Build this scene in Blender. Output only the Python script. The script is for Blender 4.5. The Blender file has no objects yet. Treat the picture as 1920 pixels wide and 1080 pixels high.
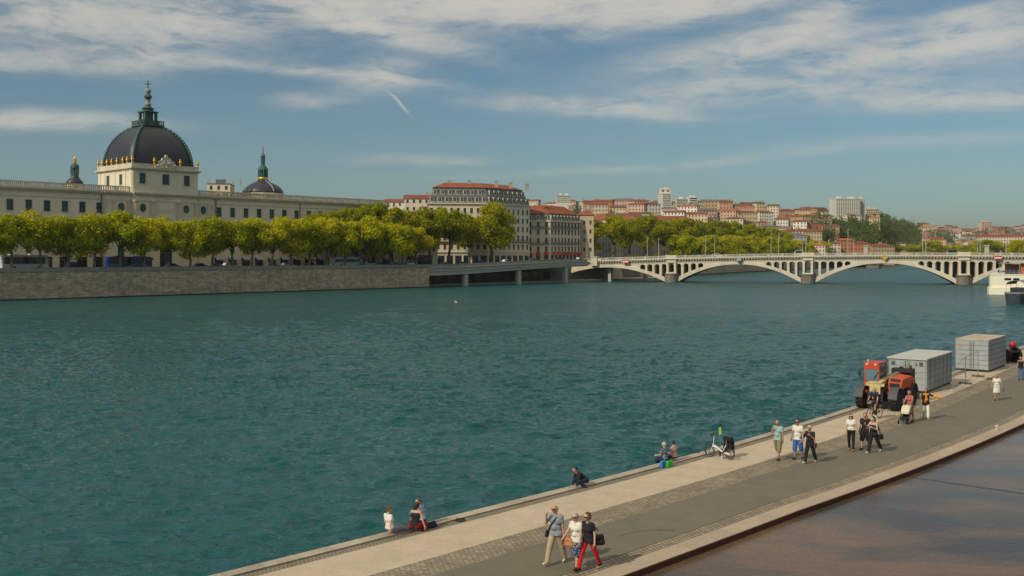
import bpy, math, random
import numpy as np
from mathutils import Vector, Matrix
R = math.radians
S = bpy.context.scene
COL = S.collection
# ---------------------------------------------------------------- camera
# world: X right, Y away along the view, Z up, river surface z = 0, camera 11 m above it
CAMZ = 11.0; F = 1855.0; HY = 480.0
cam = bpy.data.cameras.new('camera'); cam_o = bpy.data.objects.new('camera', cam); COL.objects.link(cam_o)
cam.lens = 36 * F / 1920; cam.sensor_width = 36; cam.sensor_fit = 'HORIZONTAL'
cam.shift_y = (HY - 540) / 1920; cam.clip_start = 0.5; cam.clip_end = 30000
cam_o.location = (0, 0, CAMZ); cam_o.rotation_euler = (R(90), 0, 0)
S.camera = cam_o
S.view_settings.view_transform = 'Standard'; S.view_settings.look = 'None'
S.view_settings.gamma = 1; S.view_settings.exposure = -0.30
S.render.engine = 'CYCLES'
S.cycles.max_bounces = 6; S.cycles.transparent_max_bounces = 8
S.cycles.sample_clamp_direct = 4; S.cycles.sample_clamp_indirect = 3
S.cycles.caustics_reflective = False; S.cycles.caustics_refractive = False
# ---------------------------------------------------------------- sun
SUN_EL = 36.0; SUN_DIR = Vector((-0.745, -0.667))       # where the sun stands, seen from the scene
sd = bpy.data.lights.new('sun', 'SUN'); sd.energy = 3.6; sd.angle = R(0.6); sd.color = (1.0, 0.90, 0.72)
so = bpy.data.objects.new('sun', sd); COL.objects.link(so)
v = Vector((-SUN_DIR.x * math.cos(R(SUN_EL)), -SUN_DIR.y * math.cos(R(SUN_EL)), -math.sin(R(SUN_EL))))
so.rotation_euler = v.to_track_quat('-Z', 'Y').to_euler(); so.location = (-60, -60, 120)

# ---------------------------------------------------------------- node helpers
def lin(c):
    return tuple((x / 12.92 if x <= 0.04045 else ((x + 0.055) / 1.055) ** 2.4) for x in c)
def NN(nt, t, **k):
    n = nt.nodes.new(t)
    for a, b in k.items(): setattr(n, a, b)
    return n
def mth(nt, op, a, b=None, c=None, clamp=False):
    n = NN(nt, 'ShaderNodeMath', operation=op, use_clamp=clamp)
    for i, x in enumerate((a, b, c)):
        if x is None: continue
        if isinstance(x, (int, float)): n.inputs[i].default_value = x
        else: nt.links.new(x, n.inputs[i])
    return n.outputs[0]
def mixc(nt, f, a, b, mode='MIX'):
    n = NN(nt, 'ShaderNodeMix', data_type='RGBA', blend_type=mode)
    for s, x in ((0, f), (6, a), (7, b)):
        if isinstance(x, (int, float)): n.inputs[s].default_value = x
        elif isinstance(x, tuple): n.inputs[s].default_value = (*x[:3], 1)
        else: nt.links.new(x, n.inputs[s])
    return n.outputs[2]
def ramp(nt, f, stops):
    n = NN(nt, 'ShaderNodeValToRGB'); e = n.color_ramp.elements
    while len(e) < len(stops): e.new(0.5)
    for i, (p, c) in enumerate(stops):
        e[i].position = p
        e[i].color = (*c, 1) if isinstance(c, tuple) else (c, c, c, 1)
    nt.links.new(f, n.inputs[0]); return n.outputs[0]
def noise(nt, vec, scale, detail=4, rough=0.55, dist=0.0):
    n = NN(nt, 'ShaderNodeTexNoise'); n.inputs['Scale'].default_value = scale
    n.inputs['Detail'].default_value = detail; n.inputs['Roughness'].default_value = rough
    n.inputs['Distortion'].default_value = dist
    if vec is not None: nt.links.new(vec, n.inputs['Vector'])
    return n.outputs[0]
def mapping(nt, vec, scale=(1, 1, 1), rot=(0, 0, 0), loc=(0, 0, 0)):
    n = NN(nt, 'ShaderNodeMapping'); nt.links.new(vec, n.inputs[0])
    n.inputs['Scale'].default_value = scale; n.inputs['Rotation'].default_value = rot
    n.inputs['Location'].default_value = loc
    return n.outputs[0]

# ---------------------------------------------------------------- sky: Nishita with thin cirrus in it
W = bpy.data.worlds.new('World'); S.world = W; W.use_nodes = True
nt = W.node_tree; nt.nodes.clear()
sky = NN(nt, 'ShaderNodeTexSky', sky_type='NISHITA'); sky.sun_disc = False
sky.sun_elevation = R(SUN_EL); sky.sun_rotation = math.atan2(SUN_DIR.x, SUN_DIR.y)
sky.altitude = 170; sky.air_density = 1.0; sky.dust_density = 1.2; sky.ozone_density = 2.8
tc = NN(nt, 'ShaderNodeTexCoord'); sx = NN(nt, 'ShaderNodeSeparateXYZ'); nt.links.new(tc.outputs['Generated'], sx.inputs[0])
az = mth(nt, 'ARCTAN2', sx.outputs[0], sx.outputs[1]); el = mth(nt, 'ARCSINE', sx.outputs[2])
cx = NN(nt, 'ShaderNodeCombineXYZ'); nt.links.new(az, cx.inputs[0]); nt.links.new(el, cx.inputs[1])
sv = cx.outputs[0]
warp = NN(nt, 'ShaderNodeTexNoise'); warp.inputs['Scale'].default_value = 5; warp.inputs['Detail'].default_value = 3
nt.links.new(sv, warp.inputs['Vector'])
wv = NN(nt, 'ShaderNodeVectorMath', operation='SUBTRACT'); nt.links.new(warp.outputs['Color'], wv.inputs[0]); wv.inputs[1].default_value = (0.5, 0.5, 0.5)
wv2 = NN(nt, 'ShaderNodeVectorMath', operation='MULTIPLY'); nt.links.new(wv.outputs[0], wv2.inputs[0]); wv2.inputs[1].default_value = (0.10, 0.022, 0)
wv3 = NN(nt, 'ShaderNodeVectorMath', operation='ADD'); nt.links.new(wv2.outputs[0], wv3.inputs[0]); nt.links.new(sv, wv3.inputs[1])
swv = wv3.outputs[0]
wx = NN(nt, 'ShaderNodeSeparateXYZ'); nt.links.new(swv, wx.inputs[0])
def cloud(px, py, hw, hh, tilt=0.0, amp=1.0, flat=False):
    """one bank of cirrus at a compass direction, in radians of azimuth and elevation"""
    a0 = math.atan((px - 960) / F); e0 = math.atan((HY - py) / F * math.cos(a0))
    t = R(tilt); ca, sa = math.cos(t), math.sin(t)
    dx = mth(nt, 'SUBTRACT', wx.outputs[0], a0); dy = mth(nt, 'SUBTRACT', wx.outputs[1], e0)
    u = mth(nt, 'MULTIPLY', mth(nt, 'ADD', mth(nt, 'MULTIPLY', dx, ca), mth(nt, 'MULTIPLY', dy, sa)), F / hw)
    w = mth(nt, 'MULTIPLY', mth(nt, 'SUBTRACT', mth(nt, 'MULTIPLY', dy, ca), mth(nt, 'MULTIPLY', dx, sa)), F / hh)
    if flat:    # sharper underside
        w = mth(nt, 'MULTIPLY', w, mth(nt, 'ADD', 1.0, mth(nt, 'MULTIPLY', mth(nt, 'LESS_THAN', w, 0.0), 1.3)))
    r2 = mth(nt, 'ADD', mth(nt, 'MULTIPLY', u, u), mth(nt, 'MULTIPLY', w, w))
    return mth(nt, 'MULTIPLY', mth(nt, 'EXPONENT', mth(nt, 'MULTIPLY', r2, -1.0)), amp)
CL = [(1020, 0, 430, 84, 2, 2.0, True), (1330, 12, 200, 50, 10, 1.0, True), (690, 60, 170, 36, -12, 1.05, True), (90, 40, 330, 60, 2, .9, True), (330, 55, 90, 50, 30, .55, False),
      (60, 118, 330, 34, 4, .5, True), (50, 222, 170, 14, 0, 1.05, False), (1420, 95, 190, 32, 8, .85, True), (1600, 118, 240, 32, 6, .85, True), (1510, 45, 130, 26, 28, .8, False),
      (1850, 75, 160, 32, 5, .7, False), (1830, 28, 90, 18, 5, .7, False), (1120, 205, 190, 14, -4, .75, False), (1480, 172, 280, 22, 0, .55, False), (1810, 185, 190, 18, 0, .65, False),
      (1250, 308, 330, 8, 3, .24, False), (560, 135, 260, 9, -4, .5, False), (725, 145, 60, 26, 8, .75, False), (744, 196, 20, 2.4, -52, .8, False), (600, 192, 60, 12, 0, .45, False),
      (1700, 265, 260, 12, 2, .16, False), (800, 300, 90, 9, 0, .3, False)]
tot = None
for c in CL:
    g = cloud(*c); tot = g if tot is None else mth(nt, 'ADD', tot, g)
# unseen cloud band added high overhead and behind, thickened to brighten the fill light
band = ramp(nt, el, [(0.42, 0.0), (0.64, 2.4)])
tot = mth(nt, 'ADD', tot, band)
n1 = noise(nt, mapping(nt, swv, (9, 40, 1), (0, 0, R(6))), 1.0, 9, 0.66, 0.5)
n2 = noise(nt, mapping(nt, swv, (26, 90, 1), (0, 0, R(-9))), 1.0, 6, 0.65, 0.5)
tx = mth(nt, 'ADD', mth(nt, 'MULTIPLY', n1, 0.6), mth(nt, 'MULTIPLY', n2, 0.4))
tx = mth(nt, 'ADD', mth(nt, 'MULTIPLY', mth(nt, 'SUBTRACT', tx, 0.5), 6.5), 0.9)
tx = mth(nt, 'MAXIMUM', tx, 0.22)
cov = mth(nt, 'MULTIPLY', tot, tx)
cov = mth(nt, 'SUBTRACT', 1.0, mth(nt, 'EXPONENT', mth(nt, 'MULTIPLY', cov, -1.45)), clamp=True)
skyc = mixc(nt, 1.0, sky.outputs[0], (0.765, 0.935, 0.905), 'MULTIPLY')
out = mixc(nt, mth(nt, 'MULTIPLY', cov, 0.85), skyc, (8.8, 8.3, 7.2))
bg = NN(nt, 'ShaderNodeBackground'); bg.inputs[1].default_value = 0.092
nt.links.new(out, bg.inputs[0]); wo = NN(nt, 'ShaderNodeOutputWorld'); nt.links.new(bg.outputs[0], wo.inputs[0])

# ---------------------------------------------------------------- materials
MATS = {}
def M(name, c, rough=0.75, var=0.18, sc=1.0, metal=0.0, bump=0.0, spec=0.4, coord='Object', dirt=None, island=0.0, emit=None, coat=0.0, srgb=False):
    if name in MATS: return MATS[name]
    if srgb: c = lin(c)
    m = bpy.data.materials.new(name); m.use_nodes = True; MATS[name] = m
    nt = m.node_tree; p = nt.nodes['Principled BSDF']
    p.inputs['Roughness'].default_value = rough; p.inputs['Metallic'].default_value = metal
    p.inputs['Specular IOR Level'].default_value = spec; p.inputs['Coat Weight'].default_value = coat
    tc = NN(nt, 'ShaderNodeTexCoord'); vec = NN(nt, 'ShaderNodeNewGeometry').outputs['Position'] if coord == 'Geo' else tc.outputs[coord]
    n = noise(nt, vec, sc, 6, 0.6)
    f = ramp(nt, n, [(0.25, 1 - var), (0.75, 1 + var)])
    col = mixc(nt, 1.0, tuple(c), f, 'MULTIPLY')
    if dirt:
        d = noise(nt, mapping(nt, vec, dirt[2]), dirt[1], 5, 0.65)
        col = mixc(nt, ramp(nt, d, [(0.45, 0.0), (0.72, dirt[3])]), col, tuple(dirt[0]))
    nt.links.new(col, p.inputs['Base Color'])
    if bump:
        b = NN(nt, 'ShaderNodeBump'); b.inputs['Strength'].default_value = min(1, bump); b.inputs['Distance'].default_value = 0.03
        nt.links.new(noise(nt, vec, sc * 9, 4), b.inputs['Height']); nt.links.new(b.outputs[0], p.inputs['Normal'])
    return m

# ---------------------------------------------------------------- mesh builder
class MB:
    def __init__(s): s.v = []; s.f = []; s.m = []
    def add(s, vs, fs, mi=0):
        o = len(s.v); s.v += [tuple(p) for p in vs]
        for f in fs: s.f.append(tuple(i + o for i in f)); s.m.append(mi)
        return s
    def box(s, x0, x1, y0, y1, z0, z1, mi=0, T=None):
        vs = [(x, y, z) for z in (z0, z1) for y in (y0, y1) for x in (x0, x1)]
        if T: vs = [T @ Vector(p) for p in vs]
        return s.add(vs, [(0, 2, 3, 1), (4, 5, 7, 6), (0, 1, 5, 4), (2, 6, 7, 3), (0, 4, 6, 2), (1, 3, 7, 5)], mi)
    def prism(s, poly, z0, z1, mi=0, top=True, bot=True, mt=None):
        n = len(poly); vs = [(x, y, z0) for x, y in poly] + [(x, y, z1) for x, y in poly]
        s.add(vs, [(i, (i + 1) % n, n + (i + 1) % n, n + i) for i in range(n)], mi)
        if top: s.add([(x, y, z1) for x, y in poly], [tuple(range(n))], mi if mt is None else mt)
        if bot: s.add([(x, y, z0) for x, y in poly], [tuple(reversed(range(n)))], mi)
        return s
    def loft(s, p0, z0, p1, z1, mi=0, top=True):
        n = len(p0); s.add([(x, y, z0) for x, y in p0] + [(x, y, z1) for x, y in p1], [(i, (i + 1) % n, n + (i + 1) % n, n + i) for i in range(n)], mi)
        if top: s.add([(x, y, z1) for x, y in p1], [tuple(range(n))], mi)
        return s
    def tube(s, a, b, r0, r1=None, n=8, mi=0, caps=True):
        r1 = r0 if r1 is None else r1; a, b = Vector(a), Vector(b); d = (b - a).normalized()
        x = d.orthogonal().normalized(); y = d.cross(x)
        vs = [a + (x * math.cos(t) + y * math.sin(t)) * r0 for t in [2 * math.pi * i / n for i in range(n)]]
        vs += [b + (x * math.cos(t) + y * math.sin(t)) * r1 for t in [2 * math.pi * i / n for i in range(n)]]
        fs = [(i, (i + 1) % n, n + (i + 1) % n, n + i) for i in range(n)]
        if caps: fs += [tuple(reversed(range(n))), tuple(range(n, 2 * n))]
        return s.add(vs, fs, mi)
    def path(s, pts, r, n=8, mi=0):
        for i in range(len(pts) - 1):
            ra = r[i] if isinstance(r, (list, tuple)) else r; rb = r[i + 1] if isinstance(r, (list, tuple)) else r
            s.tube(pts[i], pts[i + 1], ra, rb, n, mi)
        return s
    def lathe(s, prof, cx=0, cy=0, n=16, mi=0, T=None):
        vs = []; k = len(prof)
        for r, z in prof:
            for i in range(n):
                t = 2 * math.pi * (i + .5) / n; p = Vector((cx + r * math.cos(t), cy + r * math.sin(t), z)); vs.append(T @ p if T else p)
        fs = [(j * n + i, j * n + (i + 1) % n, (j + 1) * n + (i + 1) % n, (j + 1) * n + i) for j in range(k - 1) for i in range(n)]
        fs += [tuple(reversed(range(n))), tuple(range((k - 1) * n, k * n))]
        return s.add(vs, fs, mi)
    def torus(s, c, R_, r, axis=(0, 1, 0), n=24, m=8, mi=0):
        c = Vector(c); ax = Vector(axis).normalized(); x = ax.orthogonal().normalized(); y = ax.cross(x); vs = []
        for i in range(n):
            t = 2 * math.pi * i / n; d = x * math.cos(t) + y * math.sin(t)
            for j in range(m):
                q = 2 * math.pi * j / m; vs.append(c + d * (R_ + r * math.cos(q)) + ax * r * math.sin(q))
        return s.add(vs, [(i * m + j, ((i + 1) % n) * m + j, ((i + 1) % n) * m + (j + 1) % m, i * m + (j + 1) % m) for i in range(n) for j in range(m)], mi)
    def mesh(s, name, mats, smooth=False):
        me = bpy.data.meshes.new(name); me.from_pydata(s.v, [], s.f)
        for m in (mats if isinstance(mats, (list, tuple)) else [mats]): me.materials.append(m)
        me.polygons.foreach_set('material_index', s.m)
        if smooth: me.polygons.foreach_set('use_smooth', [True] * len(s.f))
        me.update(); return me
    def build(s, name, mats, parent=None, loc=(0, 0, 0), rz=0.0, smooth=False):
        return link(name, s.mesh(name, mats, smooth), parent, loc, rz)
def link(name, me, parent=None, loc=(0, 0, 0), rz=0.0, scale=None):
    o = bpy.data.objects.new(name, me); COL.objects.link(o); o.location = loc; o.rotation_euler = (0, 0, rz)
    if scale is not None: o.scale = scale if isinstance(scale, tuple) else (scale,) * 3
    if parent: o.parent = parent
    return o
def tag(o, label=None, cat=None, group=None, kind=None):
    if label: o['label'] = label
    if cat: o['category'] = cat
    if group: o['group'] = group
    if kind: o['kind'] = kind
    return o
def thing(name, label, cat, loc=(0, 0, 0), rz=0.0, group=None):
    o = bpy.data.objects.new(name, None); COL.objects.link(o); o.location = loc; o.rotation_euler = (0, 0, rz)
    o.empty_display_size = 0.5
    return tag(o, label, cat, group)
def children(o): return [c for c in bpy.data.objects if c.parent == o]
def copy_tree(o, kids, parent=None):
    c = o.copy(); COL.objects.link(c); c.parent = parent
    for ch in kids.get(o.name, ()): copy_tree(ch, kids, c)
    return c
def kids_of(root):
    d = {}
    for x in bpy.data.objects:
        if x.parent: d.setdefault(x.parent.name, []).append(x)
    return d
def gp(x, y, z=2.0):
    Y = F * (CAMZ - z) / (y - HY); return Vector(((x - 960) / F * Y, Y, z))
def pxy(x, Y): return (x - 960) / F * Y
def zat(y, Y): return CAMZ + (HY - y) * Y / F
U = Vector((0.676, 0.736)); U.normalize()                # downstream-to-upstream direction of the far quay
ANG = math.atan2(U.y, U.x)
NRM = Vector((-U.y, U.x))                                # away from the river
ORD = ['first', 'second', 'third', 'fourth', 'fifth', 'sixth', 'seventh', 'eighth', 'ninth', 'tenth', 'eleventh', 'twelfth', 'thirteenth', 'fourteenth', 'fifteenth',
       'sixteenth', 'seventeenth', 'eighteenth', 'nineteenth', 'twentieth', 'twenty-first', 'twenty-second', 'twenty-third', 'twenty-fourth', 'twenty-fifth', 'twenty-sixth',
       'twenty-seventh', 'twenty-eighth', 'twenty-ninth', 'thirtieth', 'thirty-first', 'thirty-second', 'thirty-third', 'thirty-fourth', 'thirty-fifth', 'thirty-sixth',
       'thirty-seventh', 'thirty-eighth', 'thirty-ninth', 'fortieth', 'forty-first', 'forty-second', 'forty-third', 'forty-fourth', 'forty-fifth']
# ================================================================ THE SETTING
M('stone', (0.36, 0.32, 0.26), 0.85, 0.16, 0.25, dirt=((0.16, 0.15, 0.13), 0.35, (1, 1, 0.25), 0.6))
M('bed', (0.05, 0.07, 0.05), 1.0)
# river water
def water_mat():
    m = bpy.data.materials.new('river_water'); m.use_nodes = True; nt = m.node_tree; p = nt.nodes['Principled BSDF']
    pos = NN(nt, 'ShaderNodeNewGeometry').outputs['Position']
    big = noise(nt, mapping(nt, pos, (0.008, 0.02, 1), (0, 0, R(-35))), 1.0, 3)
    col = mixc(nt, big, (0.003, 0.064, 0.060), (0.004, 0.078, 0.082))
    nt.links.new(col, p.inputs['Base Color'])
    sy = NN(nt, 'ShaderNodeSeparateXYZ'); nt.links.new(pos, sy.inputs[0])
    nt.links.new(ramp(nt, mth(nt, 'DIVIDE', sy.outputs[1], 400), [(0.15, 0.05), (0.45, 0.16), (0.85, 0.30)]), p.inputs['Roughness']); p.inputs['IOR'].default_value = 1.33
    p.inputs['Specular IOR Level'].default_value = 0.5
    r = R(12)
    a = noise(nt, mapping(nt, pos, (0.13, 0.42, 1), (0, 0, r)), 1.0, 3, 0.5, 0.4)
    b = noise(nt, mapping(nt, pos, (0.75, 1.7, 1), (0, 0, r)), 1.0, 4, 0.55, 0.5)
    c = noise(nt, mapping(nt, pos, (2.2, 5.0, 1), (0, 0, R(-8))), 1.0, 4, 0.6)
    gust = ramp(nt, noise(nt, mapping(nt, pos, (0.02, 0.05, 1), (0, 0, R(-20))), 1.0, 4), [(0.35, 0.55), (0.7, 1.25)])
    far = ramp(nt, mth(nt, 'DIVIDE', sy.outputs[1], 400), [(0.12, 0.42), (0.35, 1.2), (0.9, 1.5)])
    h = mth(nt, 'ADD', mth(nt, 'ADD', mth(nt, 'MULTIPLY', a, 1.1), mth(nt, 'MULTIPLY', b, 0.95)), mth(nt, 'MULTIPLY', c, 0.10)); h = mth(nt, 'MULTIPLY', h, far)
    st_ = ramp(nt, noise(nt, mapping(nt, pos, (0.50, 0.95, 1), (0, 0, r)), 1.0, 3, 0.5, 0.8), [(0.56, 0.0), (0.70, 1.0)])
    h = mth(nt, 'ADD', h, mth(nt, 'MULTIPLY', mth(nt, 'MULTIPLY', st_, 0.42), far))
    h = mth(nt, 'MULTIPLY', h, gust)
    bu = NN(nt, 'ShaderNodeBump'); bu.inputs['Strength'].default_value = 1.0; bu.inputs['Distance'].default_value = 0.5
    nt.links.new(h, bu.inputs['Height']); nt.links.new(bu.outputs[0], p.inputs['Normal'])
    return m
MATS['water'] = water_mat()
g = MB(); g.add([(-9000, -2000, -3), (9000, -2000, -3), (9000, 16000, -3), (-9000, 16000, -3)], [(0, 1, 2, 3)])
tag(g.build('ground', MATS['bed']), kind='structure')
# river surface: real wind waves, meshed finer toward the near bank, flat beyond
def river():
    rng = np.random.default_rng(3)
    ys = [20.0]
    while ys[-1] < 330: ys.append(ys[-1] + min(2.2, max(.13, ys[-1] ** 2 / 32000)))
    ys = np.array(ys); na = 1150; ta = np.linspace(-.60, .60, na)
    Yg = np.repeat(ys[:, None], na, 1); X = Yg * ta[None, :]; dy = np.gradient(ys)[:, None]; Z = np.zeros_like(X)
    patch = .5 + .5 * np.sin(X * .031 + 2 + 1.3 * np.sin(Yg * .021)) * np.sin(Yg * .045 + 1 + 1.1 * np.sin(X * .023 + 1)); patch = .72 + .4 * patch
    for i in range(64):
        L = .8 * 1.15 ** rng.uniform(0, 14); th = rng.normal(R(97), .65); k = 2 * math.pi / L
        keep = np.clip((L / dy - 2.0) / 2.0, 0, 1)
        env = np.clip(.15 + np.sin(X * rng.uniform(.5, 1.1) / L ** .6 * .55 + Yg * rng.uniform(-.4, .4) / L ** .6 * .5 + rng.uniform(0, 6)) * np.sin(Yg * rng.uniform(.3, .8) / L ** .6 * .6 + rng.uniform(0, 6)), 0, 1)
        q_ = k * (math.cos(th) * X + math.sin(th) * Yg) + rng.uniform(0, 6.28) + .8 * np.sin(X * rng.uniform(.1, .5) + rng.uniform(0, 6))
        q_ = q_ + .35 * np.sin(q_)
        Z += (.043 * L ** .58) * env * keep * (np.exp(1.15 * (np.sin(q_) - 1)) - .37)
    edge = np.clip(np.minimum.reduce([(.60 - np.abs(X / Yg)) * Yg / 4, (330 - Yg) / 60, (Yg - 20) / 3]), 0, 1)
    Z *= edge * patch; Z[0] = Z[-1] = 0; Z[:, 0] = Z[:, -1] = 0
    ny, nx = X.shape; n0 = nx * ny; V = np.stack([X.ravel(), Yg.ravel(), Z.ravel()], 1)
    y0, y1 = ys[0], ys[-1]; idx = np.arange(n0).reshape(ny, nx)
    ex = np.array([(-6000, -1500, 0), (6000, -1500, 0), (6000, 12000, 0), (-6000, 12000, 0), (-.6 * y0, y0, 0), (.6 * y0, y0, 0), (.6 * y1, y1, 0), (-.6 * y1, y1, 0)], float)
    V = np.concatenate([V, ex]); Q = np.stack([idx[:-1, :-1], idx[:-1, 1:], idx[1:, 1:], idx[1:, :-1]], -1).reshape(-1, 4); o = n0
    Q = np.concatenate([Q, [(o, o + 1, o + 5, o + 4), (o + 1, o + 2, o + 6, o + 5), (o + 2, o + 3, o + 7, o + 6), (o + 3, o, o + 4, o + 7)]]).astype(np.int32); nq = len(Q)
    me = bpy.data.meshes.new('river'); me.vertices.add(len(V)); me.vertices.foreach_set('co', V.reshape(-1).astype(np.float32))
    me.loops.add(4 * nq); me.loops.foreach_set('vertex_index', Q.reshape(-1)); me.polygons.add(nq)
    me.polygons.foreach_set('loop_start', np.arange(0, 4 * nq, 4, dtype=np.int32)); me.polygons.foreach_set('loop_total', np.full(nq, 4, dtype=np.int32))
    me.materials.append(MATS['water']); me.polygons.foreach_set('use_smooth', np.ones(nq, bool)); me.update(calc_edges=True)
    return tag(link('river', me), kind='structure')
river()

# ---------------------------------------------------------------- near promenade (z = 2), following the bending quay edge
def curve_pts():
    pts = []; x, y = -8.4, 27.8
    def th(s):
        K = [(-60, 47), (0, 45.2), (15, 44.4), (30, 41), (45, 38.3), (60, 37.5), (120, 37), (260, 34)]
        for (a, p), (b, q) in zip(K, K[1:]):
            if s <= b: return R(p + (q - p) * (s - a) / (b - a))
        return R(34)
    back = []; bx, by = x, y; s = 0
    while s > -40: t = th(s); bx -= math.sin(t); by -= math.cos(t); s -= 1; back.append((bx, by, th(s)))
    pts = list(reversed(back)); s = 0
    while s < 240: t = th(s); pts.append((x, y, t)); x += math.sin(t); y += math.cos(t); s += 1
    return pts
CP = curve_pts()
def off(i, d):
    x, y, t = CP[i]; s = i - 40
    if d > 4.3: d += (1.15 * max(0, min(1, (s - 18) / 26)) + .02 * max(0, s - 44)) * min(1, (d - 4.3) / 2.5)
    return (x + math.cos(t) * d, y - math.sin(t) * d)     # d > 0: away from the river
def strip(d0, d1, z0, z1=None, uvscale=1.0):
    """sheet between two offsets; returns MB with z0 at d0 and z1 at d1"""
    z1 = z0 if z1 is None else z1; b = MB(); n = len(CP)
    vs = [(*off(i, d0), z0) for i in range(n)] + [(*off(i, d1), z1) for i in range(n)]
    b.add(vs, [(i, n + i, n + i + 1, i + 1) for i in range(n - 1)]); return b
def with_uv(o, d0, d1):
    me = o.data; uv = me.uv_layers.new(name='UVMap'); n = len(CP)
    for l in me.loops:
        k = l.vertex_index; uv.data[l.index].uv = ((k % n), d0 if k < n else d1)
    return o
def paving_mat(name, c1, c2, cm, bw, bh, mortar, rough=0.85, bump=0.4, stain=0.25):
    m = bpy.data.materials.new(name); m.use_nodes = True; MATS[name] = m; nt = m.node_tree; p = nt.nodes['Principled BSDF']
    uv = NN(nt, 'ShaderNodeTexCoord').outputs['UV']; pos = NN(nt, 'ShaderNodeNewGeometry').outputs['Position']
    br = NN(nt, 'ShaderNodeTexBrick'); nt.links.new(mapping(nt, uv), br.inputs['Vector'])
    br.inputs['Scale'].default_value = 1; br.inputs['Brick Width'].default_value = bw; br.inputs['Row Height'].default_value = bh
    br.inputs['Mortar Size'].default_value = mortar; br.inputs['Bias'].default_value = 0
    br.inputs['Color1'].default_value = (*c1, 1); br.inputs['Color2'].default_value = (*c2, 1); br.inputs['Mortar'].default_value = (*cm, 1)
    n = ramp(nt, noise(nt, mapping(nt, pos, (1, 1, 1)), 0.9, 10, 0.75), [(0.3, 1 - stain), (0.7, 1 + stain)])
    n2 = ramp(nt, noise(nt, mapping(nt, pos, (1, 1, 1)), 14, 3, 0.7), [(0.3, 0.86), (0.7, 1.14)])
    c = mixc(nt, 1.0, mixc(nt, 1.0, br.outputs[0], n, 'MULTIPLY'), n2, 'MULTIPLY')
    nt.links.new(c, p.inputs['Base Color']); p.inputs['Roughness'].default_value = rough
    b = NN(nt, 'ShaderNodeBump'); b.inputs['Strength'].default_value = bump; b.inputs['Distance'].default_value = 0.02
    nt.links.new(mth(nt, 'ADD', mth(nt, 'MULTIPLY', br.outputs['Fac'], -1.0), noise(nt, pos, 20, 3)), b.inputs['Height']); nt.links.new(b.outputs[0], p.inputs['Normal'])
    return m
paving_mat('edge_stone', (0.36, 0.30, 0.22), (0.43, 0.36, 0.27), (0.2, 0.17, 0.13), 1.2, 3, 0.012)
paving_mat('dark_cobble', (0.23, 0.19, 0.13), (0.29, 0.245, 0.17), (0.13, 0.11, 0.08), 0.14, 0.12, 0.02)
paving_mat('pale_concrete', (0.50, 0.40, 0.275), (0.51, 0.41, 0.285), (0.41, 0.33, 0.23), 4.0, 8, 0.004, stain=0.15, bump=0.2)
paving_mat('cobble', (0.215, 0.175, 0.115), (0.34, 0.28, 0.195), (0.16, 0.13, 0.085), 0.19, 0.15, 0.02, stain=0.35)
paving_mat('asphalt_path', (0.160, 0.138, 0.094), (0.160, 0.138, 0.094), (0.145, 0.125, 0.086), 7.5, 9, 0.006, stain=0.13, bump=0.1)
paving_mat('cobble_pale', (0.24, 0.19, 0.125), (0.37, 0.31, 0.22), (0.15, 0.12, 0.08), 0.19, 0.16, 0.03)
paving_mat('pale_border', (0.38, 0.295, 0.205), (0.44, 0.345, 0.24), (0.22, 0.17, 0.12), 2.4, 9, 0.008, stain=0.1, bump=0.1)
def setting(name, b, mat, d0=None, d1=None):
    o = b.build(name, mat); tag(o, kind='structure')
    if d0 is not None: with_uv(o, d0, d1)
    return o
b = strip(0, 0, -2.5, 2.05); n = len(CP)
setting('quay_edge_wall', b, MATS['stone'])
setting('quay_edge_paving', strip(0, 0.45, 2.05), MATS['edge_stone'], 0, 0.45)
b = MB(); n = len(CP)
b.add([(*off(i, 0.45), 2.05) for i in range(n)] + [(*off(i, 0.45), 1.9) for i in range(n)], [(i, n + i, n + i + 1, i + 1) for i in range(n - 1)])
setting('quay_edge_kerb', b, MATS['edge_stone'], 0, 0.1)
setting('quay_gutter_paving', strip(0.45, 0.85, 2.0), MATS['dark_cobble'], 0.45, 0.85)
setting('promenade_pavement', strip(0.85, 3.05, 2.004), MATS['pale_concrete'], 0.85, 3.05)
setting('cobble_pavement', strip(3.05, 4.3, 2.0), MATS['cobble'], 3.05, 4.3)
setting('cycle_path', strip(4.3, 6.85, 2.004), MATS['asphalt_path'], 4.3, 6.85)
setting('cobble_border_pavement', strip(6.85, 7.42, 2.0), MATS['cobble_pale'], 6.85, 7.42)
setting('pale_border_pavement', strip(7.42, 8.15, 2.02), MATS['pale_border'], 7.42, 8.15)
# basin wall with its rusty steel edge
M('rust', (0.085, 0.024, 0.012), 0.7, 0.35, 3.0)
b = MB(); A = [off(i, 8.15) for i in range(n)]; B = [off(i, 8.21) for i in range(n)]
for P0, P1, z0, z1 in ((A, B, 2.03, 2.03), (B, B, 2.03, 1.60), (A, A, 1.9, 2.03)):
    b.add([(*p, z0) for p in P0] + [(*p, z1) for p in P1], [(i, n + i, n + i + 1, i + 1) for i in range(n - 1)])
tag(b.build('basin_edge_wall', MATS['rust']), kind='structure')
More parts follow.
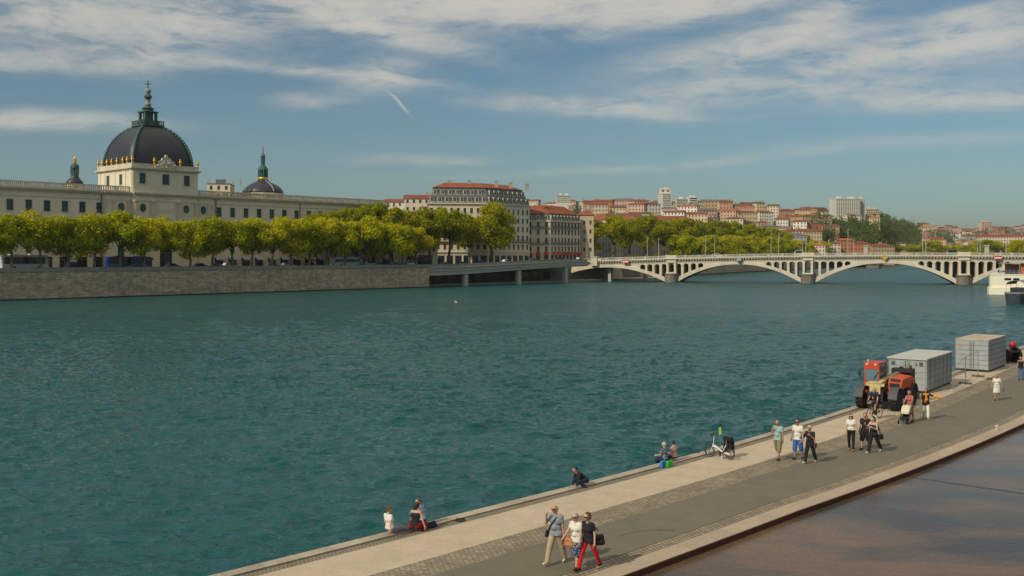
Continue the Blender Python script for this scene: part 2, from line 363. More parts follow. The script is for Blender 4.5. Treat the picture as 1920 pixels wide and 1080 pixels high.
# shallow reflecting basin: wet stone floor under a skin of water
def basin_mat():
    m = bpy.data.materials.new('wet_basin'); m.use_nodes = True; nt = m.node_tree; p = nt.nodes['Principled BSDF']
    pos = NN(nt, 'ShaderNodeNewGeometry').outputs['Position']
    a = noise(nt, mapping(nt, pos, (0.10, 0.22, 1), (0, 0, R(-35))), 1.0, 6, 0.6, 0.5)
    c = noise(nt, pos, 7, 4, 0.7)
    col = mixc(nt, ramp(nt, a, [(0.40, 0.0), (0.62, 1.0)]), (0.060, 0.052, 0.036), (0.185, 0.108, 0.055))
    col = mixc(nt, 1.0, col, ramp(nt, c, [(0.3, 0.78), (0.7, 1.2)]), 'MULTIPLY')
    nt.links.new(col, p.inputs['Base Color']); p.inputs['IOR'].default_value = 1.33
    p.inputs['Roughness'].default_value = 0.16; p.inputs['Specular IOR Level'].default_value = 0.38
    b = NN(nt, 'ShaderNodeBump'); b.inputs['Strength'].default_value = 0.35; b.inputs['Distance'].default_value = 0.02
    nt.links.new(noise(nt, mapping(nt, pos, (1.0, 3.0, 1), (0, 0, R(8))), 3.0, 4), b.inputs['Height']); nt.links.new(b.outputs[0], p.inputs['Normal'])
    return m
b = strip(8.20, 60, 1.85); tag(b.build('basin_water', basin_mat()), kind='structure')
M('basin_joint_dark', (0.035, 0.032, 0.028), .3, .3, 2)
for (x0, y0), (x1, y1), w0 in (((1690, 892), (1925, 926), .34), ((1850, 803), (1930, 813), .3)):
    a = gp(x0, y0, 1.855); c = gp(x1, y1, 1.855); b = MB(); K = 24; top = []; bot = []
    for i in range(K + 1):
        p = a.lerp(c, i / K); wv_ = w0 * min(1, .15 + i / 10) * (1 + .2 * math.sin(i * 2.1)); top.append((p.x + .05 * math.sin(i), p.y + wv_ / 2, 1.855)); bot.append((p.x, p.y - wv_ / 2, 1.855))
    b.add(top + bot, [(i, K + 1 + i, K + 2 + i, i + 1) for i in range(K)]); tag(b.build('basin_floor_joint', MATS['basin_joint_dark']), kind='structure')
# damp stain marks on the asphalt: thin irregular sheet
M('damp', (0.125, 0.100, 0.066), 0.6, 0.1, 3)
cc = gp(1222, 990); b = MB(); k = 26; outp = []
for i in range(k):
    t = i / (k - 1); outp.append((cc.x - 1.25 + 1.9 * t, cc.y - 1.0 + 0.75 * t + 0.28 * math.sin(3 * t) + 0.05))
inn = [(x + 0.02, y - (0.05 + 0.42 * max(0, i / k - 0.45)) - 0.02 * math.sin(9 * i)) for i, (x, y) in enumerate(outp)]
b.add([(x, y, 2.009) for x, y in outp] + [(x, y, 2.009) for x, y in inn], [(i, k + i, k + i + 1, i + 1) for i in range(k - 1)])
tag(b.build('damp_patch', MATS['damp']), kind='structure')

# ---------------------------------------------------------------- far bank: street level land, quay wall, hills
STREET = 7.4
Q0 = Vector((-126.0, 243.0))                       # a point of the quay face
def q(s, d=0.0): p = Q0 + U * s + NRM * d; return (p.x, p.y)
S_END = 140.0                                      # where the solid wall gives way to the viaduct
def quay_s(x): r = (x - 960) / F; return (r * Q0.y - Q0.x) / (U.x - r * U.y)
S_END = quay_s(804)
UP = [(44, 446), (66, 490), (112, 583), (172, 700), (238, 822), (376, 1100), (520, 1330), (640, 1400), (1500, 1500)]   # upstream quay line
def brick_wall_mat(name, c1, c2, cm, dark):
    m = bpy.data.materials.new(name); m.use_nodes = True; MATS[name] = m; nt = m.node_tree; p = nt.nodes['Principled BSDF']
    uv = NN(nt, 'ShaderNodeTexCoord').outputs['UV']
    br = NN(nt, 'ShaderNodeTexBrick'); nt.links.new(uv, br.inputs['Vector']); br.inputs['Scale'].default_value = 1
    br.inputs['Brick Width'].default_value = 1.3; br.inputs['Row Height'].default_value = 0.42; br.inputs['Mortar Size'].default_value = 0.045
    br.inputs['Color1'].default_value = (*c1, 1); br.inputs['Color2'].default_value = (*c2, 1); br.inputs['Mortar'].default_value = (*cm, 1)
    a = noise(nt, mapping(nt, uv, (0.05, 0.16, 1)), 1.0, 7, 0.7)
    s = noise(nt, mapping(nt, uv, (0.5, 0.9, 1)), 1.0, 8, 0.75)
    w = noise(nt, mapping(nt, uv, (1.2, 0.12, 1)), 1.0, 5, 0.7)
    c = mixc(nt, ramp(nt, a, [(0.40, 0.0), (0.66, 0.75)]), br.outputs[0], dark)
    c = mixc(nt, 1.0, c, ramp(nt, s, [(0.3, 0.42), (0.7, 1.55)]), 'MULTIPLY')
    c = mixc(nt, 1.0, c, ramp(nt, w, [(0.3, 0.78), (0.7, 1.18)]), 'MULTIPLY')
    nt.links.new(c, p.inputs['Base Color']); p.inputs['Roughness'].default_value = 0.9
    return m
brick_wall_mat('quay_stone', (0.60, 0.465, 0.285), (0.46, 0.36, 0.225), (0.30, 0.235, 0.15), (0.24, 0.20, 0.15))
M('parapet_stone', (0.25, 0.225, 0.185), 0.85, 0.25, 0.5)
M('algae', (0.014, 0.022, 0.014), 0.7, 0.3, 1.0)
def wall_uv(o, sc=1.0):
    me = o.data; uv = me.uv_layers.new(name='UVMap')
    for p in me.polygons:
        nrm = p.normal
        for li in p.loop_indices:
            c = me.vertices[me.loops[li].vertex_index].co
            if abs(nrm.z) > 0.7: uv.data[li].uv = (c.x * sc, c.y * sc)
            else:
                t = Vector((-nrm.y, nrm.x)).normalized(); uv.data[li].uv = ((c.x * t.x + c.y * t.y) * sc, c.z * sc)
    return o
# land block
M('street', (0.19, 0.175, 0.15), 0.9, 0.15, 0.3)
poly = [q(-260, 0.3), q(S_END, 0.3), q(S_END, 16), q(S_END + 78, 16)] + UP[:] + [(6000, 1500), (6000, 12000), (-6000, 12000), (-6000, -400)]
b = MB(); nn = len(poly)
b.prism(poly, -2.9, STREET, 0, True, False)
o = b.build('street', [MATS['street']]); tag(o, kind='structure')
# quay wall: battered face with plinth, band and parapet
def wall_run(pts, prof, b, mi=0):
    """extrude a profile (distance in front of line, z) along a polyline"""
    N = []
    for i, p in enumerate(pts):
        a = Vector(pts[max(0, i - 1)]); c = Vector(pts[min(len(pts) - 1, i + 1)]); d = (c - a).normalized(); N.append(Vector((d.y, -d.x)))
    k = len(prof); vs = []
    for p, nr in zip(pts, N):
        for (dd, z) in prof: vs.append((p[0] + nr.x * dd, p[1] + nr.y * dd, z))
    fs = [(i * k + j, (i + 1) * k + j, (i + 1) * k + j + 1, i * k + j + 1) for i in range(len(pts) - 1) for j in range(k - 1)]
    fs += [tuple(range(k)), tuple(reversed([(len(pts) - 1) * k + j for j in range(k)]))]
    b.add(vs, fs, mi); return b
line = [q(s) for s in np.arange(-260, S_END, 12)] + [q(S_END)]
t = thing('quay_wall', 'long stone embankment wall along the far bank, under the trees and the old hospital', 'wall')
wall_uv(wall_run(line, [(0.0, 6.95), (0.45, -1.5), (-3, -1.5), (-3, 6.95)], MB()).build('masonry', MATS['quay_stone'], t))
wall_run(line, [(0.52, -1.6), (0.50, 0.28), (-0.3, 0.28), (-0.3, -1.6)], MB()).build('waterline_algae', MATS['algae'], t)
wall_run(line, [(0.12, 6.95), (0.12, 7.25), (0.0, 7.3), (0.0, 8.05), (-0.5, 8.05), (-0.5, 6.95)], MB()).build('parapet', MATS['parapet_stone'], t)
t = thing('upstream_quay_wall', 'grey stone embankment wall seen through the arches of the bridge', 'wall')
wall_uv(wall_run(UP[:-2], [(0.0, 7.3), (1.2, -1.5), (-3, -1.5), (-3, 7.3)], MB()).build('masonry', MATS['quay_stone'], t))
wall_run(UP[:-2], [(0.15, 7.3), (0.15, 8.3), (-0.4, 8.3), (-0.4, 7.3)], MB()).build('parapet', MATS['parapet_stone'], t)
wall_run(UP[:-2], [(1.4, -1.6), (1.35, 0.5), (0.8, 0.5), (0.8, -1.6)], MB()).build('waterline_algae', MATS['algae'], t)
# right bank, mostly out of frame
RB = [(150, 225), (188, 330), (235, 470), (330, 660), (470, 900), (640, 1180), (760, 1300)]
M('land', (0.10, 0.11, 0.07), 1.0, 0.2, 0.02)
b = MB(); b.prism(RB + [(2500, 1300), (2500, 100), (150, 100)], -2.9, 6.5, 0, True, False)
tag(b.build('right_bank_land', MATS['land']), kind='structure')

# hills -----------------------------------------------------------------
RIDGE = [(-100, 402), (300, 398), (700, 398), (770, 392), (860, 390), (960, 392), (1060, 387), (1150, 389), (1250, 388), (1350, 388), (1450, 398), (1530, 403), (1590, 403), (1650, 402), (1700, 413), (1740, 425), (1800, 432), (1860, 430), (1930, 430), (2100, 432), (2600, 425)]
def ridge_y(px):
    for (a, p), (b_, q_) in zip(RIDGE, RIDGE[1:]):
        if px <= b_: return p + (q_ - p) * max(0, (px - a)) / (b_ - a)
    return 425
def hill_span(px):
    """where a line of sight meets the foot and the crest of the hill"""
    if px < 1640: f, c = 640 + max(0, px - 1250) * 0.9, 1150 + max(0, px - 1300) * 0.5
    else:
        k = min(1, (px - 1640) / 60.0); f, c = 990 + 480 * k, 1320 + 700 * k
    return f, c
def hill_z(X, Y):
    px = 960 + F * X / Y; f, c = hill_span(px)
    zc = zat(ridge_y(px), c) - (4 if px < 1640 else 7); t_ = max(0.0, min(1.0, (Y - f) / (c - f))); t_ = t_ * t_ * (3 - 2 * t_) * 0.5 + t_ * 0.5
    z = STREET + (zc - STREET) * t_
    if Y > c: z -= (Y - c) * 0.03
    return z
b = MB(); pxs = list(range(-200, 2700, 20)); ts = [0, .06, .14, .22, .3, .38, .46, .54, .62, .7, .78, .86, .93, 1.0, 1.3, 1.9]
vs = []
for p_ in pxs:
    f, c = hill_span(p_)
    for k in ts:
        Y = f + (c - f) * k; X = pxy(p_, Y); z = hill_z(X, Y) if k > 0 else STREET - 1
        vs.append((X, Y, z))
m_ = len(ts); b.add(vs, [(i * m_ + j, (i + 1) * m_ + j, (i + 1) * m_ + j + 1, i * m_ + j + 1) for i in range(len(pxs) - 1) for j in range(m_ - 1)])
M('hill_green', (0.055, 0.07, 0.028), 1.0, 0.35, 0.03, coord='Geo')
tag(b.build('hills', MATS['hill_green'], smooth=True), kind='structure')
# ================================================================ BUILDINGS
M('palace_stone', (0.74, 0.65, 0.49), 0.85, 0.09, 0.10, dirt=((0.52, 0.46, 0.36), 0.25, (1, 1, 0.5), 0.45))
M('palace_trim', (0.62, 0.54, 0.41), 0.8, 0.12, 0.4, dirt=((0.36, 0.32, 0.25), 0.5, (1, 1, 0.3), 0.5))
M('balustrade_stone', (0.52, 0.41, 0.28), 0.85, 0.2, 0.3)
M('lead_dark', (0.028, 0.030, 0.036), 0.45, 0.30, 0.12, coord='Object', dirt=((0.048, 0.042, 0.042), 0.2, (1, 1, 0.2), 0.5), spec=0.5)
M('copper_rib', (0.045, 0.115, 0.105), 0.6, 0.3, 0.8)
M('copper_dark', (0.05, 0.10, 0.085), 0.6, 0.5, 0.9, dirt=((0.16, 0.19, 0.13), 0.8, (1, 1, 1), 0.5))
M('gold', (0.72, 0.42, 0.07), 0.42, 0.1, 2, metal=0.7)
M('glass', (0.014, 0.065, 0.080), 0.3, 0.9, 0.15, spec=0.3, coord='Geo')
M('glass_dark', (0.015, 0.02, 0.022), 0.15, 0.3, 0.2, spec=0.5, coord='Geo')
M('frame_paint', (0.16, 0.17, 0.15), 0.6)
M('frame_white', (0.55, 0.50, 0.42), 0.6)
M('awning', (0.42, 0.40, 0.42), 0.8, 0.1)
M('cream', (0.70, 0.61, 0.45), 0.85, 0.08, 0.15)
M('cream_shade', (0.66, 0.57, 0.42), 0.85, 0.08, 0.15)
M('slate', (0.125, 0.135, 0.14), 0.5, 0.2, 0.6, spec=0.5)
M('zinc', (0.26, 0.28, 0.28), 0.5, 0.15, 0.5)
M('tile', (0.27, 0.078, 0.036), 0.85, 0.25, 0.6)
M('chimney', (0.42, 0.33, 0.24), 0.9, 0.2, 0.5)
M('iron', (0.045, 0.05, 0.05), 0.6)
M('pipe', (0.08, 0.08, 0.075), 0.6)

def facade(b, L, z0, z1, holes, depth=0.3, mi=0, mr=0, T=None):
    """wall in local x-z plane (front faces -y) with real openings; holes = (x0,x1,z0,z1)"""
    xs = sorted({0, L, *[h[0] for h in holes], *[h[1] for h in holes]}); zs = sorted({z0, z1, *[h[2] for h in holes], *[h[3] for h in holes]})
    T = T or Matrix()
    def P(x, y, z): return tuple(T @ Vector((x, y, z)))
    for z_a, z_b in zip(zs, zs[1:]):
        zc = (z_a + z_b) / 2; row = [h for h in holes if h[2] < zc < h[3]]; run = None
        for x_a, x_b in zip(xs, xs[1:]):
            xc = (x_a + x_b) / 2
            if any(h[0] < xc < h[1] for h in row):
                if run is not None: b.add([P(run, 0, z_a), P(x_a, 0, z_a), P(x_a, 0, z_b), P(run, 0, z_b)], [(0, 1, 2, 3)], mi); run = None
            elif run is None: run = x_a
        if run is not None: b.add([P(run, 0, z_a), P(L, 0, z_a), P(L, 0, z_b), P(run, 0, z_b)], [(0, 1, 2, 3)], mi)
    for (a, c, e, g_) in holes:
        b.add([P(a, 0, e), P(c, 0, e), P(c, 0, g_), P(a, 0, g_), P(a, depth, e), P(c, depth, e), P(c, depth, g_), P(a, depth, g_)],
              [(0, 4, 5, 1), (1, 5, 6, 2), (2, 6, 7, 3), (3, 7, 4, 0)], mr)
WCACHE = {}
def window_mesh(w, h, frame='frame_paint', glass='glass', sill=True, style=0, sur='palace_trim', depth=0.3):
    key = (round(w, 2), round(h, 2), frame, glass, sill, style, sur)
    if key in WCACHE: return WCACHE[key]
    b = MB(); y = depth - 0.08; t = 0.09
    b.add([(-w / 2, y + .03, 0), (w / 2, y + .03, 0), (w / 2, y + .03, h), (-w / 2, y + .03, h)], [(0, 1, 2, 3)], 1)
    for x0, x1, z0, z1 in ((-w / 2, -w / 2 + t, 0, h), (w / 2 - t, w / 2, 0, h), (-t / 2, t / 2, t, h - t), (-w / 2 + t, w / 2 - t, 0, t), (-w / 2 + t, w / 2 - t, h - t, h)):
        b.box(x0, x1, y - .04, y + .02, z0, z1, 0)
    for k in (1, 2): b.box(-w / 2 + t, -t / 2, y - .02, y + .02, h * k / 3 - .03, h * k / 3 + .03, 0); b.box(t / 2, w / 2 - t, y - .02, y + .02, h * k / 3 - .03, h * k / 3 + .03, 0)
    if sill: b.box(-w / 2 - .15, w / 2 + .15, -.14, .06, -.16, -.004, 2)
    if style:   # moulded surround
        b.box(-w / 2 - .22, -w / 2 - .003, -.07, .02, 0, h + .2, 2); b.box(w / 2 + .003, w / 2 + .22, -.07, .02, 0, h + .2, 2); b.box(-w / 2, w / 2, -.07, .02, h + .003, h + .2, 2)
    me = b.mesh('window', [MATS[frame], MATS[glass], MATS[sur]]); WCACHE[key] = me; return me
def put_window(me, parent, x, y, z, rz=0.0): return link('window', me, parent, (x, y, z), rz)
def insetp(pts, d):
    n = len(pts); out = []
    c = sum((Vector(p) for p in pts), Vector((0, 0))) / n
    for i in range(n):
        p0, p1, p2 = Vector(pts[i - 1]), Vector(pts[i]), Vector(pts[(i + 1) % n])
        e1 = (p1 - p0).normalized(); e2 = (p2 - p1).normalized(); n1 = Vector((-e1.y, e1.x)); n2 = Vector((-e2.y, e2.x))
        if n1.dot(c - p1) < 0: n1 = -n1
        if n2.dot(c - p1) < 0: n2 = -n2
        bs = (n1 + n2); k = d / max(0.3, (bs.length ** 2) / 2); out.append(tuple(p1 + bs * k))
    return out

# ---------------------------------------------------------------- the old hospital (long palace with the square dome)
O = Vector((-137.0, 265.0)); LS, LE = -24.0, 135.2
palace = thing('hospital_palace', 'very long cream stone palace on the far bank under a great dark dome', 'palace', (O.x, O.y, 0), ANG)
SP = 4.9; PV0, PV1, PC0, PC1 = 28.0, 63.6, 36.3, 57.5
xsw = [2.45 + SP * k for k in range(-5, 27)]; xsw = [x for x in xsw if LS + 1 < x < LE - 1 and not (PV0 - 1 < x < PV1 + 1)]
xw_l = [x for x in [26.9 - SP * k for k in range(0, 11)] if x > LS + 1]; xw_r = [x for x in [65.4 + SP * k for k in range(15)] if x < LE - 1]
xsw = xw_l + xw_r
def seg(x0, x1, y, xs, rows, extra=()):
    b = MB(); holes = []
    for x in xs:
        for (w, z, h) in rows: holes.append((x - w / 2 - x0, x + w / 2 - x0, z, z + h))
    holes += [(a - x0, c - x0, e, g_) for a, c, e, g_ in extra]
    facade(b, x1 - x0, 6.8, 29.0, holes, T=Matrix.Translation((x0, y, 0))); return b, holes
ROWS = [(1.75, 23.4, 3.0), (1.75, 17.8, 2.9), (1.5, 11.9, 2.2), (3.0, 7.4, 3.4)]
for x0, x1, xs in ((LS, PV0, xw_l), (PV1, LE, xw_r)):
    b, hs = seg(x0, x1, 0, xs, ROWS)
    b.box(x0, x1, 0.9, 1.2, 7.2, 11.2, 0)
    b.build('facade_wall', MATS['palace_stone'], palace)
    for x in xs:
        for (w, z, h) in ROWS[:3]: put_window(window_mesh(w, h, style=1 if h > 2.5 else 0), palace, x, 0, z)
        m = MB(); m.box(-1.45, 1.45, .3, .36, 0, 3.3, 1); m.box(-1.5, 1.5, .24, .3, 2.5, 2.65, 0); m.box(-.06, .06, .24, .3, 0, 2.5, 0)
        if 'shopfront' not in WCACHE: WCACHE['shopfront'] = m.mesh('shopfront', [MATS['frame_paint'], MATS['glass_dark']])
        link('shopfront', WCACHE['shopfront'], palace, (x, 0, 7.4))
        if x > 64:
            if 'awning' not in WCACHE:
                m = MB(); m.add([(-1.6, -.02, 3.45), (1.6, -.02, 3.45), (1.6, -1.5, 2.55), (-1.6, -1.5, 2.55), (-1.6, -1.5, 2.25), (1.6, -1.5, 2.25), (-1.6, -.02, 3.35), (1.6, -.02, 3.35), (1.6, -1.46, 2.45), (-1.6, -1.46, 2.45)],
                              [(0, 3, 2, 1), (3, 4, 5, 2), (6, 7, 8, 9), (0, 6, 9, 3), (1, 2, 8, 7)]); WCACHE['awning'] = m.mesh('awning', MATS['awning'])
            link('awning', WCACHE['awning'], palace, (x, 0, 7.4))
# rusticated base band, string courses, cornice, balustrade
def band(x0, x1, y, z0, z1, out_, name, mat, step=None):
    b = MB(); b.box(x0, x1, y - out_, y + 0.3, z0, z1); b.build(name, MATS[mat], palace)
b = MB()
for x0, x1, y in ((LS, PV0, 0), (PV1, LE, 0), (PV0, PC0, -.4), (PC1, PV1, -.4), (PC0, PC1, -1.1)):
    e = 0.004 * (1 + abs(y))
    b.box(x0, x1, y - .18, y + .2, 15.7 - e, 16.05 + e); b.box(x0, x1, y - .12, y + .2, 21.9, 22.15)
    b.box(x0, x1, y - .15, y + .2, 27.3, 27.55)
b.build('string_course', MATS['palace_trim'], palace)
b = MB(); d = MB()
for x0, x1, y in ((LS, PV0, 0), (PV1, LE, 0), (PV0, PC0, -.4), (PC1, PV1, -.4)):
    b.box(x0, x1, y - .35, 12, 28.9, 29.25); b.box(x0, x1, y - .75, 12, 29.25, 29.5); b.box(x0, x1, y - .95, 12, 29.5, 29.75)
    for k in range(int((x1 - x0) / .8)): d.box(x0 + .2 + k * .8, x0 + .55 + k * .8, y - .7, y - .35, 28.98, 29.24)
b.box(PC0, PC1, -1.4, 12, 28.9, 29.25); b.box(PC0, PC1, -1.8, 12, 29.25, 29.5); b.box(PC0, PC1, -2.0, 12, 29.5, 29.75)
for k in range(26): d.box(PC0 + .2 + k * .8, PC0 + .55 + k * .8, -1.75, -1.4, 28.98, 29.24)
b.build('cornice', MATS['palace_trim'], palace); d.build('cornice_dentil_course', MATS['palace_trim'], palace)
b = MB(); bl = MB()
for x0, x1, y in ((LS, PC0, 0), (PC1, LE, 0)):
    b.box(x0, x1, y, y + .5, 29.75, 30.05); b.box(x0, x1, y - .08, y + .58, 31.25, 31.5)
    nx = max(1, round((x1 - x0) / SP)); st = (x1 - x0) / nx
    for k in range(nx):
        xa = x0 + k * st; b.box(xa, xa + 1.1, y - .04, y + .54, 30.05, 31.25)
        bl = MB()
        for j in range(7): bl.tube((xa + 1.45 + j * (st - 1.6) / 6.6, y + .25, 30.05), (xa + 1.45 + j * (st - 1.6) / 6.6, y + .25, 31.25), .15, .15, 6, 0, False)
        bl.build('balustrade_bay', MATS['balustrade_stone'], palace)
b.build('parapet', MATS['palace_trim'], palace)
b = MB(); b.box(LS, PC0, 3, 14, 29.75, 30.4); b.box(PC1, LE, 3, 14, 29.75, 30.4)
b.build('roof', MATS['zinc'], palace)
b = MB(); b.add([(LE, 0, 6.8), (LE, 14, 6.8), (LE, 14, 29), (LE, 0, 29)], [(0, 1, 2, 3)]); b.add([(LS, 14, 6.8), (LE, 14, 6.8), (LE, 14, 30), (LS, 14, 30)], [(3, 2, 1, 0)]); b.build('end_wall', MATS['palace_stone'], palace)
# pavilion
b = MB(); ovals = [(33.2, -.4), (39.5, -1.1), (53.5, -1.1), (59.7, -.4)]
for x0, x1, y in ((PV0, PC0, -.4), (PC1, PV1, -.4), (PC0, PC1, -1.1)):
    xs = [o_[0] for o_ in ovals if x0 < o_[0] < x1]; hs = []
    for x in xs: hs += [(x - .95 - x0, x + .95 - x0, 17.6, 20.8), (x - 1 - x0, x + 1 - x0, 11, 14.2)]
    if y < -1: hs += [(46.9 - 2 - x0, 46.9 + 2 - x0, 6.9, 14.5)]
    facade(b, x1 - x0, 6.8, 29.0, hs, T=Matrix.Translation((x0, y, 0)))
    for x in xs:
        put_window(window_mesh(1.9, 3.2, style=1), palace, x, y, 17.6); put_window(window_mesh(2.0, 3.2), palace, x, y, 11)
b.box(PV0 - .004, PV0 + .3, -.4, .2, 6.8, 29); b.box(PV1 - .3, PV1 + .004, -.4, .2, 6.8, 29); b.box(PC0 - .004, PC0 + .3, -1.1, -.3, 6.8, 29); b.box(PC1 - .3, PC1 + .004, -1.1, -.3, 6.8, 29)
# raised panel between the central columns
b.box(44.0, 49.8, -1.22, -1.0, 24.4, 27.0); b.box(44.3, 49.5, -1.26, -1.1, 24.7, 26.7)
b.build('pavilion_wall', MATS['palace_stone'], palace)
m = MB(); m.box(-1.9, 1.9, .25, .33, 0, 7.5, 1); m.box(-2, 2, .18, .25, 5, 5.2, 0); m.box(-.06, .06, .18, .25, 0, 5, 0); m.build('entrance_door', [MATS['frame_paint'], MATS['glass_dark']], palace, (46.9, -1.1, 6.9))
m = MB()
for i in range(16):
    t0, t1 = 2 * math.pi * i / 16, 2 * math.pi * (i + 1) / 16
    def E(t, r, y): return (r * .95 * math.cos(t), y, r * 1.3 * math.sin(t))
    m.add([E(t0, 1, -.06), E(t1, 1, -.06), (0, -.06, 0)], [(0, 1, 2)], 1)
    m.add([E(t0, 1, -.12), E(t1, 1, -.12), E(t1, 1.28, -.12), E(t0, 1.28, -.12), E(t0, 1.28, .02), E(t1, 1.28, .02), E(t0, 1, -.06), E(t1, 1, -.06)], [(0, 1, 2, 3), (3, 2, 5, 4), (6, 7, 1, 0)], 2)
m.box(-.05, .05, -.11, -.065, -1.25, 1.25, 0); m.box(-.9, -.05, -.11, -.065, -.05, .05, 0); m.box(.05, .9, -.11, -.065, -.05, .05, 0)
ov = m.mesh('oval_window', [MATS['frame_paint'], MATS['glass'], MATS['palace_trim']])
for x, y in ovals: link('oval_window', ov, palace, (x, y, 25.3))
colm = MB(); colm.lathe([(.9, 15.9), (.9, 16.5), (.72, 16.7), (.66, 26.6), (.95, 27.0), (1.0, 27.5)], 0, 0, 14)
colm = colm.mesh('column', MATS['palace_trim'])
for x, y in ((37.0, -1.4), (42.4, -1.4), (51.1, -1.4), (56.9, -1.4)): link('column', colm, palace, (x, y, 0))
pil = MB(); pil.box(-.5, .5, -.18, .05, 16, 27.3); pil.box(-.62, .62, -.26, .05, 26.6, 27.296); pil = pil.mesh('pilaster', MATS['palace_trim'])
for x in (28.7, 31.0, 35.4, 58.2, 61.6, 63.0): link('pilaster', pil, palace, (x, -.4, 0))
# square attic under the dome
AX0, AX1, AY0, AY1, AZ0, AZ1 = PC0, PC1, -1.0, 21.2, 29.7, 36.6
b = MB(); hx = [(39.5, 1.9), (46.9, 2.2), (53.8, 1.9)]
facade(b, AX1 - AX0, AZ0, AZ1, [(x - w / 2 - AX0, x + w / 2 - AX0, 32.5, 35.6) for x, w in hx], T=Matrix.Translation((AX0, AY0, 0)))
LT = Matrix.Translation((AX0, AY1, 0)) @ Matrix.Rotation(R(-90), 4, 'Z')      # left side, seen from the left
facade(b, AY1 - AY0, AZ0, AZ1, [(AY1 - y - .9, AY1 - y + .9, 32.3, 35.4) for y in (6.2, 14.5)], T=LT)
b.add([(AX1, AY0, AZ0), (AX1, AY1, AZ0), (AX1, AY1, AZ1), (AX1, AY0, AZ1)], [(0, 1, 2, 3)]); b.add([(AX0, AY1, AZ0), (AX1, AY1, AZ0), (AX1, AY1, AZ1), (AX0, AY1, AZ1)], [(3, 2, 1, 0)])
for x in (AX0 + .9, AX0 + 6.2, AX1 - 6.2, AX1 - .9): b.box(x - .7, x + .7, AY0 - .16, AY0 + .1, AZ0, AZ1 - .1)
for y in (AY0 + 1, 3.6, 10.3, 17, AY1 - 1): b.box(AX0 - .16, AX0 + .1, y - .6, y + .6, AZ0, AZ1 - .1)
b.build('attic_wall', MATS['palace_stone'], palace)
for x, w in hx: put_window(window_mesh(w, 3.1, style=1), palace, x, AY0, 32.5)
for y in (6.2, 14.5): put_window(window_mesh(1.8, 3.1, style=1), palace, AX0, y, 32.3, R(-90))
b = MB(); b.box(AX0 - .35, AX1 + .35, AY0 - .35, AY1 + .35, AZ1 - .1, AZ1 + .25); b.box(AX0 - .8, AX1 + .8, AY0 - .8, AY1 + .8, AZ1 + .25, AZ1 + .6)
b.build('attic_cornice', MATS['palace_trim'], palace)
b = MB(); zp = AZ1 + .6
b.box(AX0 - .2, AX1 + .2, AY0 - .2, AY0 + .4, zp, zp + 1.3); b.box(AX0 - .2, AX0 + .4, AY0 + .4, AY1 + .2, zp, zp + 1.3); b.box(AX1 - .4, AX1 + .2, AY0 + .4, AY1 + .2, zp, zp + 1.3)
b.build('attic_parapet', MATS['palace_trim'], palace)
urn = MB(); urn.lathe([(.34, 0), (.34, .25), (.14, .4), (.5, .85), (.62, 1.15), (.5, 1.4), (.2, 1.6), (.42, 1.75), (.3, 2.0), (.05, 2.35)], 0, 0, 10); urn.v = [(x * .82, y * .82, z * .9) for x, y, z in urn.v]; urn = urn.mesh('gilded_urn', MATS['gold'], True)
for x, y in ((36.3, -1), (43.2, -1), (51.6, -1), (57.4, -1), (36.3, 2.1), (36.3, 4.9), (36.3, 8.6), (36.3, 12), (36.3, 15.2), (36.3, 18.2), (36.3, 21.1)): link('gilded_urn', urn, palace, (x, y, zp + 1.3))
# carved crest over the attic front
b = MB(); rr = random.Random(4); out_ = [(-3.9, 0), (-3.7, 1.0), (-2.9, 1.3), (-2.5, 2.4), (-1.6, 2.7), (-1.3, 3.4), (-.5, 3.6), (-.25, 4.4), (.25, 4.4), (.5, 3.6), (1.3, 3.4), (1.6, 2.7), (2.5, 2.4), (2.9, 1.3), (3.7, 1.0), (3.9, 0)]
vs = [(x, 0, z) for x, z in out_] + [(x, .7, z) for x, z in out_]; k = len(out_)
b.add(vs, [tuple(range(k)), tuple(reversed(range(k, 2 * k)))] + [(i, k + i, k + (i + 1) % k, (i + 1) % k) for i in range(k)])
for i in range(22):
    x = rr.uniform(-3, 3); z = rr.uniform(.3, 3.0 - abs(x) * .6); r_ = rr.uniform(.25, .5)
    b.lathe([(0.02, -r_), (r_ * .8, -r_ * .6), (r_, 0), (r_ * .8, r_ * .6), (0.02, r_)], 0, 0, 6, T=Matrix.Translation((x, -.05, z)))
b.build('carved_crest', MATS['palace_trim'], palace, (46.9, -1.5, zp - .1))
# square cloister-vault dome with bulging sides
dome_c = (46.9, 10.1); NP = 18
def sq(a, n_=8, rnd=.10):
    """rounded square outline, 4*n_ points starting at a corner"""
    pts = []
    for sgn in range(4):
        t0 = math.pi / 4 + sgn * math.pi / 2
        for i in range(n_):
            u = i / n_; t_ = -1 + 2 * u; p = (a, a * t_); bul = 1 + rnd * (1 - t_ * t_); ang = sgn * math.pi / 2
            x, y = a * bul, a * t_; pts.append((x * math.cos(ang) - y * math.sin(ang), x * math.sin(ang) + y * math.cos(ang)))
    return pts
def dome_prof(u): return 9.55 * max(0.0, 1 - (u * .955) ** 2.15) ** .52     # half-side against height share
H_D = 13.3; Z_D = 37.6
b = MB(); vs = []; lay = [i / NP for i in range(NP + 1)]
for u in lay:
    for (x, y) in sq(dome_prof(u)): vs.append((x, y, Z_D + u * H_D))
k = 32; b.add(vs, [(j * k + i, j * k + (i + 1) % k, (j + 1) * k + (i + 1) % k, (j + 1) * k + i) for j in range(NP) for i in range(k)] + [tuple(range(NP * k, NP * k + k))])
dome = b.build('dome', MATS['lead_dark'], palace, (*dome_c, 0), smooth=True)
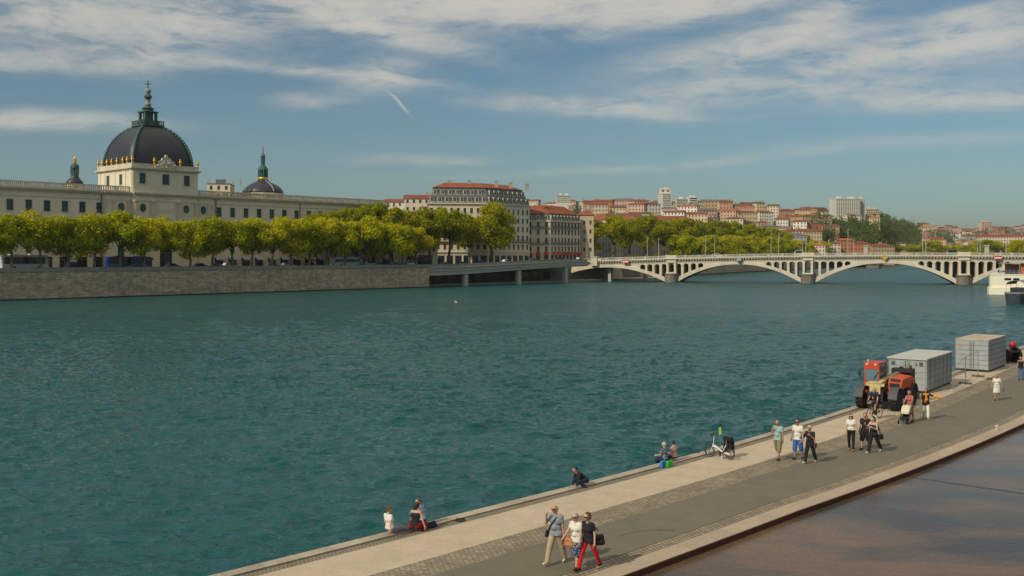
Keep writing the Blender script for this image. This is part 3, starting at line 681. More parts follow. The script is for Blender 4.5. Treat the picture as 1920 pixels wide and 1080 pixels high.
for sx_, sy_ in ((1, 1), (-1, 1), (-1, -1), (1, -1)):
    b = MB(); pts = [(sx_ * (dome_prof(u) + .05), sy_ * (dome_prof(u) + .05), Z_D + u * H_D) for u in lay]; b.path(pts, .42, 8)
    b.build('rib', MATS['copper_rib'], dome, smooth=True)
zt = Z_D + H_D - .1
b = MB(); b.box(-3.1, 3.1, -3.1, 3.1, zt - .3, zt + .2); b.box(-3.6, 3.6, -3.6, 3.6, zt + .2, zt + .7); b.box(-2.5, 2.5, -2.5, 2.5, zt + .7, zt + 2.3)
for s_ in (-1, 1):
    b.box(-3.5, 3.5, s_ * 3.4 - .06, s_ * 3.4 + .06, zt + 2.1, zt + 2.25); b.box(s_ * 3.4 - .06, s_ * 3.4 + .06, -3.5, 3.5, zt + 2.1, zt + 2.25)
    for j in range(13): b.box(-3.5 + j * .57 - .06, -3.5 + j * .57 + .06, s_ * 3.4 - .05, s_ * 3.4 + .05, zt + .7, zt + 2.1); b.box(s_ * 3.4 - .05, s_ * 3.4 + .05, -3.5 + j * .57 - .06, -3.5 + j * .57 + .06, zt + .7, zt + 2.1)
for s0 in (-1, 1):
    for s1 in (-1, 1): b.box(s0 * 1.7 - .35, s0 * 1.7 + .35, s1 * 1.7 - .35, s1 * 1.7 + .35, zt + 2.3, zt + 5.3)
b.box(-1.1, 1.1, -1.1, 1.1, zt + 2.3, zt + 5.3); b.box(-2.3, 2.3, -2.3, 2.3, zt + 5.3, zt + 5.7)
b.lathe([(2.0, zt + 5.7), (1.6, zt + 6.1), (1.5, zt + 6.6), (2.1, zt + 6.8), (1.2, zt + 7.2), (1.1, zt + 7.6)], 0, 0, 8)
o_ = b.build('lantern', MATS['copper_dark'], palace, (*dome_c, zt * .145)); o_.scale = (1, 1, .855)
b = MB(); M('pale_copper', (0.30, 0.31, 0.24), .7, .3, .8)
b.lathe([(.75, zt + 7.6), (.65, zt + 10.2), (.95, zt + 10.6), (1.25, zt + 11.0), (1.1, zt + 11.5), (.6, zt + 12.2)], 0, 0, 8, 0)
o_ = b.build('lantern_shaft', [MATS['copper_dark']], palace, (*dome_c, zt * .145)); o_.scale = (1, 1, .855)
b = MB(); b.lathe([(.5, zt + 8.0), (1.0, zt + 8.1), (1.0, zt + 8.5), (.72, zt + 8.8), (.7, zt + 9.8)], 0, 0, 8, 0)
b.lathe([(.5, zt + 12.2), (.8, zt + 12.7), (.98, zt + 13.2), (.8, zt + 13.8), (.2, zt + 14.1)], 0, 0, 12, 0)
o_ = b.build('finial_ball', MATS['pale_copper'], palace, (*dome_c, zt * .145)); o_.scale = (1, 1, .855)
M('cross_iron', (0.05, 0.07, 0.08), .5)
b = MB(); b.box(-.13, .13, -.13, .13, zt + 14.0, zt + 17.0); b.box(-.95, .95, -.11, .11, zt + 15.6, zt + 15.85); o_ = b.build('cross', MATS['cross_iron'], palace, (*dome_c, zt * .145), -ANG * .8); o_.scale = (1, 1, .855)
for x in (27.4, 64.2, 96, 120): MB().tube((x, -.25, 7), (x, -.25, 28.8), .12, n=6).build('downpipe', MATS['pipe'], palace)

# ---------------------------------------------------------------- chapel cupolas behind
def cupola(px, ybase, Y, hw, prof, mats, name, label):
    X = pxy(px, Y); t_ = thing(name, label, 'dome', (X, Y, STREET)); z0 = zat(ybase, Y) - STREET
    b = MB(); b.lathe([(hw * .98, 0), (hw * .98, z0 - 1), (hw * 1.06, z0 - .9), (hw * 1.06, z0 - .3)], 0, 0, 12); b.build('drum', MATS['cream_shade'], t_)
    sc = Y / F
    for nm, mt, pf, n_ in prof(sc, z0, hw): MB().lathe(pf, 0, 0, n_).build(nm, MATS[mt], t_, smooth=n_ > 10)
    return t_, z0, sc
def prof_r(s, z, hw): return [
    ('dome', 'lead_dark', [(hw, z - .3), (hw * .985, z + 2.2 * s), (hw * .9, z + 8 * s), (hw * .72, z + 14 * s), (hw * .5, z + 18 * s), (hw * .34, z + 20.5 * s), (hw * .25, z + 25 * s)], 16),
    ('gilded_band', 'gold', [(8.8 * s, z + 25 * s), (9.2 * s, z + 26 * s), (9.2 * s, z + 28.5 * s), (8.8 * s, z + 29 * s)], 12),
    ('lantern_base', 'copper_rib', [(9.3 * s, z + 28.7 * s), (9.3 * s, z + 31 * s), (4.5 * s, z + 31.2 * s), (4.5 * s, z + 42 * s), (9.5 * s, z + 42.2 * s), (9.3 * s, z + 45 * s), (7 * s, z + 49 * s), (3.5 * s, z + 53 * s), (3.8 * s, z + 60 * s)], 8),
    ('lantern_top', 'slate', [(4 * s, z + 60 * s), (1.8 * s, z + 60.4 * s), (1.8 * s, z + 69 * s), (4.1 * s, z + 69.3 * s), (3.4 * s, z + 72 * s), (1.0 * s, z + 76 * s), (.6 * s, z + 88 * s)], 8)]
Yr = 415; tR, z0, sc = cupola(493, 362, Yr, 38 * Yr / F, prof_r, None, 'chapel_dome', 'low dark dome with slender green and gold lantern rising behind the long palace roof')
for i in range(8):
    a = math.pi * 2 * (i + .5) / 8; b = MB(); b.tube((8.2 * sc * math.cos(a), 8.2 * sc * math.sin(a), z0 + 31 * sc), (8.2 * sc * math.cos(a), 8.2 * sc * math.sin(a), z0 + 42.2 * sc), 1.2 * sc, n=6); b.build('lantern_column', MATS['copper_rib'], tR); b = MB()
    b.tube((3.4 * sc * math.cos(a), 3.4 * sc * math.sin(a), z0 + 60 * sc), (3.4 * sc * math.cos(a), 3.4 * sc * math.sin(a), z0 + 69.3 * sc), .6 * sc, n=5); b.build('turret_column', MATS['copper_rib'], tR)
b = MB(); b.box(-.12, .12, -.12, .12, z0 + 87 * sc, z0 + 96 * sc); b.box(-.7, .7, -.1, .1, z0 + 91 * sc, z0 + 92 * sc); b.build('cross', MATS['gold'], tR, (0, 0, 0))
for a in (R(225), R(315), R(45), R(135)): MB().path([(38 * sc * k * math.cos(a), 38 * sc * k * math.sin(a), z0 + z * sc) for k, z in ((1.0, 2.2), (.91, 8), (.73, 14), (.51, 18), (.35, 20.5), (.26, 25))], .22, 6).build('rib', MATS['zinc'], tR)
def prof_l(s, z, hw): return [
    ('dome', 'lead_dark', [(hw, z - .3), (hw * .95, z + 3.5 * s), (hw * .7, z + 8 * s), (hw * .45, z + 13 * s), (7 * s, z + 18 * s)], 14),
    ('lantern', 'copper_rib', [(7.5 * s, z + 18 * s), (7.2 * s, z + 19.5 * s), (3.5 * s, z + 19.7 * s), (3.5 * s, z + 29 * s), (8 * s, z + 29.5 * s), (7.6 * s, z + 34 * s), (5 * s, z + 37.5 * s), (2 * s, z + 38.5 * s)], 8),
    ('gilded_finial', 'gold', [(1.6 * s, z + 38 * s), (2.8 * s, z + 39 * s), (3.2 * s, z + 44 * s), (1.7 * s, z + 45 * s), (2.4 * s, z + 48 * s), (.4 * s, z + 52 * s)], 8)]
Yl = 330; tL, z0, sc = cupola(140, 345, Yl, 16 * Yl / F, prof_l, None, 'bell_cupola', 'small dark bell cupola with a gilded finial, left of the great dome')
for i in range(6):
    a = math.pi * 2 * (i + .3) / 6; MB().tube((6.4 * sc * math.cos(a), 6.4 * sc * math.sin(a), z0 + 19.5 * sc), (6.4 * sc * math.cos(a), 6.4 * sc * math.sin(a), z0 + 29.6 * sc), 1.3 * sc, n=6).build('lantern_column', MATS['copper_rib'], tL)

# ---------------------------------------------------------------- general corner building on a polygon footprint
def block(name, label, cat, pts, z0, z1, wallm, faces, roof, windows, group=None, trims=(), base=None):
    """pts counter-clockwise from above starting at the left end of the first visible face (edge i = pts[i] -> pts[i+1]);
    faces: {edge: number of bays}; windows: (sill z, w, h, style, frame) rows"""
    t_ = thing(name, label, cat, (*pts[0], 0), 0, group); o0 = Vector(pts[0]); lp = [tuple(Vector(p) - o0) for p in pts]; n_ = len(lp)
    b = MB()
    for i in range(n_):
        a, c = Vector(lp[i]), Vector(lp[(i + 1) % n_]); L = (c - a).length; an = math.atan2(c.y - a.y, c.x - a.x); T = Matrix.Translation((a.x, a.y, 0)) @ Matrix.Rotation(an, 4, 'Z')
        holes = []
        if i in faces:
            nb = faces[i]; st = L / nb
            for (sz, w, h, sty, fr) in windows:
                for k in range(nb):
                    x = st * (k + .5); holes.append((x - w / 2, x + w / 2, sz, sz + h))
                    me = window_mesh(w, h, fr, 'glass_dark', True, sty, wallm); wo_ = put_window(me, t_, 0, 0, 0); wo_.location = T @ Vector((x, 0, sz)); wo_.rotation_euler = (0, 0, an)
        facade(b, L, z0, z1, holes, T=T)
    b.build('wall', MATS[wallm], t_)
    for (zz, hh, oo, mt) in trims:
        b = MB(); o1 = insetp(lp, -oo); b.prism(o1, zz, zz + hh); b.build('cornice' if hh < 1 else 'band', MATS[mt], t_)
    return t_, lp
def dormer_mesh(w, h, d, wallm, frame, roofm):
    b = MB(); b.box(-w / 2, w / 2, 0, d, 0, h, 0); b.box(-w / 2 + .22, w / 2 - .22, -.03, .02, .25, h - .3, 1); b.box(-.05, .05, -.06, -.031, .25, h - .3, 2); b.box(-w / 2 - .12, w / 2 + .12, -.18, d, h, h + .18, 3)
    return b.mesh('dormer', [MATS[wallm], MATS['glass_dark'], MATS[frame], MATS[roofm]])
def mansard(t_, lp, z0, z1, inset, wallm, edges, rows, ridge, tile='tile', slate='slate', over=0.5):
    b = MB(); o0 = insetp(lp, -.1); o1 = insetp(lp, inset); b.loft(o0, z0, o1, z1, 0, False); b.build('mansard_roof', MATS[slate], t_)
    b = MB(); o2 = insetp(lp, inset - over); o3 = insetp(lp, inset + 4.2); b.loft(o2, z1, o3, ridge, 0, True); b.add([(x, y, z1) for x, y in o2], [tuple(reversed(range(len(o2))))]); b.build('tiled_roof', MATS[tile], t_)
    n_ = len(lp)
    for e, nb in edges.items():
        a, c = Vector(lp[e]), Vector(lp[(e + 1) % n_]); L = (c - a).length; an = math.atan2(c.y - a.y, c.x - a.x); T = Matrix.Translation((a.x, a.y, 0)) @ Matrix.Rotation(an, 4, 'Z')
        for (zz, w, h, off_) in rows:
            me = WCACHE.setdefault(('dormer', w, h, wallm), dormer_mesh(w, h, 1.6, wallm, 'frame_white', 'zinc'))
            for k in range(nb):
                x = L / nb * (k + off_); ins = inset * (zz - z0) / (z1 - z0)
                if x > L - .9 or x < .9: continue
                o_ = link('dormer', me, t_); o_.location = T @ Vector((x, ins - .15, zz)); o_.rotation_euler = (0, 0, an)
def chim(t_, spots, z0, h, w=1.6, d=.7):
    for (x, y) in spots:
        b = MB(); b.box(-w / 2, w / 2, -d / 2, d / 2, 0, h, 0); b.box(-w / 2 - .08, w / 2 + .08, -d / 2 - .08, d / 2 + .08, h, h + .15, 0)
        for k in range(3): b.tube((-w / 3 + k * w / 3, 0, h + .15), (-w / 3 + k * w / 3, 0, h + .6), .12, .1, 6, 1)
        b.build('chimney', [MATS['chimney'], MATS['tile']], t_, (x, y, z0))
# big corner hotel with two rows of dormers
c0 = Vector((-9.7, 400)); pl = Vector((-33.5, 396)); pr = c0 + U * 25.3; back = NRM * 24
pts = [tuple(pl), tuple(c0), tuple(pr), tuple(pr + NRM * 22), tuple(pl + Vector((-2, 24)))]
rowsH = [(z, 1.15, 2.1, 0, 'frame_paint') for z in (13.6, 17.4, 21.0, 24.6, 28.2)]
t_, lp = block('corner_hotel', 'tallest cream corner block on the far quay, two rows of dormers under a red roof', 'building', pts, 6.8, 32.4, 'cream', {0: 9, 1: 9}, None, rowsH,
               trims=((12.4, .35, .45, 'cream_shade'), (16.4, .25, .2, 'cream_shade'), (31.9, .5, .6, 'cream_shade')))
mansard(t_, lp, 32.4, 38.7, 2.3, 'cream', {0: 8, 1: 9}, [(32.7, 1.55, 2.2, .5), (35.7, 1.45, 2.0, .95)], 40.9)
chim(t_, [(8, 8), (16, 9), (27, 10), (33, 18), (40, 26)], 39.2, 2.2)
for e, L0 in ((0, 24.1), (1, 25.3)):
    a, c = Vector(lp[e]), Vector(lp[e + 1]); an = math.atan2(c.y - a.y, c.x - a.x)
    b = MB()
    for k in range(7):
        x = L0 / 7 * (k + .5); b.box(x - 1.3, x + 1.3, -.05, .05, 7.4, 11.2, 1); b.box(x - 1.4, x + 1.4, -.1, .0, 11.2, 11.5, 0)
    b.build('shopfront', [MATS['frame_white'], MATS['glass_dark']], t_, (*lp[e], 0), an)
    b = MB(); b.box(.3, L0 - .3, -.95, 0, 16.65, 16.8, 0); b.box(.3, L0 - .3, -.95, -.9, 17.6, 17.7, 0)
    for k in range(int(L0 * 3)): b.box(.3 + k / 3, .35 + k / 3, -.94, -.9, 16.8, 17.6, 0)
    b.build('balcony', MATS['iron'], t_, (*lp[e], 0), an)
# second block with red awnings
c0 = Vector((16.5, 425)); pl = Vector((6.0, 426)); pr = c0 + U * 20.5
pts = [tuple(pl), tuple(c0), tuple(pr), tuple(pr + NRM * 16), tuple(pl + NRM * 17)]
rows2 = [(z, 1.1, 2.2, 0, 'frame_paint') for z in (12.9, 16.6, 20.2, 23.4)]
t_, lp = block('apartment_block', 'cream block with red ground-floor awnings and grey mansard, right of the tall corner hotel', 'building', pts, 6.8, 26.3, 'cream_shade', {0: 3, 1: 9}, None, rows2,
               trims=((12.0, .3, .4, 'cream'), (25.8, .5, .5, 'cream')))
mansard(t_, lp, 26.3, 29.3, 1.2, 'cream_shade', {0: 3, 1: 9}, [(26.5, 1.3, 2.1, .5)], 33.0)
chim(t_, [(8, 8), (12, 14), (20, 16), (9, 17)], 31, 2.2)
M('red_cloth', (0.42, 0.02, 0.02), .8)
for e, L0, nb in ((0, 10.5, 3), (1, 20.5, 8)):
    a, c = Vector(lp[e]), Vector(lp[e + 1]); an = math.atan2(c.y - a.y, c.x - a.x); T = Matrix.Translation((a.x, a.y, 0)) @ Matrix.Rotation(an, 4, 'Z')
    b = MB()
    for z in (16.2, 23.1):
        b.box(.3, L0 - .3, -.85, 0, z, z + .14, 0); b.box(.3, L0 - .3, -.85, -.8, z + .95, z + 1.03, 0)
        for k in range(int(L0 * 3)): b.box(.3 + k / 3, .35 + k / 3, -.84, -.8, z + .14, z + .95, 0)
    b.build('balcony', MATS['iron'], t_, (*lp[e], 0), an)
    for k in range(nb):
        x = L0 / nb * (k + .5); m = MB(); m.add([(-.9, 0, 1.6), (.9, 0, 1.6), (.9, -1.3, .6), (-.9, -1.3, .6), (-.9, -1.3, .2), (.9, -1.3, .2)], [(0, 3, 2, 1), (3, 4, 5, 2)]); m.box(-.85, .85, -.03, .0, -3.6, .1, 1)
        o_ = m.build('awning', [MATS['red_cloth'], MATS['glass_dark']], t_); o_.location = T @ Vector((x, -.03, 11.3)); o_.rotation_euler = (0, 0, an)
# plain ochre gable house to its right
M('ochre', (0.50, 0.40, 0.26), .9, .12, .2)
pts = [(30.9, 442), (36.4, 441.0), (37.2, 456), (29, 458)]
t_, lp = block('ochre_house', 'plain ochre house with a red roof, between the red-awning block and the plane trees', 'building', pts, 6.8, 29.3, 'ochre', {0: 2}, None, [(z, 1.0, 1.8, 0, 'frame_paint') for z in (13, 17, 21, 25)])
b = MB(); b.loft(insetp(lp, -.5), 29.3, insetp(lp, 3.4), 32.0); b.build('roof', MATS['tile'], t_)
chim(t_, [(2, 4), (5, 9)], 30.5, 3.6, 1.8)
# quayside blocks behind the tall plane trees upstream
rr = random.Random(11)
upv = [Vector(p) for p in UP]
specs = [(0.03, 26, 22), (.20, 30, 20), (.40, 28, 24), (.62, 34, 21), (.86, 26, 25), (1.1, 34, 22), (1.4, 36, 20), (1.8, 40, 23), (2.2, 42, 21), (2.7, 44, 22), (3.2, 44, 20)]
def up_at(k):
    i = int(k); f_ = k - i; return upv[i + 1] * (1 - f_) + upv[i + 2] * f_, (upv[i + 2] - upv[i + 1]).normalized()
shadew = ['white stone', 'pale grey', 'cream', 'buff', 'grey', 'sand-coloured', 'ivory', 'dull white', 'stone-grey', 'pale ochre', 'light grey']
M('pale_stone', (0.50, 0.47, 0.40), .85, .1, .2); M('grey_stone', (0.38, 0.37, 0.34), .85, .12, .2)
for i, (k, L, h) in enumerate(specs):
    p, d_ = up_at(k * .98); nr = Vector((-d_.y, d_.x)); p = p + nr * 34; e = p + d_ * L
    pts = [tuple(p), tuple(e), tuple(e + nr * 14), tuple(p + nr * 14)]
    t_, lp = block('quayside_building', f'{shadew[i]} house front glimpsed behind tree trunks beyond the bridge, {ORD[i]} from the ochre house', 'building', pts, 6.8, 6.8 + h, ['pale_stone', 'grey_stone', 'cream_shade'][i % 3], {0: 7}, None,
                   [(9.0 + q_ * 3.6, 1.2, 2.2, 0, 'frame_paint') for q_ in range(min(3, int((h - 2) / 3.6)))], group='quayside houses behind the plane trees')
    b = MB(); b.loft(insetp(lp, -.5), 6.8 + h, insetp(lp, 5), 6.8 + h + 3.5); b.build('roof', MATS['tile'], t_)
# block glimpsed between palace and hotel (red shop front)
M('dull_red', (0.25, 0.04, 0.035), .8, .2, .5)
pts = [tuple(O + U * 141), tuple(O + U * 160), tuple(O + U * 160 + NRM * 14), tuple(O + U * 141 + NRM * 14)]
t_, lp = block('shop_building', 'low dark red fronted shop building behind trunks, between the palace and the corner hotel', 'building', pts, 6.8, 17, 'cream_shade', {0: 5}, None, [(12.8, 1.2, 2.2, 0, 'frame_paint')])
b = MB(); b.box(3, 8, -.12, 0, 7.4, 16.2, 0); b.box(3.6, 16, -.16, -.125, 7.4, 10.6, 1); b.box(9, 16, -.5, -.17, 10.7, 11.4, 0); b.build('shopfront', [MATS['dull_red'], MATS['glass_dark']], t_, (0, 0, 0), ANG)
b = MB(); b.loft(insetp(lp, -.5), 17, insetp(lp, 5), 19.5); b.build('roof', MATS['tile'], t_)
# ================================================================ BRIDGE
M('bridge_stone', (0.68, 0.59, 0.46), .85, .10, .12, dirt=((0.36, 0.29, 0.21), 0.3, (1, 1, 0.4), 0.4), coord='Object')
M('bridge_dark', (0.22, 0.19, 0.15), .9, .2, .3, dirt=((0.10, 0.09, 0.07), .5, (1, 1, .4), .6))
P1 = Vector((67.0, 416.0)); BD = Vector((0.950, -0.311)).normalized(); BA = math.atan2(BD.y, BD.x)
bridge = thing('stone_bridge', 'long pale stone arch bridge with arcaded spandrels crossing the river', 'bridge', (P1.x, P1.y, 0), BA)
PIERS = [-54.5, 0.0, 55.0, 112.6, 169.0, 226.0]; BW = 19.0; S0, S1 = -52.0, 222.0
def zdeck(s):                                  # top of the balustrade
    t_ = (s - 90) / 125; return 12.35 - 2.35 * t_ * t_ if s < 90 else 12.35 - 1.5 * ((s - 90) / 135) ** 2
def zin(s):                                    # underside of the arches
    for a, c in zip(PIERS, PIERS[1:]):
        if a <= s <= c:
            h = (c - a) / 2 - 2.7; x = (s - (a + c) / 2) / h; cr = zdeck((a + c) / 2) - 4.15
            if abs(x) > 1: return -1.0
            return .2 + (cr - .2) * (1 - abs(x) ** 2.05)
    return -1.0
def zex(s):
    for a, c in zip(PIERS, PIERS[1:]):
        if a <= s <= c:
            h = (c - a) / 2 - 1.2; x = (s - (a + c) / 2) / h; cr = zdeck((a + c) / 2) - 4.15
            return 1.4 + (cr + 1.0 - 1.4) * (1 - min(1, abs(x)) ** 2.05)
    return 1.4
def ribbon(b, ss, lo, hi, y0, y1, mi=0):
    """solid between two curves lo(s)..hi(s), extruded from y0 to y1"""
    n_ = len(ss); vs = []
    for s in ss: vs += [(s, y0, lo(s)), (s, y0, hi(s)), (s, y1, hi(s)), (s, y1, lo(s))]
    fs = []
    for i in range(n_ - 1):
        a, c = 4 * i, 4 * i + 4
        fs += [(a, c, c + 1, a + 1), (a + 1, c + 1, c + 2, a + 2), (a + 2, c + 2, c + 3, a + 3), (a + 3, c + 3, c, a)]
    fs += [(0, 1, 2, 3), (4 * n_ - 4, 4 * n_ - 1, 4 * n_ - 2, 4 * n_ - 3)]; b.add(vs, fs, mi)
# arch rings
for a, c in zip(PIERS, PIERS[1:]):
    h = (c - a) / 2 - 2.7; m_ = (a + c) / 2; ss = [m_ + h * math.sin(math.pi / 2 * k) for k in np.linspace(-1, 1, 41)]
    if a < 0: ss = [s for s in ss]
    b = MB(); ribbon(b, ss, zin, lambda s: max(zin(s) + .3, min(zex(s), zdeck(s) - 2.9)), -.25, BW + .25)
    b.build('arch', MATS['bridge_stone'], bridge)
# spandrels with openings through them
openings = []
for p in PIERS[1:-1]:
    for k in (range(-4, 5) if p == 0 else range(-5, 6)): openings.append((p + k * 3.05, 1.05 if k else 1.1))
def ztop(s):
    for c, hw in openings:
        if abs(s - c) < hw: return min(zdeck(s) - 3.0, zdeck(c) - 4.2 + math.sqrt(max(0, 1 - ((s - c) / hw) ** 2)) * .75)
    return None
def uniq(a): return sorted(set(round(x, 4) for x in a))
b = MB(); segs = []; edges = [S0] + [e for c, hw in sorted(openings) for e in (c - hw, c + hw)] + [S1]
for i in range(0, len(edges) - 1):
    a, c = edges[i], edges[i + 1]; n_ = max(2, int((c - a) / .8) + 2); ss = list(np.linspace(a, c, n_))
    lowf = lambda s: max(zex(s) - .25, zin(s) + .1)
    if i % 2 == 0: ribbon(b, ss, lambda s: min(lowf(s), zdeck(s) - 2.95), lambda s: zdeck(s) - 2.9, 0, BW)
    else:
        ss = list(np.linspace(a + .001, c - .001, 11)); mc = (a + c) / 2
        ribbon(b, ss, lambda s: max(lowf(s) + .05, ztop(s)) if ztop(s) else lowf(s), lambda s: zdeck(s) - 2.9, 0, BW)
b.build('spandrel_wall', MATS['bridge_stone'], bridge)
# small moulded archivolts round the openings
for c, hw in openings:
    if zdeck(c) - 4.0 < zex(c) - .3: continue
    b = MB(); zc = zdeck(c) - 4.2; pts = [(c - hw - .12, zc - .1)] + [(c + (hw + .12) * math.cos(t), zc + .92 * math.sin(t)) for t in np.linspace(math.pi, 0, 9)]
    for (x0, z0), (x1, z1) in zip(pts, pts[1:]): b.tube((x0, -.04, z0), (x1, -.04, z1), .13, n=5)
    b.build('archivolt', MATS['bridge_stone'], bridge)
# piers
for p in PIERS[1:-1]:
    b = MB(); prof = [(-2.6, 0), (-2.3, -1.6), (-1.3, -2.7), (0, -3.1), (1.3, -2.7), (2.3, -1.6), (2.6, 0), (2.6, BW), (2.3, BW + 1.6), (1.3, BW + 2.7), (0, BW + 3.1), (-1.3, BW + 2.7), (-2.3, BW + 1.6), (-2.6, BW)]
    b.prism([(p + x, y) for x, y in prof], -2.5, 3.2); b.prism([(p + x * 1.07, y + (-.2 if y < 9 else .2)) for x, y in prof], 3.2, 3.7)
    b.build('pier', MATS['bridge_dark'], bridge)
    b = MB()
    for s_ in (-1, 1): b.box(p + s_ * 1.58 - .42, p + s_ * 1.58 + .42, -.62, .3, 3.7, zdeck(p) - 2.9)
    b.box(p - 2.1, p + 2.1, -.9, .2, 3.7, 4.2); b.box(p - 2.1, p + 2.1, -.8, .3, zdeck(p) - 2.9, zdeck(p) - 1.5)
    b.box(p - 2.45, p + 2.45, -1.35, .4, zdeck(p) - 1.5, zdeck(p) - 1.15); b.box(p - 2.4, p + 2.4, -1.25, -.6, zdeck(p) - 1.15, zdeck(p) + .25)
    b.build('pier_buttress', MATS['bridge_stone'], bridge)
# deck, cornice, corbels, parapet
SS = list(np.linspace(S0, S1, 90))
b = MB(); ribbon(b, SS, lambda s: zdeck(s) - 2.9, lambda s: zdeck(s) - 1.5, .25, BW - .25); ribbon(b, SS, lambda s: zdeck(s) - 1.5, lambda s: zdeck(s) - 1.15, -1.15, BW + 1.15)
b.build('deck', MATS['bridge_stone'], bridge)
b = MB(); ribbon(b, SS, lambda s: zdeck(s) - 2.95, lambda s: zdeck(s) - 2.65, -.15, .5); b.build('string_course', MATS['bridge_stone'], bridge)
b = MB(); s = S0 + .3; nxt = [p for p in PIERS[1:-1]]
while s < S1 - .5:
    if nxt and s > nxt[0]: b.build('corbel_course', MATS['bridge_stone'], bridge); b = MB(); nxt.pop(0)
    if not any(abs(s - p) < 2.7 for p in PIERS[1:-1]): z = zdeck(s) - 1.5; b.box(s - .28, s + .28, -.95, .25, z - .5, z); b.box(s - .22, s + .22, -.5, .25, z - .95, z - .5)
    s += 1.13
b.build('corbel_course', MATS['bridge_stone'], bridge)
M('railing_stone', (0.50, 0.44, 0.36), .8, .15, .4)
b = MB(); ribbon(b, SS, lambda s: zdeck(s) - .22, lambda s: zdeck(s), -1.0, -.65); ribbon(b, SS, lambda s: zdeck(s) - 1.15, lambda s: zdeck(s) - .95, -1.0, -.65)
ribbon(b, SS, lambda s: zdeck(s) - .22, lambda s: zdeck(s), BW + .65, BW + 1.0)
s = S0 + .2
while s < S1:
    b.box(s - .13, s + .13, -.93, -.72, zdeck(s) - .96, zdeck(s) - .2); s += .5
for s in np.arange(S0 + 2, S1, 5.6): b.box(s - .4, s + .4, -1.04, -.61, zdeck(s) - 1.15, zdeck(s) + .06)
b.build('balustrade', MATS['railing_stone'], bridge)
b = MB(); zz = zdeck(-33) - .1; b.box(-34.2, -31.6, -1.7, -.2, zz - 3.2, zz + .5); b.box(-34.5, -31.3, -1.9, 0, zz + .5, zz + .8); b.box(-31.6, -29.8, -1.25, -.6, zz - 1.2, zz + .1)
b.build('end_pillar', MATS['bridge_stone'], bridge)
# road surface kept just above the deck
b = MB(); n_ = len(SS); b.add([(s, .2, zdeck(s) - 1.14) for s in SS] + [(s, BW - .2, zdeck(s) - 1.14) for s in SS], [(i, i + 1, n_ + i + 1, n_ + i) for i in range(n_ - 1)]); b.build('roadway', MATS['street'], bridge)
def bpos(s, y): return P1 + BD * s + Vector((-BD.y, BD.x)) * y
def bridge_s(px): r = (px - 960) / F; return (r * P1.y - P1.x) / (BD.x - r * BD.y)
# navigation signs hung on the parapet
M('sign_red', (0.55, 0.02, 0.02), .5); M('sign_white', (0.8, 0.8, 0.78), .5); M('sign_yellow', (0.60, 0.33, 0.02), .5); M('sign_grey', (0.35, 0.36, 0.42), .5)
for px, wh in ((1174, 'at the left end of the bridge'), (1870, 'of the bridge above the white boat')):
    s = bridge_s(px); p = bpos(s, -1.4); t_ = thing('no_entry_board', f'red and white no-entry navigation board on the parapet {wh}', 'sign', (p.x, p.y, zdeck(s) - 2.7), BA, 'no-entry boards on the bridge')
    b = MB(); b.prism([(-1.3, 0.0), (1.3, 0.0), (1.3, .12), (-1.3, .12)], 0, 1.5, 0); o_ = b.build('board', MATS['sign_red'], t_); b = MB(); b.box(-1.3, 1.3, -.03, -.002, .5, 1.0); b.build('white_bar', MATS['sign_white'], t_)
    b = MB(); b.box(-.08, .08, .12, .4, -.1, 1.6); b.build('bracket', MATS['iron'], t_)
s = bridge_s(1659); p = bpos(s, -1.4); t_ = thing('yellow_diamond_sign', 'yellow diamond navigation sign at the crown of the middle arch', 'sign', (p.x, p.y, zdeck(s) - 2.0), BA)
b = MB(); b.add([(0, 0, -1.1), (1.1, 0, 0), (0, 0, 1.1), (-1.1, 0, 0), (0, .1, -1.1), (1.1, .1, 0), (0, .1, 1.1), (-1.1, .1, 0)], [(0, 1, 2, 3), (7, 6, 5, 4), (0, 4, 5, 1), (1, 5, 6, 2), (2, 6, 7, 3), (3, 7, 4, 0)]); b.build('board', MATS['sign_yellow'], t_)
b = MB(); b.box(-.08, .08, .1, .4, -1, 1); b.build('bracket', MATS['iron'], t_)
s = bridge_s(1386); p = bpos(s, -1.6); t_ = thing('grey_box', 'small grey equipment box hung at the crown of the left arch', 'box', (p.x, p.y, zdeck(s) - 2.8), BA)
b = MB(); b.box(-.95, .95, 0, .8, 0, 1.3); b.box(-1.05, 1.05, -.05, .85, 1.3, 1.4); b.build('casing', MATS['sign_grey'], t_); b = MB(); b.box(-.5, .5, .1, .7, -.4, 0); b.build('bracket', MATS['iron'], t_)
# lamp masts
M('mast', (0.42, 0.40, 0.36), .5, .05)
def mast(p, z0, h, label, group, r=.16):
    t_ = thing('lamp_mast', label, 'street lamp', (p.x, p.y, z0), 0, group)
    b = MB(); b.tube((0, 0, 0), (0, 0, .8), r * 1.6, r * 1.4, 8); b.tube((0, 0, .8), (0, 0, h), r, r * .6, 8); b.build('pole', MATS['mast'], t_)
    b = MB(); b.box(-.12, .12, -.9, .1, h - .1, h + .06); b.box(-.2, .2, -1.3, -.5, h - .16, h + .02); b.build('lamp_head', MATS['mast'], t_)
mm = [(1101, -.3, 444), (1214, -.3, 446), (1235, BW, 447), (1323, -.3, 441), (1340, BW, 447), (1446, -.3, 437), (1460, BW, 437), (1505, -.3, 456), (1511, BW, 457), (1590, -.3, 430), (1601, BW, 450), (1730, -.3, 433), (1736, BW, 434), (1833, -.3, 447), (1838, BW, 448), (1886, -.3, 452)]
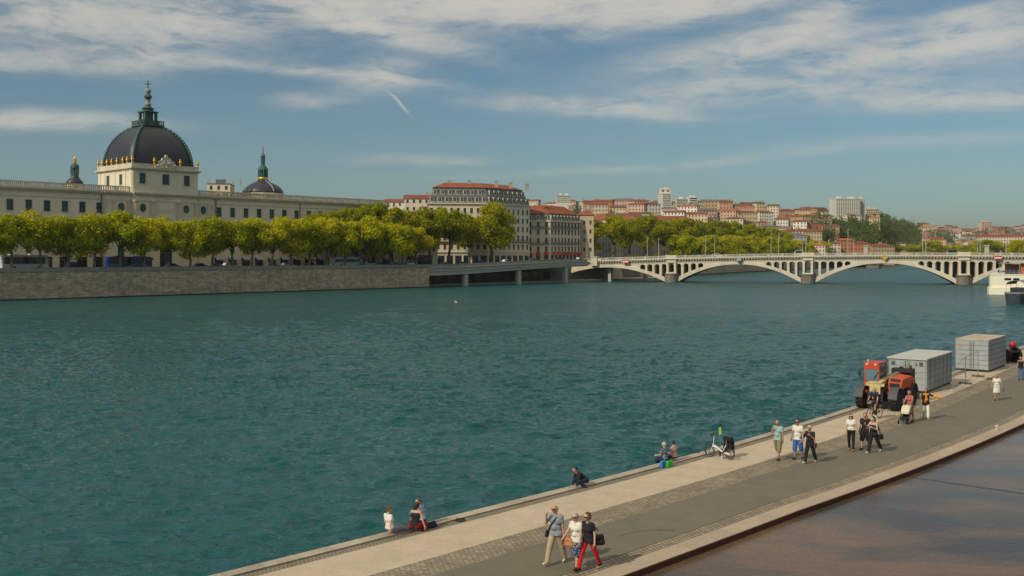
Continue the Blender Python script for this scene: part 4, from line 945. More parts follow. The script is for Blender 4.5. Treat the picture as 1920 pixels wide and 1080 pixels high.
for i, (px, y, ytop) in enumerate(mm):
    s = bridge_s(px) if y < 5 else 0
    if y > 5:
        r_ = (px - 960) / F; q0 = bpos(0, BW); s = (r_ * q0.y - q0.x) / (BD.x - r_ * BD.y)
    p = bpos(s, y); zd = zdeck(max(s, S0)) - 1.1; mast(p, zd, zat(ytop, p.y) - zd, f'thin pale lamp mast on the bridge, {ORD[i]} from the left end', 'lamp masts along the bridge')

# ================================================================ VIADUCT in front of the low quay
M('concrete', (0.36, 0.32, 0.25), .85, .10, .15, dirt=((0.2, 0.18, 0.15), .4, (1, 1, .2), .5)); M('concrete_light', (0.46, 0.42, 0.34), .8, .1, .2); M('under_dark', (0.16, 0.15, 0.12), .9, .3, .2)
via = thing('quay_viaduct', 'grey concrete road viaduct on pillars leading along the quay to the bridge', 'viaduct', (Q0.x, Q0.y, 0), ANG)
VS0, VS1 = S_END, S_END + 90
def vz(s): t_ = max(0, min(1, (s - VS0) / 82)); return 8.05 + 1.75 * t_ * t_ * (3 - 2 * t_)
VV = list(np.linspace(VS0, VS1, 24))
b = MB(); ribbon(b, VV, lambda s: vz(s) - 1.1, lambda s: vz(s), -.05, .35); b.build('parapet', MATS['parapet_stone'], via)
b = MB(); ribbon(b, VV, lambda s: vz(s) - 1.35, lambda s: vz(s) - 1.1, -.9, .6); ribbon(b, VV, lambda s: vz(s) - 2.5, lambda s: vz(s) - 1.35, -.55, .6); ribbon(b, VV, lambda s: vz(s) - 3.1 - .9 * (1 - (s - VS0) / 90), lambda s: vz(s) - 2.5, -.25, .6)
b.build('edge_beam', MATS['concrete_light'], via)
b = MB(); ribbon(b, VV, lambda s: vz(s) - 2.2, lambda s: vz(s) - 1.0, .6, 17); b.build('deck', MATS['concrete'], via)
for px, yb in ((875, 536), (975, 533), (1063, 529), (1148, 526), (1213, 524)):
    s = quay_s(px); 
    if px < 1100:
        b = MB(); b.prism([(s - .9, .1), (s + .9, .1), (s + .9, 1.6), (s - .9, 1.6)], -2.5, vz(s) - 2.3); b.build('pillar', MATS['concrete_light'], via)
    else:
        b = MB(); b.prism([(s - .9, .1), (s + .9, .1), (s + .9, 1.6), (s - .9, 1.6)], -2.5, 7.0); b.build('pillar', MATS['concrete_light'], via)
for i in range(9):
    s = VS0 + 5 + i * 9; b = MB(); b.box(s - .5, s + .5, .6, 16, vz(s) - 3.1, vz(s) - 2.2); b.build('cross_beam', MATS['concrete'], via)
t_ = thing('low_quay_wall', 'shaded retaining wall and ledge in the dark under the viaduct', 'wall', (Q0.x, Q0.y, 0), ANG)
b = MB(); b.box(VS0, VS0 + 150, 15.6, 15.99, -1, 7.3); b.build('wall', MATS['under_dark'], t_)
b = MB(); b.box(VS0 + .1, VS0 + 160, 5.5, 15.6, -2.8, .9); b.build('ledge', MATS['stone'], t_)
b = MB()
for i in range(12): b.box(VS0 + 3 + i * 7, VS0 + 7 + i * 7, 15.45, 15.6, 1.2, 4.4)
b.build('doorway', MATS['glass_dark'], t_)
# next bridge upstream: a pier shows through the arch, its stone pylons over the parapet
t_ = thing('far_bridge', 'distant bridge seen through the middle arch, with pale stone pylons above the parapet', 'bridge', (pxy(1638, 880), 880, 0), -.25)
M('steel_green', (0.10, 0.16, 0.13), .6)
b = MB(); b.prism([(-6, -2), (-4, -5), (4, -5), (6, -2), (6, 16), (-6, 16)], -2, 3.6); b.prism([(-7, -3), (-5, -6), (5, -6), (7, -3), (7, 17), (-7, 17)], 3.6, 5); b.build('pier', MATS['bridge_dark'], t_)
b = MB(); b.prism([(96, -3), (104, -3), (104, 16), (96, 16)], -2, 5); b.build('pier', MATS['bridge_dark'], t_)
b = MB(); b.box(-190, 190, 0, 14, 7.4, 9.8); b.build('girder', MATS['steel_green'], t_)
for px in (1623, 1850):
    r_ = (px - 960) / F; s = (r_ * 880 - pxy(1638, 880)) / (math.cos(.25) + r_ * math.sin(.25)); b = MB(); b.box(s - 2, s + 2, -2, 2, 5, 12); b.box(s - 1.6, s + 1.6, -1.6, 1.6, 12, 19.5); b.box(s - 2.1, s + 2.1, -2.1, 2.1, 19.5, 20.3); b.build('pylon', MATS['pale_stone'], t_)
# ================================================================ TREES
def leaf_mat(name, c1, c2, c3):
    m = bpy.data.materials.new(name); m.use_nodes = True; MATS[name] = m; nt = m.node_tree; nt.nodes.clear()
    g_ = NN(nt, 'ShaderNodeNewGeometry'); oi = NN(nt, 'ShaderNodeObjectInfo')
    f = mth(nt, 'ADD', mth(nt, 'MULTIPLY', g_.outputs['Random Per Island'], 0.62), mth(nt, 'MULTIPLY', oi.outputs['Random'], 0.38))
    big = noise(nt, NN(nt, 'ShaderNodeNewGeometry').outputs['Position'], 0.35, 2)
    f = mth(nt, 'ADD', f, mth(nt, 'MULTIPLY', mth(nt, 'SUBTRACT', big, 0.5), 0.9))
    col = ramp(nt, f, [(0.05, c1), (0.45, c2), (0.95, c3)])
    d = NN(nt, 'ShaderNodeBsdfDiffuse'); t_ = NN(nt, 'ShaderNodeBsdfTranslucent'); mx = NN(nt, 'ShaderNodeMixShader'); mx.inputs[0].default_value = 0.38
    nt.links.new(col, d.inputs[0]); nt.links.new(mixc(nt, 1.0, col, (1.25, 1.15, 0.6), 'MULTIPLY'), t_.inputs[0]); nt.links.new(d.outputs[0], mx.inputs[1]); nt.links.new(t_.outputs[0], mx.inputs[2])
    o_ = NN(nt, 'ShaderNodeOutputMaterial'); nt.links.new(mx.outputs[0], o_.inputs[0]); return m
leaf_mat('leaf_plane', (0.20, 0.25, 0.010), (0.43, 0.45, 0.013), (0.64, 0.54, 0.021))
leaf_mat('leaf_deep', (0.15, 0.19, 0.010), (0.31, 0.33, 0.013), (0.46, 0.40, 0.018))
leaf_mat('leaf_wood', (0.06, 0.095, 0.035), (0.11, 0.15, 0.045), (0.18, 0.21, 0.06))
M('bark', (0.20, 0.165, 0.10), .9, .35, 1.2); M('bark_dark', (0.10, 0.08, 0.055), .9, .3, 1.0)
def leaf_cloud(rng, C, Rr, n, size, flat=0.75, shell=0.45):
    """n leaf-clump quads spread through lobes with centres C and radii Rr"""
    w_ = Rr ** 2; k = rng.choice(len(C), n, p=w_ / w_.sum())
    d = rng.normal(size=(n, 3)); d /= np.linalg.norm(d, axis=1)[:, None]
    r_ = rng.uniform(shell, 1.06, n) ** 0.6
    P = C[k] + d * (Rr[k] * r_)[:, None] * np.array([1, 1, flat]); P += rng.normal(size=(n, 3)) * size * .4
    nrm = d + rng.normal(size=(n, 3)) * .75; nrm /= np.linalg.norm(nrm, axis=1)[:, None]
    a = np.cross(nrm, rng.normal(size=(n, 3))); a /= np.linalg.norm(a, axis=1)[:, None]; b_ = np.cross(nrm, a)
    s = size * rng.uniform(.55, 1.35, n)[:, None]; a *= s; b_ *= s * rng.uniform(.55, 1, n)[:, None]
    return np.stack([P - a * .8, P - b_ * .7 + a * .2, P + a, P + b_ * .8 + a * .1], 1)
def quads_mesh(name, V4, mat):
    n = len(V4); me = bpy.data.meshes.new(name); me.vertices.add(4 * n); me.vertices.foreach_set('co', V4.reshape(-1).astype(np.float32))
    me.loops.add(4 * n); me.loops.foreach_set('vertex_index', np.arange(4 * n, dtype=np.int32)); me.polygons.add(n)
    me.polygons.foreach_set('loop_start', np.arange(0, 4 * n, 4, dtype=np.int32)); me.polygons.foreach_set('loop_total', np.full(n, 4, dtype=np.int32))
    me.materials.append(mat); me.update(calc_edges=True); return me
def make_tree(seed, H, Rc, trunk_h, n, size, mat, bark, lobes=17, vflat=0.8):
    """plane tree: real metres; returns crown mesh, trunk mesh"""
    rng = np.random.default_rng(seed); zc = (trunk_h * .82 + H) / 2; hz = (H - trunk_h * .82) / 2
    C = []; Rr = []
    for i in range(lobes):
        u = rng.normal(size=3); u /= np.linalg.norm(u); rad = rng.uniform(.30, .92)
        C.append((u[0] * Rc * rad, u[1] * Rc * rad, zc + u[2] * hz * rad * .95)); Rr.append(Rc * rng.uniform(.26, .46))
    for i in range(5):
        a = rng.uniform(0, 6.28); C.append((math.cos(a) * Rc * .35, math.sin(a) * Rc * .35, H - Rc * .32)); Rr.append(Rc * rng.uniform(.2, .32))
    C = np.array(C); Rr = np.array(Rr)
    V4 = leaf_cloud(rng, C, Rr, n, size, vflat)
    V4 = np.concatenate([V4, leaf_cloud(rng, C * 1.0, Rr * 1.22, int(n * .10), size * .8, vflat, .85)])
    crown = quads_mesh('crown', V4, MATS[mat])
    b = MB(); r0 = .024 * H; top = (rng.normal() * .3, rng.normal() * .3, trunk_h)
    b.path([(0, 0, -.2), (0.05, 0, trunk_h * .5), top], [r0 * 1.2, r0, r0 * .8], 8)
    for i in range(7):
        c = C[rng.integers(len(C))]; mid = (top[0] + (c[0] - top[0]) * .5, top[1] + (c[1] - top[1]) * .5, trunk_h + (c[2] - trunk_h) * .6 + .4)
        b.path([top, mid, tuple(c)], [r0 * .6, r0 * .36, r0 * .12], 6)
        for j in range(2):
            e = c + rng.normal(size=3) * Rc * .3; b.tube(tuple(mid), tuple(e), r0 * .22, r0 * .05, 5)
    return crown, b.mesh('trunk', MATS[bark], True)
YOUNG = [make_tree(100 + i, 14.6, 5.8 + (i % 3) * .4, 4.6, 7000, .36, 'leaf_plane', 'bark', 15 + 2 * i, .9) for i in range(5)]
OLD = [make_tree(200 + i, 22.5, 8.2, 8.0, 7500, .48, 'leaf_deep', 'bark_dark', 20, .72) for i in range(3)]
OLDW = [make_tree(250, 25.0, 10.8, 8.5, 12500, .50, 'leaf_deep', 'bark_dark', 26, .62)]
def plant_tree(var, x, y, z, sc, rz, label, group, cat='tree', name='plane_tree', sz=None):
    t_ = thing(name, label, cat, (x, y, z), rz, group); t_.scale = (sc, sc, sz or sc)
    link('crown', var[0], t_); link('trunk', var[1], t_); return t_
rt = random.Random(21)
# avenue on the quay in front of the palace
xs_px = [-22, 22, 77, 128, 177, 225, 270, 316, 357, 398, 436, 473, 510, 545, 580, 613, 647, 676, 706, 732, 755, 780]
tops = [400, 398, 400, 402, 397, 392, 404, 409, 409, 404, 411, 406, 412, 405, 410, 404, 412, 409, 420, 414, 418, 424]
for i, (px, ty) in enumerate(zip(xs_px, tops)):
    d_ = 4.0 + (rt.random() - .5); r_ = (px - 960) / F; q0 = Q0 + NRM * d_; s = (r_ * q0.y - q0.x) / (U.x - r_ * U.y); p = q0 + U * s
    H = zat(ty, p.y) - STREET; sc = H / 14.9; lab = f'yellow-green plane tree in the quay avenue before the palace, {ORD[i]} from the left'
    plant_tree(YOUNG[(i * 3) % 5], p.x, p.y, STREET, sc * rt.uniform(.9, 1.12), rt.uniform(0, 6.28), lab, 'plane trees along the palace quay', sz=sc)
# taller trees behind the end of the avenue and before the corner hotel
big = [(592, 12, 398), (628, 17, 387), (668, 14, 381), (700, 18, 377), (735, 13, 384), (768, 16, 387), (806, 11, 386), (842, 15, 384)]
for i, (px, d_, ty) in enumerate(big):
    r_ = (px - 960) / F; q0 = Q0 + NRM * d_; s = (r_ * q0.y - q0.x) / (U.x - r_ * U.y); p = q0 + U * s; H = zat(ty, p.y) - STREET
    plant_tree(OLD[i % 3], p.x, p.y, STREET, H / 23.5 * .98, rt.uniform(0, 6.28), f'tall deep green plane tree at the right end of the avenue, {ORD[i]} of its row', 'tall plane trees by the corner hotel', sz=H / 23.0)
p = Vector((pxy(922, 386), 386)); plant_tree(OLDW[0], p.x, p.y, STREET, .98, 1.0, 'broadest plane tree, a wide round crown in front of the tall corner hotel', 'tall plane trees by the corner hotel', sz=.99)
p = Vector((pxy(880, 392), 392)); plant_tree(OLD[1], p.x, p.y, STREET, .82, 3.0, 'smaller dark plane tree tucked left of the broad round one before the hotel', 'tall plane trees by the corner hotel')
# upstream quay
def up_pos(px, d_):
    r_ = (px - 960) / F
    for a, c in zip(UP, UP[1:]):
        a, c = Vector(a), Vector(c); dd = (c - a).normalized(); nr = Vector((-dd.y, dd.x)); a2, c2 = a + nr * d_, c + nr * d_
        f = (r_ * a2.y - a2.x) / ((c2.x - a2.x) - r_ * (c2.y - a2.y))
        if -0.001 <= f <= 1.001 or c == Vector(UP[-1]): return a2 + (c2 - a2) * f
    return a2
bk = [(1108, 410), (1150, 400), (1180, 407), (1212, 402), (1245, 409), (1272, 405), (1300, 410), (1326, 412), (1352, 411), (1376, 415), (1400, 417), (1422, 421), (1445, 425), (1467, 430), (1488, 434), (1508, 439), (1527, 443), (1545, 449), (1562, 455)]
for i, (px, ty) in enumerate(bk):
    p = up_pos(px, 20); H = zat(ty, p.y) - STREET
    if p.y < 380 or p.y > 1400: continue
    sc = H / 23; plant_tree(OLD[i % 3], p.x, p.y, STREET, sc * 1.02, rt.uniform(0, 6.28), f'deep green plane tree in the back row on the upstream quay, {ORD[i]} from left', 'plane trees upstream of the bridge, back row')
OLDL = [make_tree(300 + i, 17.0, 7.2, 4.0, 5200, .5, 'leaf_plane', 'bark_dark', 18, .75) for i in range(2)]
fr = [(1268, 436), (1290, 438), (1311, 440), (1332, 437), (1352, 439), (1371, 437), (1390, 440), (1408, 438), (1425, 442), (1441, 440), (1457, 443), (1472, 445), (1487, 446), (1501, 449), (1515, 451), (1529, 448), (1543, 450), (1556, 453), (1568, 456), (1577, 460)]
for i, (px, ty) in enumerate(fr):
    p = up_pos(px, 6); H = zat(ty, p.y) - STREET; sc = H / 17.5
    plant_tree(OLDL[i % 2], p.x, p.y, STREET, sc, rt.uniform(0, 6.28), f'lighter green plane tree in the front row on the upstream quay, {ORD[i]} from left', 'plane trees upstream of the bridge, front row')
# far trees closing the river bend
far = [(1590, 1250, 458), (1612, 1270, 462)] + [(1626 + 12 * k, 1320, 458 + (k * 7) % 7) for k in range(18)] + [(1712, 1290, 455), (1738, 1290, 449), (1752, 1300, 448), (1836, 1100, 448), (1850, 1090, 446), (1864, 1100, 449), (1890, 1100, 455), (1906, 880, 447), (1922, 870, 444)]
far.sort()
for i, (px, Y, ty) in enumerate(far):
    H = zat(ty, Y) - 7; sc = H / 17.5
    plant_tree(OLDL[i % 2], pxy(px, Y), Y, 7.0, sc * 1.15, rt.uniform(0, 6.28), f'small far-bank tree above the bridge, {ORD[i]} from left of its row', 'distant trees by the river bend', name='riverside_tree', sz=sc)
b = MB(); b.add([(pxy(1560, 1180), 1180, 6.9), (pxy(2050, 1180), 1180, 6.9), (pxy(2050, 1500), 1500, 6.9), (pxy(1560, 1500), 1500, 6.9), (pxy(1560, 1180), 1180, -2), (pxy(2050, 1180), 1180, -2)], [(0, 1, 2, 3), (4, 5, 1, 0)])
tag(b.build('far_bank_land', MATS['land']), kind='structure')
# ================================================================ HILLSIDE TOWN
WALLC = {'cream': (.70, .58, .42), 'pink': (.64, .41, .31), 'white': (.80, .72, .62), 'ochre': (.50, .35, .19), 'salmon': (.52, .29, .20), 'grey': (.35, .33, .30), 'sand-coloured': (.60, .49, .35), 'orange': (.50, .20, .09), 'pale yellow': (.70, .56, .34)}
ROOFC = {'red': (.24, .062, .03), 'brown': (.15, .07, .045), 'orange': (.36, .12, .045), 'grey': (.15, .145, .145)}
for k, c in WALLC.items(): M('house_' + k.replace('-', '_').replace(' ', '_'), c, .9, .10, .1)
for k, c in ROOFC.items(): M('roof_' + k, c, .9, .2, .2)
M('house_window', (.05, .05, .05), .4, .2)
rh = random.Random(5)
def house(X, Y, z, w, d_, h, rz, wc, rc, label, group, name='hillside_house', rooft='hip', floors=None, cat='house'):
    t_ = thing(name, label, cat, (X, Y, z), rz, group); b = MB(); dn = 6
    b.box(-w / 2, w / 2, 0, d_, -dn, h, 0)
    nf = floors or max(2, int(h / 3.2)); nb = max(2, int(w / 2.9)); nbs = max(2, int(d_ / 3.4))
    for f in range(nf):
        zc = h / nf * (f + .35)
        for k in range(nb):
            x = -w / 2 + w / nb * (k + .5); b.add([(x - .55, -.05, zc), (x + .55, -.05, zc), (x + .55, -.05, zc + 1.6), (x - .55, -.05, zc + 1.6)], [(0, 1, 2, 3)], 1)
        for k in range(nbs):
            y = d_ / nbs * (k + .5)
            for s_ in (-1, 1): b.add([(s_ * (w / 2 + .05), y - .5, zc), (s_ * (w / 2 + .05), y + .5, zc), (s_ * (w / 2 + .05), y + .5, zc + 1.5), (s_ * (w / 2 + .05), y - .5, zc + 1.5)], [(0, 1, 2, 3)], 1)
    b.build('wall', [MATS['house_' + wc.replace('-', '_').replace(' ', '_')], MATS['house_window']], t_)
    b = MB(); e = .5; rhh = min(w, d_) * .2
    if rooft == 'flat': b.box(-w / 2 - .1, w / 2 + .1, -.1, d_ + .1, h, h + .5); b.box(-w / 5, w / 5, d_ * .3, d_ * .6, h + .5, h + 2.3)
    elif rooft == 'gable':
        b.add([(-w / 2 - e, -e, h), (w / 2 + e, -e, h), (w / 2 + e, d_ + e, h), (-w / 2 - e, d_ + e, h), (-w / 2 - e, d_ / 2, h + rhh), (w / 2 + e, d_ / 2, h + rhh)], [(0, 1, 5, 4), (2, 3, 4, 5), (0, 4, 3), (1, 2, 5), (3, 2, 1, 0)])
    else:
        i_ = min(w, d_) / 2 * .95
        b.add([(-w / 2 - e, -e, h), (w / 2 + e, -e, h), (w / 2 + e, d_ + e, h), (-w / 2 - e, d_ + e, h), (-w / 2 + i_, d_ / 2, h + rhh), (w / 2 - i_ + .01, d_ / 2, h + rhh)], [(0, 1, 5, 4), (2, 3, 4, 5), (0, 4, 3), (1, 2, 5), (3, 2, 1, 0)])
    b.build('roof', MATS['roof_' + rc], t_)
    if rooft != 'flat':
        for q_ in range(rh.randint(0, 2)):
            b = MB(); x = rh.uniform(-w * .4, w * .4); b.box(x - .6, x + .6, d_ * .4, d_ * .4 + .7, h, h + rhh + 1.6); b.build('chimney', MATS['chimney'], t_)
    return t_
rows = [('crest', .985, 1.0), ('upper', .82, 1.0), ('second', .66, 1.05), ('middle', .50, 1.05), ('lower', .34, 1.1), ('bottom', .18, 1.15)]
def free(px):      # leave room for the landmark blocks on the crest and the wooded slope
    return not (1545 < px < 1640)
for rn, fr_, ms in rows:
    px = 745 + rh.uniform(0, 10) if rn in ('crest',) else (1085 + rh.uniform(0, 14)); i = 0
    while px < 1648:
        w = rh.uniform(11, 22) * ms; f, c = hill_span(px); Y = f + (c - f) * (fr_ + rh.uniform(-.05, .03)); wp = w / Y * F
        px += wp / 2; 
        if px > 1520 and rn in ('upper', 'second', 'middle', 'lower') and rh.random() < (.35 if px < 1560 else .8): px += wp / 2; continue
        if rn == 'crest' and (1232 < px < 1312 or px > 1552 or 800 < px < 985): px += wp / 2 + 2; continue
        if rn == 'crest' and px < 1100 and rh.random() < .3: px += wp / 2; continue
        X = pxy(px, Y); h = rh.uniform(8, 15) * (1.15 if rn != 'crest' else .85); 
        wc = rh.choices(list(WALLC), [20, 12, 12, 8, 10, 6, 16, 3, 10])[0]; rc = rh.choices(list(ROOFC), [10, 7, 4, 3])[0]
        size = 'wide' if w > 18 * ms else ('narrow' if w < 14 * ms else ('tall' if h > 13 else 'low' if h < 10 else 'plain'))
        z = hill_z(X, Y); 
        house(X, Y, z, w, rh.uniform(9, 14), h, rh.uniform(-.5, .45), wc, rc, f'{size} {wc} {rc}-roofed house, {ORD[min(i, 44)]} from left in the {rn} hillside row', f'hillside houses, {rn} row', rooft=rh.choice(['hip', 'gable', 'gable', 'flat' if rn == 'crest' and rh.random() < .3 else 'hip']))
        i += 1; px += wp / 2 + rh.uniform(-1, 5 if rn != 'crest' else 7)
for rn, fr_, st in (('crest', .97, 1660), ('upper', .80, 1660), ('middle', .62, 1655), ('lower', .40, 1668)):
    px = st; i = 0
    while px < 1935:
        w = rh.uniform(16, 34); f, c = hill_span(px); Y = f + (c - f) * (fr_ + rh.uniform(-.07, .03)); wp = w / Y * F; px += wp / 2
        if rn != 'crest' and (px < 1720 and rh.random() < .6 or rh.random() < .08): px += wp / 2; continue
        if rn == 'crest' and px < 1722: px += wp / 2; continue
        X = pxy(px, Y); h = rh.uniform(8, 17); wc = rh.choices(list(WALLC), [18, 16, 18, 4, 8, 5, 16, 2, 10])[0]; rc = rh.choices(list(ROOFC), [10, 6, 6, 3])[0]
        size = 'wide' if w > 27 else ('narrow' if w < 20 else ('tall' if h > 13 else 'low' if h < 10 else 'plain'))
        house(X, Y, hill_z(X, Y), w, rh.uniform(12, 18), h, rh.uniform(-.5, .45), wc, rc, f'{size} {wc} {rc}-roofed house, {ORD[min(i, 44)]} from left in the {rn} row of distant hill', f'distant hill houses, {rn} row', rooft=rh.choice(['hip', 'gable', 'flat']))
        i += 1; px += wp / 2 + rh.uniform(0, 5)
# landmark blocks -------------------------------------------------------
M('white_panel', (.66, .62, .54), .8, .05, .1); M('balcony_grey', (.26, .27, .25), .8, .1, .1)
def slab(px0, px1, ytop, ybot, Y, d_, nb, nf, name, label, cat='apartment block', rz=0.0, recess='balcony_grey', endw=0.0, wallm='white_panel', bands=False):
    X0, X1 = pxy(px0, Y), pxy(px1, Y); z0, z1 = zat(ybot, Y), zat(ytop, Y); w = X1 - X0
    t_ = thing(name, label, cat, (X0, Y, z0 - 8), rz); b = MB(); H = z1 - z0 + 8; hs = []; cw = (w - endw) / nb; ch = (H - 8) / nf
    for f in range(nf):
        if bands: hs.append((endw + .4, w - .4, 8 + ch * f + ch * .35, 8 + ch * f + ch * .9)); continue
        for k in range(nb): hs.append((endw + cw * k + cw * .14, endw + cw * (k + 1) - cw * .14, 8 + ch * f + ch * .28, 8 + ch * f + ch * .9))
    facade(b, w, 0, H, hs, 1.0); b.box(0, w, 1.0, d_, 0, H - .02, 0); b.build('wall', MATS[wallm], t_)
    b = MB()
    for (a, c, e, g_) in hs: b.add([(a, .9, e), (c, .9, e), (c, .9, g_), (a, .9, g_)], [(0, 1, 2, 3)])
    b.build('window_band', MATS[recess], t_)
    b = MB(); b.box(-.3, w + .3, -.3, d_ + .3, H, H + .7); b.box(w * .2, w * .35, d_ * .3, d_ * .7, H + .7, H + 3.2); b.box(w * .6, w * .8, d_ * .3, d_ * .7, H + .7, H + 2.8); b.build('roof', MATS[wallm], t_)
    return t_, w, H
slab(1561, 1613, 373, 407, 1180, 12, 11, 14, 'slab_block', 'large pale slab apartment block, the biggest building on the crest of the hill', endw=4.5)
slab(1613.4, 1622, 374, 408, 1186, 12, 3, 14, 'stair_block', 'narrow greyer wing closing the right end of the large slab block')
slab(1625, 1649, 393, 404, 1230, 12, 6, 3, 'low_apartment_block', 'low brown-banded flat-roofed block just right of the large slab block', wallm='house_sand_coloured', recess='roof_brown')
slab(1268, 1306, 374, 388, 1060, 14, 9, 4, 'office_block', 'white office block with ribbon windows, right of the round-topped tower', cat='office block', bands=True, recess='glass')
slab(1293, 1308, 371, 390, 1050, 16, 3, 5, 'office_wing', 'taller white wing at the right end of the ribbon-windowed office block', cat='office block', bands=True, recess='glass')
slab(1044, 1071, 367, 381, 1040, 14, 8, 4, 'white_apartment_block', 'white flat-roofed block alone on the crest, above the apartment block with red awnings')
slab(1842, 1860, 417, 434, 1920, 16, 4, 5, 'pink_tower_block', 'pinkish paired tower block on the distant right-hand crest', wallm='house_pink')
t_, w, H = slab(1237, 1259, 364, 391, 1020, 12, 2, 8, 'round_topped_tower', 'white tower block with a raised rounded top, tallest on the left part of the hill', cat='tower block', bands=True, recess='balcony_grey', endw=3.0)
b = MB(); k = 10; prof = [(-w * .42, 0), (-w * .42, 4.0)] + [(-w * .42 * math.cos(math.pi * i / k), 4 + 2.8 * math.sin(math.pi * i / k)) for i in range(1, k)] + [(w * .42, 4.0), (w * .42, 0)]
nq = len(prof); b.add([(w / 2 + x, 1, H + .7 + z) for x, z in prof] + [(w / 2 + x, 10, H + .7 + z) for x, z in prof], [tuple(range(nq)), tuple(reversed(range(nq, 2 * nq)))] + [(i, nq + i, nq + (i + 1) % nq, (i + 1) % nq) for i in range(nq)])
for x in (-2.6, 2.6): b.box(w / 2 + x - 1, w / 2 + x + 1, .7, 1, H + 2.6, H + 4.6, 1)
b.build('rounded_top', [MATS['white_panel'], MATS['roof_red']], t_)
# middle distance houses by the river foot
for i, (px, Y, w, h, wc, rc, what) in enumerate([(1535, 1190, 34, 12, 'cream', 'red', 'cream house with red roof behind the last upstream plane trees'), (1600, 1270, 34, 12, 'pink', 'brown', 'pale pink house at the foot of the wooded slope'), (1650, 1180, 46, 8, 'cream', 'brown', 'long cream building at the foot of the wooded slope'),
        (1578, 1260, 24, 20, 'cream', 'orange', 'tall cream house at the left edge of the wooded slope'), (1556, 1230, 40, 17, 'grey', 'grey', 'broad grey building behind the upstream trees'), (1470, 900, 40, 22, 'grey', 'grey', 'large grey building over the middle of the upstream plane trees'),
        (1425, 860, 34, 22, 'grey', 'brown', 'big grey house with brown roof over the upstream plane trees'), (1352, 780, 30, 22, 'sand-coloured', 'brown', 'big sand-coloured house above the upstream plane trees'), (1700, 1220, 26, 9, 'white', 'grey', 'white house at the right foot of the wooded slope'),
        (1825, 1240, 20, 17, 'white', 'orange', 'white house with orange roof above the round tree near the far pylons'), (1790, 1250, 36, 9, 'salmon', 'brown', 'low salmon house left of the round tree near the pylons'), (1886, 1150, 60, 26, 'cream', 'red', 'large cream block with red roof at the right edge above the bridge'),
        (1760, 1280, 18, 20, 'pink', 'red', 'tall pink house standing free on the distant bank'), (1300, 700, 34, 24, 'cream', 'red', 'large cream house with red roof above the upstream trees'), (1240, 640, 40, 27, 'sand-coloured', 'red', 'big sand-coloured block behind the tall upstream plane trees'),
        (1160, 600, 34, 27, 'cream', 'brown', 'cream block with brown roof behind the first upstream plane trees')]):
    if px > 1585 and px != 1886: Y += 160; w *= 1.12; h = h * 1.25 + 3
    X = pxy(px, Y); z = STREET if Y < 1230 else 7; house(X, Y, z, w, 14, h, -.25, wc, rc, what, 'riverside houses', name='riverside_house')
for px, Y, yt, w, wc, rc, what in [(782, 470, 372, 12, 'cream', 'red', 'narrow cream house with red roof just left of the corner hotel'), (766, 560, 379, 26, 'white', 'red', 'small white house peeping over the trees left of the corner hotel'), (410, 400, 346, 9, 'cream', 'grey', 'cream rooftop storey with chimneys between the great dome and the chapel dome')]:
    h = zat(yt, Y) - STREET; t_ = house(pxy(px, Y), Y, STREET, w, 10, h, .1, wc, rc, what, None, name='town_house', rooft='gable' if rc == 'red' else 'flat')
    if rc == 'grey':
        for k in range(5): b = MB(); b.box(-5 + k * 3.2, -4.4 + k * 3.2, 3, 3.7, h, h + 2.4 - (k % 2) * .8); b.build('chimney', MATS['chimney'], t_)
# wooded slopes: one mass
def wood():
    rng = np.random.default_rng(77); V = []
    def grove(px0, px1, f0, f1, n, r0, r1, keep=None):
        for _ in range(n):
            px = rng.uniform(px0, px1); f, c = hill_span(px); k = rng.uniform(f0, f1); Y = f + (c - f) * k; X = pxy(px, Y); z = hill_z(X, Y); r_ = rng.uniform(r0, r1)
            C = np.array([X, Y, z + r_ * .9]) + rng.normal(size=(5, 3)) * r_ * .42; V.append(leaf_cloud(rng, C, np.full(5, r_ * .62), 130, r_ * .17, .9))
    grove(1525, 1600, .38, .9, 80, 5, 8); grove(1590, 1665, .25, .96, 190, 4.5, 7.5); grove(1640, 1730, .12, .86, 190, 5, 8)
    grove(1745, 1925, .1, .75, 60, 6, 10); grove(1100, 1520, .2, .85, 60, 3.5, 6); grove(745, 1100, .8, .95, 20, 4, 6); grove(1660, 1760, .0, .25, 60, 6, 10)
    tag(link('hillside_wood', quads_mesh('hillside_wood', np.concatenate(V), MATS['leaf_wood'])), kind='stuff')
wood()
# ================================================================ VEHICLES, BOATS, MACHINES
M('rubber', (.02, .02, .02), .85, .2, 5); M('alloy', (.35, .35, .36), .4, .1, 3, metal=.6); M('car_glass', (.01, .014, .018), .08, .1, 1, spec=.6)
M('paint_white', (.68, .66, .62), .35, .05, .3, coat=.4); M('paint_black', (.018, .02, .022), .3, .1, 1, coat=.5); M('paint_blue', (.01, .04, .26), .3, .2, .6, coat=.5); M('paint_grey', (.16, .17, .18), .35, .1, 1, coat=.4)
M('paint_red', (.36, .02, .02), .35, .1, 1, coat=.4); M('lamp_lens', (.5, .45, .4), .3, .1, 2); M('tail_lens', (.35, .02, .02), .3)
M('telered', (.60, .05, .02), .5, .15, 2, dirt=((.22, .12, .07), 1.6, (1, 1, .6), .6)); M('teleorange', (.62, .075, .016), .5, .15, 2, dirt=((.22, .12, .07), 1.6, (1, 1, .6), .6)); M('pale_yellow', (.58, .47, .20), .6, .15, 3, dirt=((.20, .15, .09), 2.2, (1, 1, .6), .7)); M('olive_yellow', (.20, .17, .07), .6, .2, 2); M('black_metal', (.022, .022, .024), .55, .2, 3)
M('mudguard', (.075, .075, .08), .6, .1, 3)
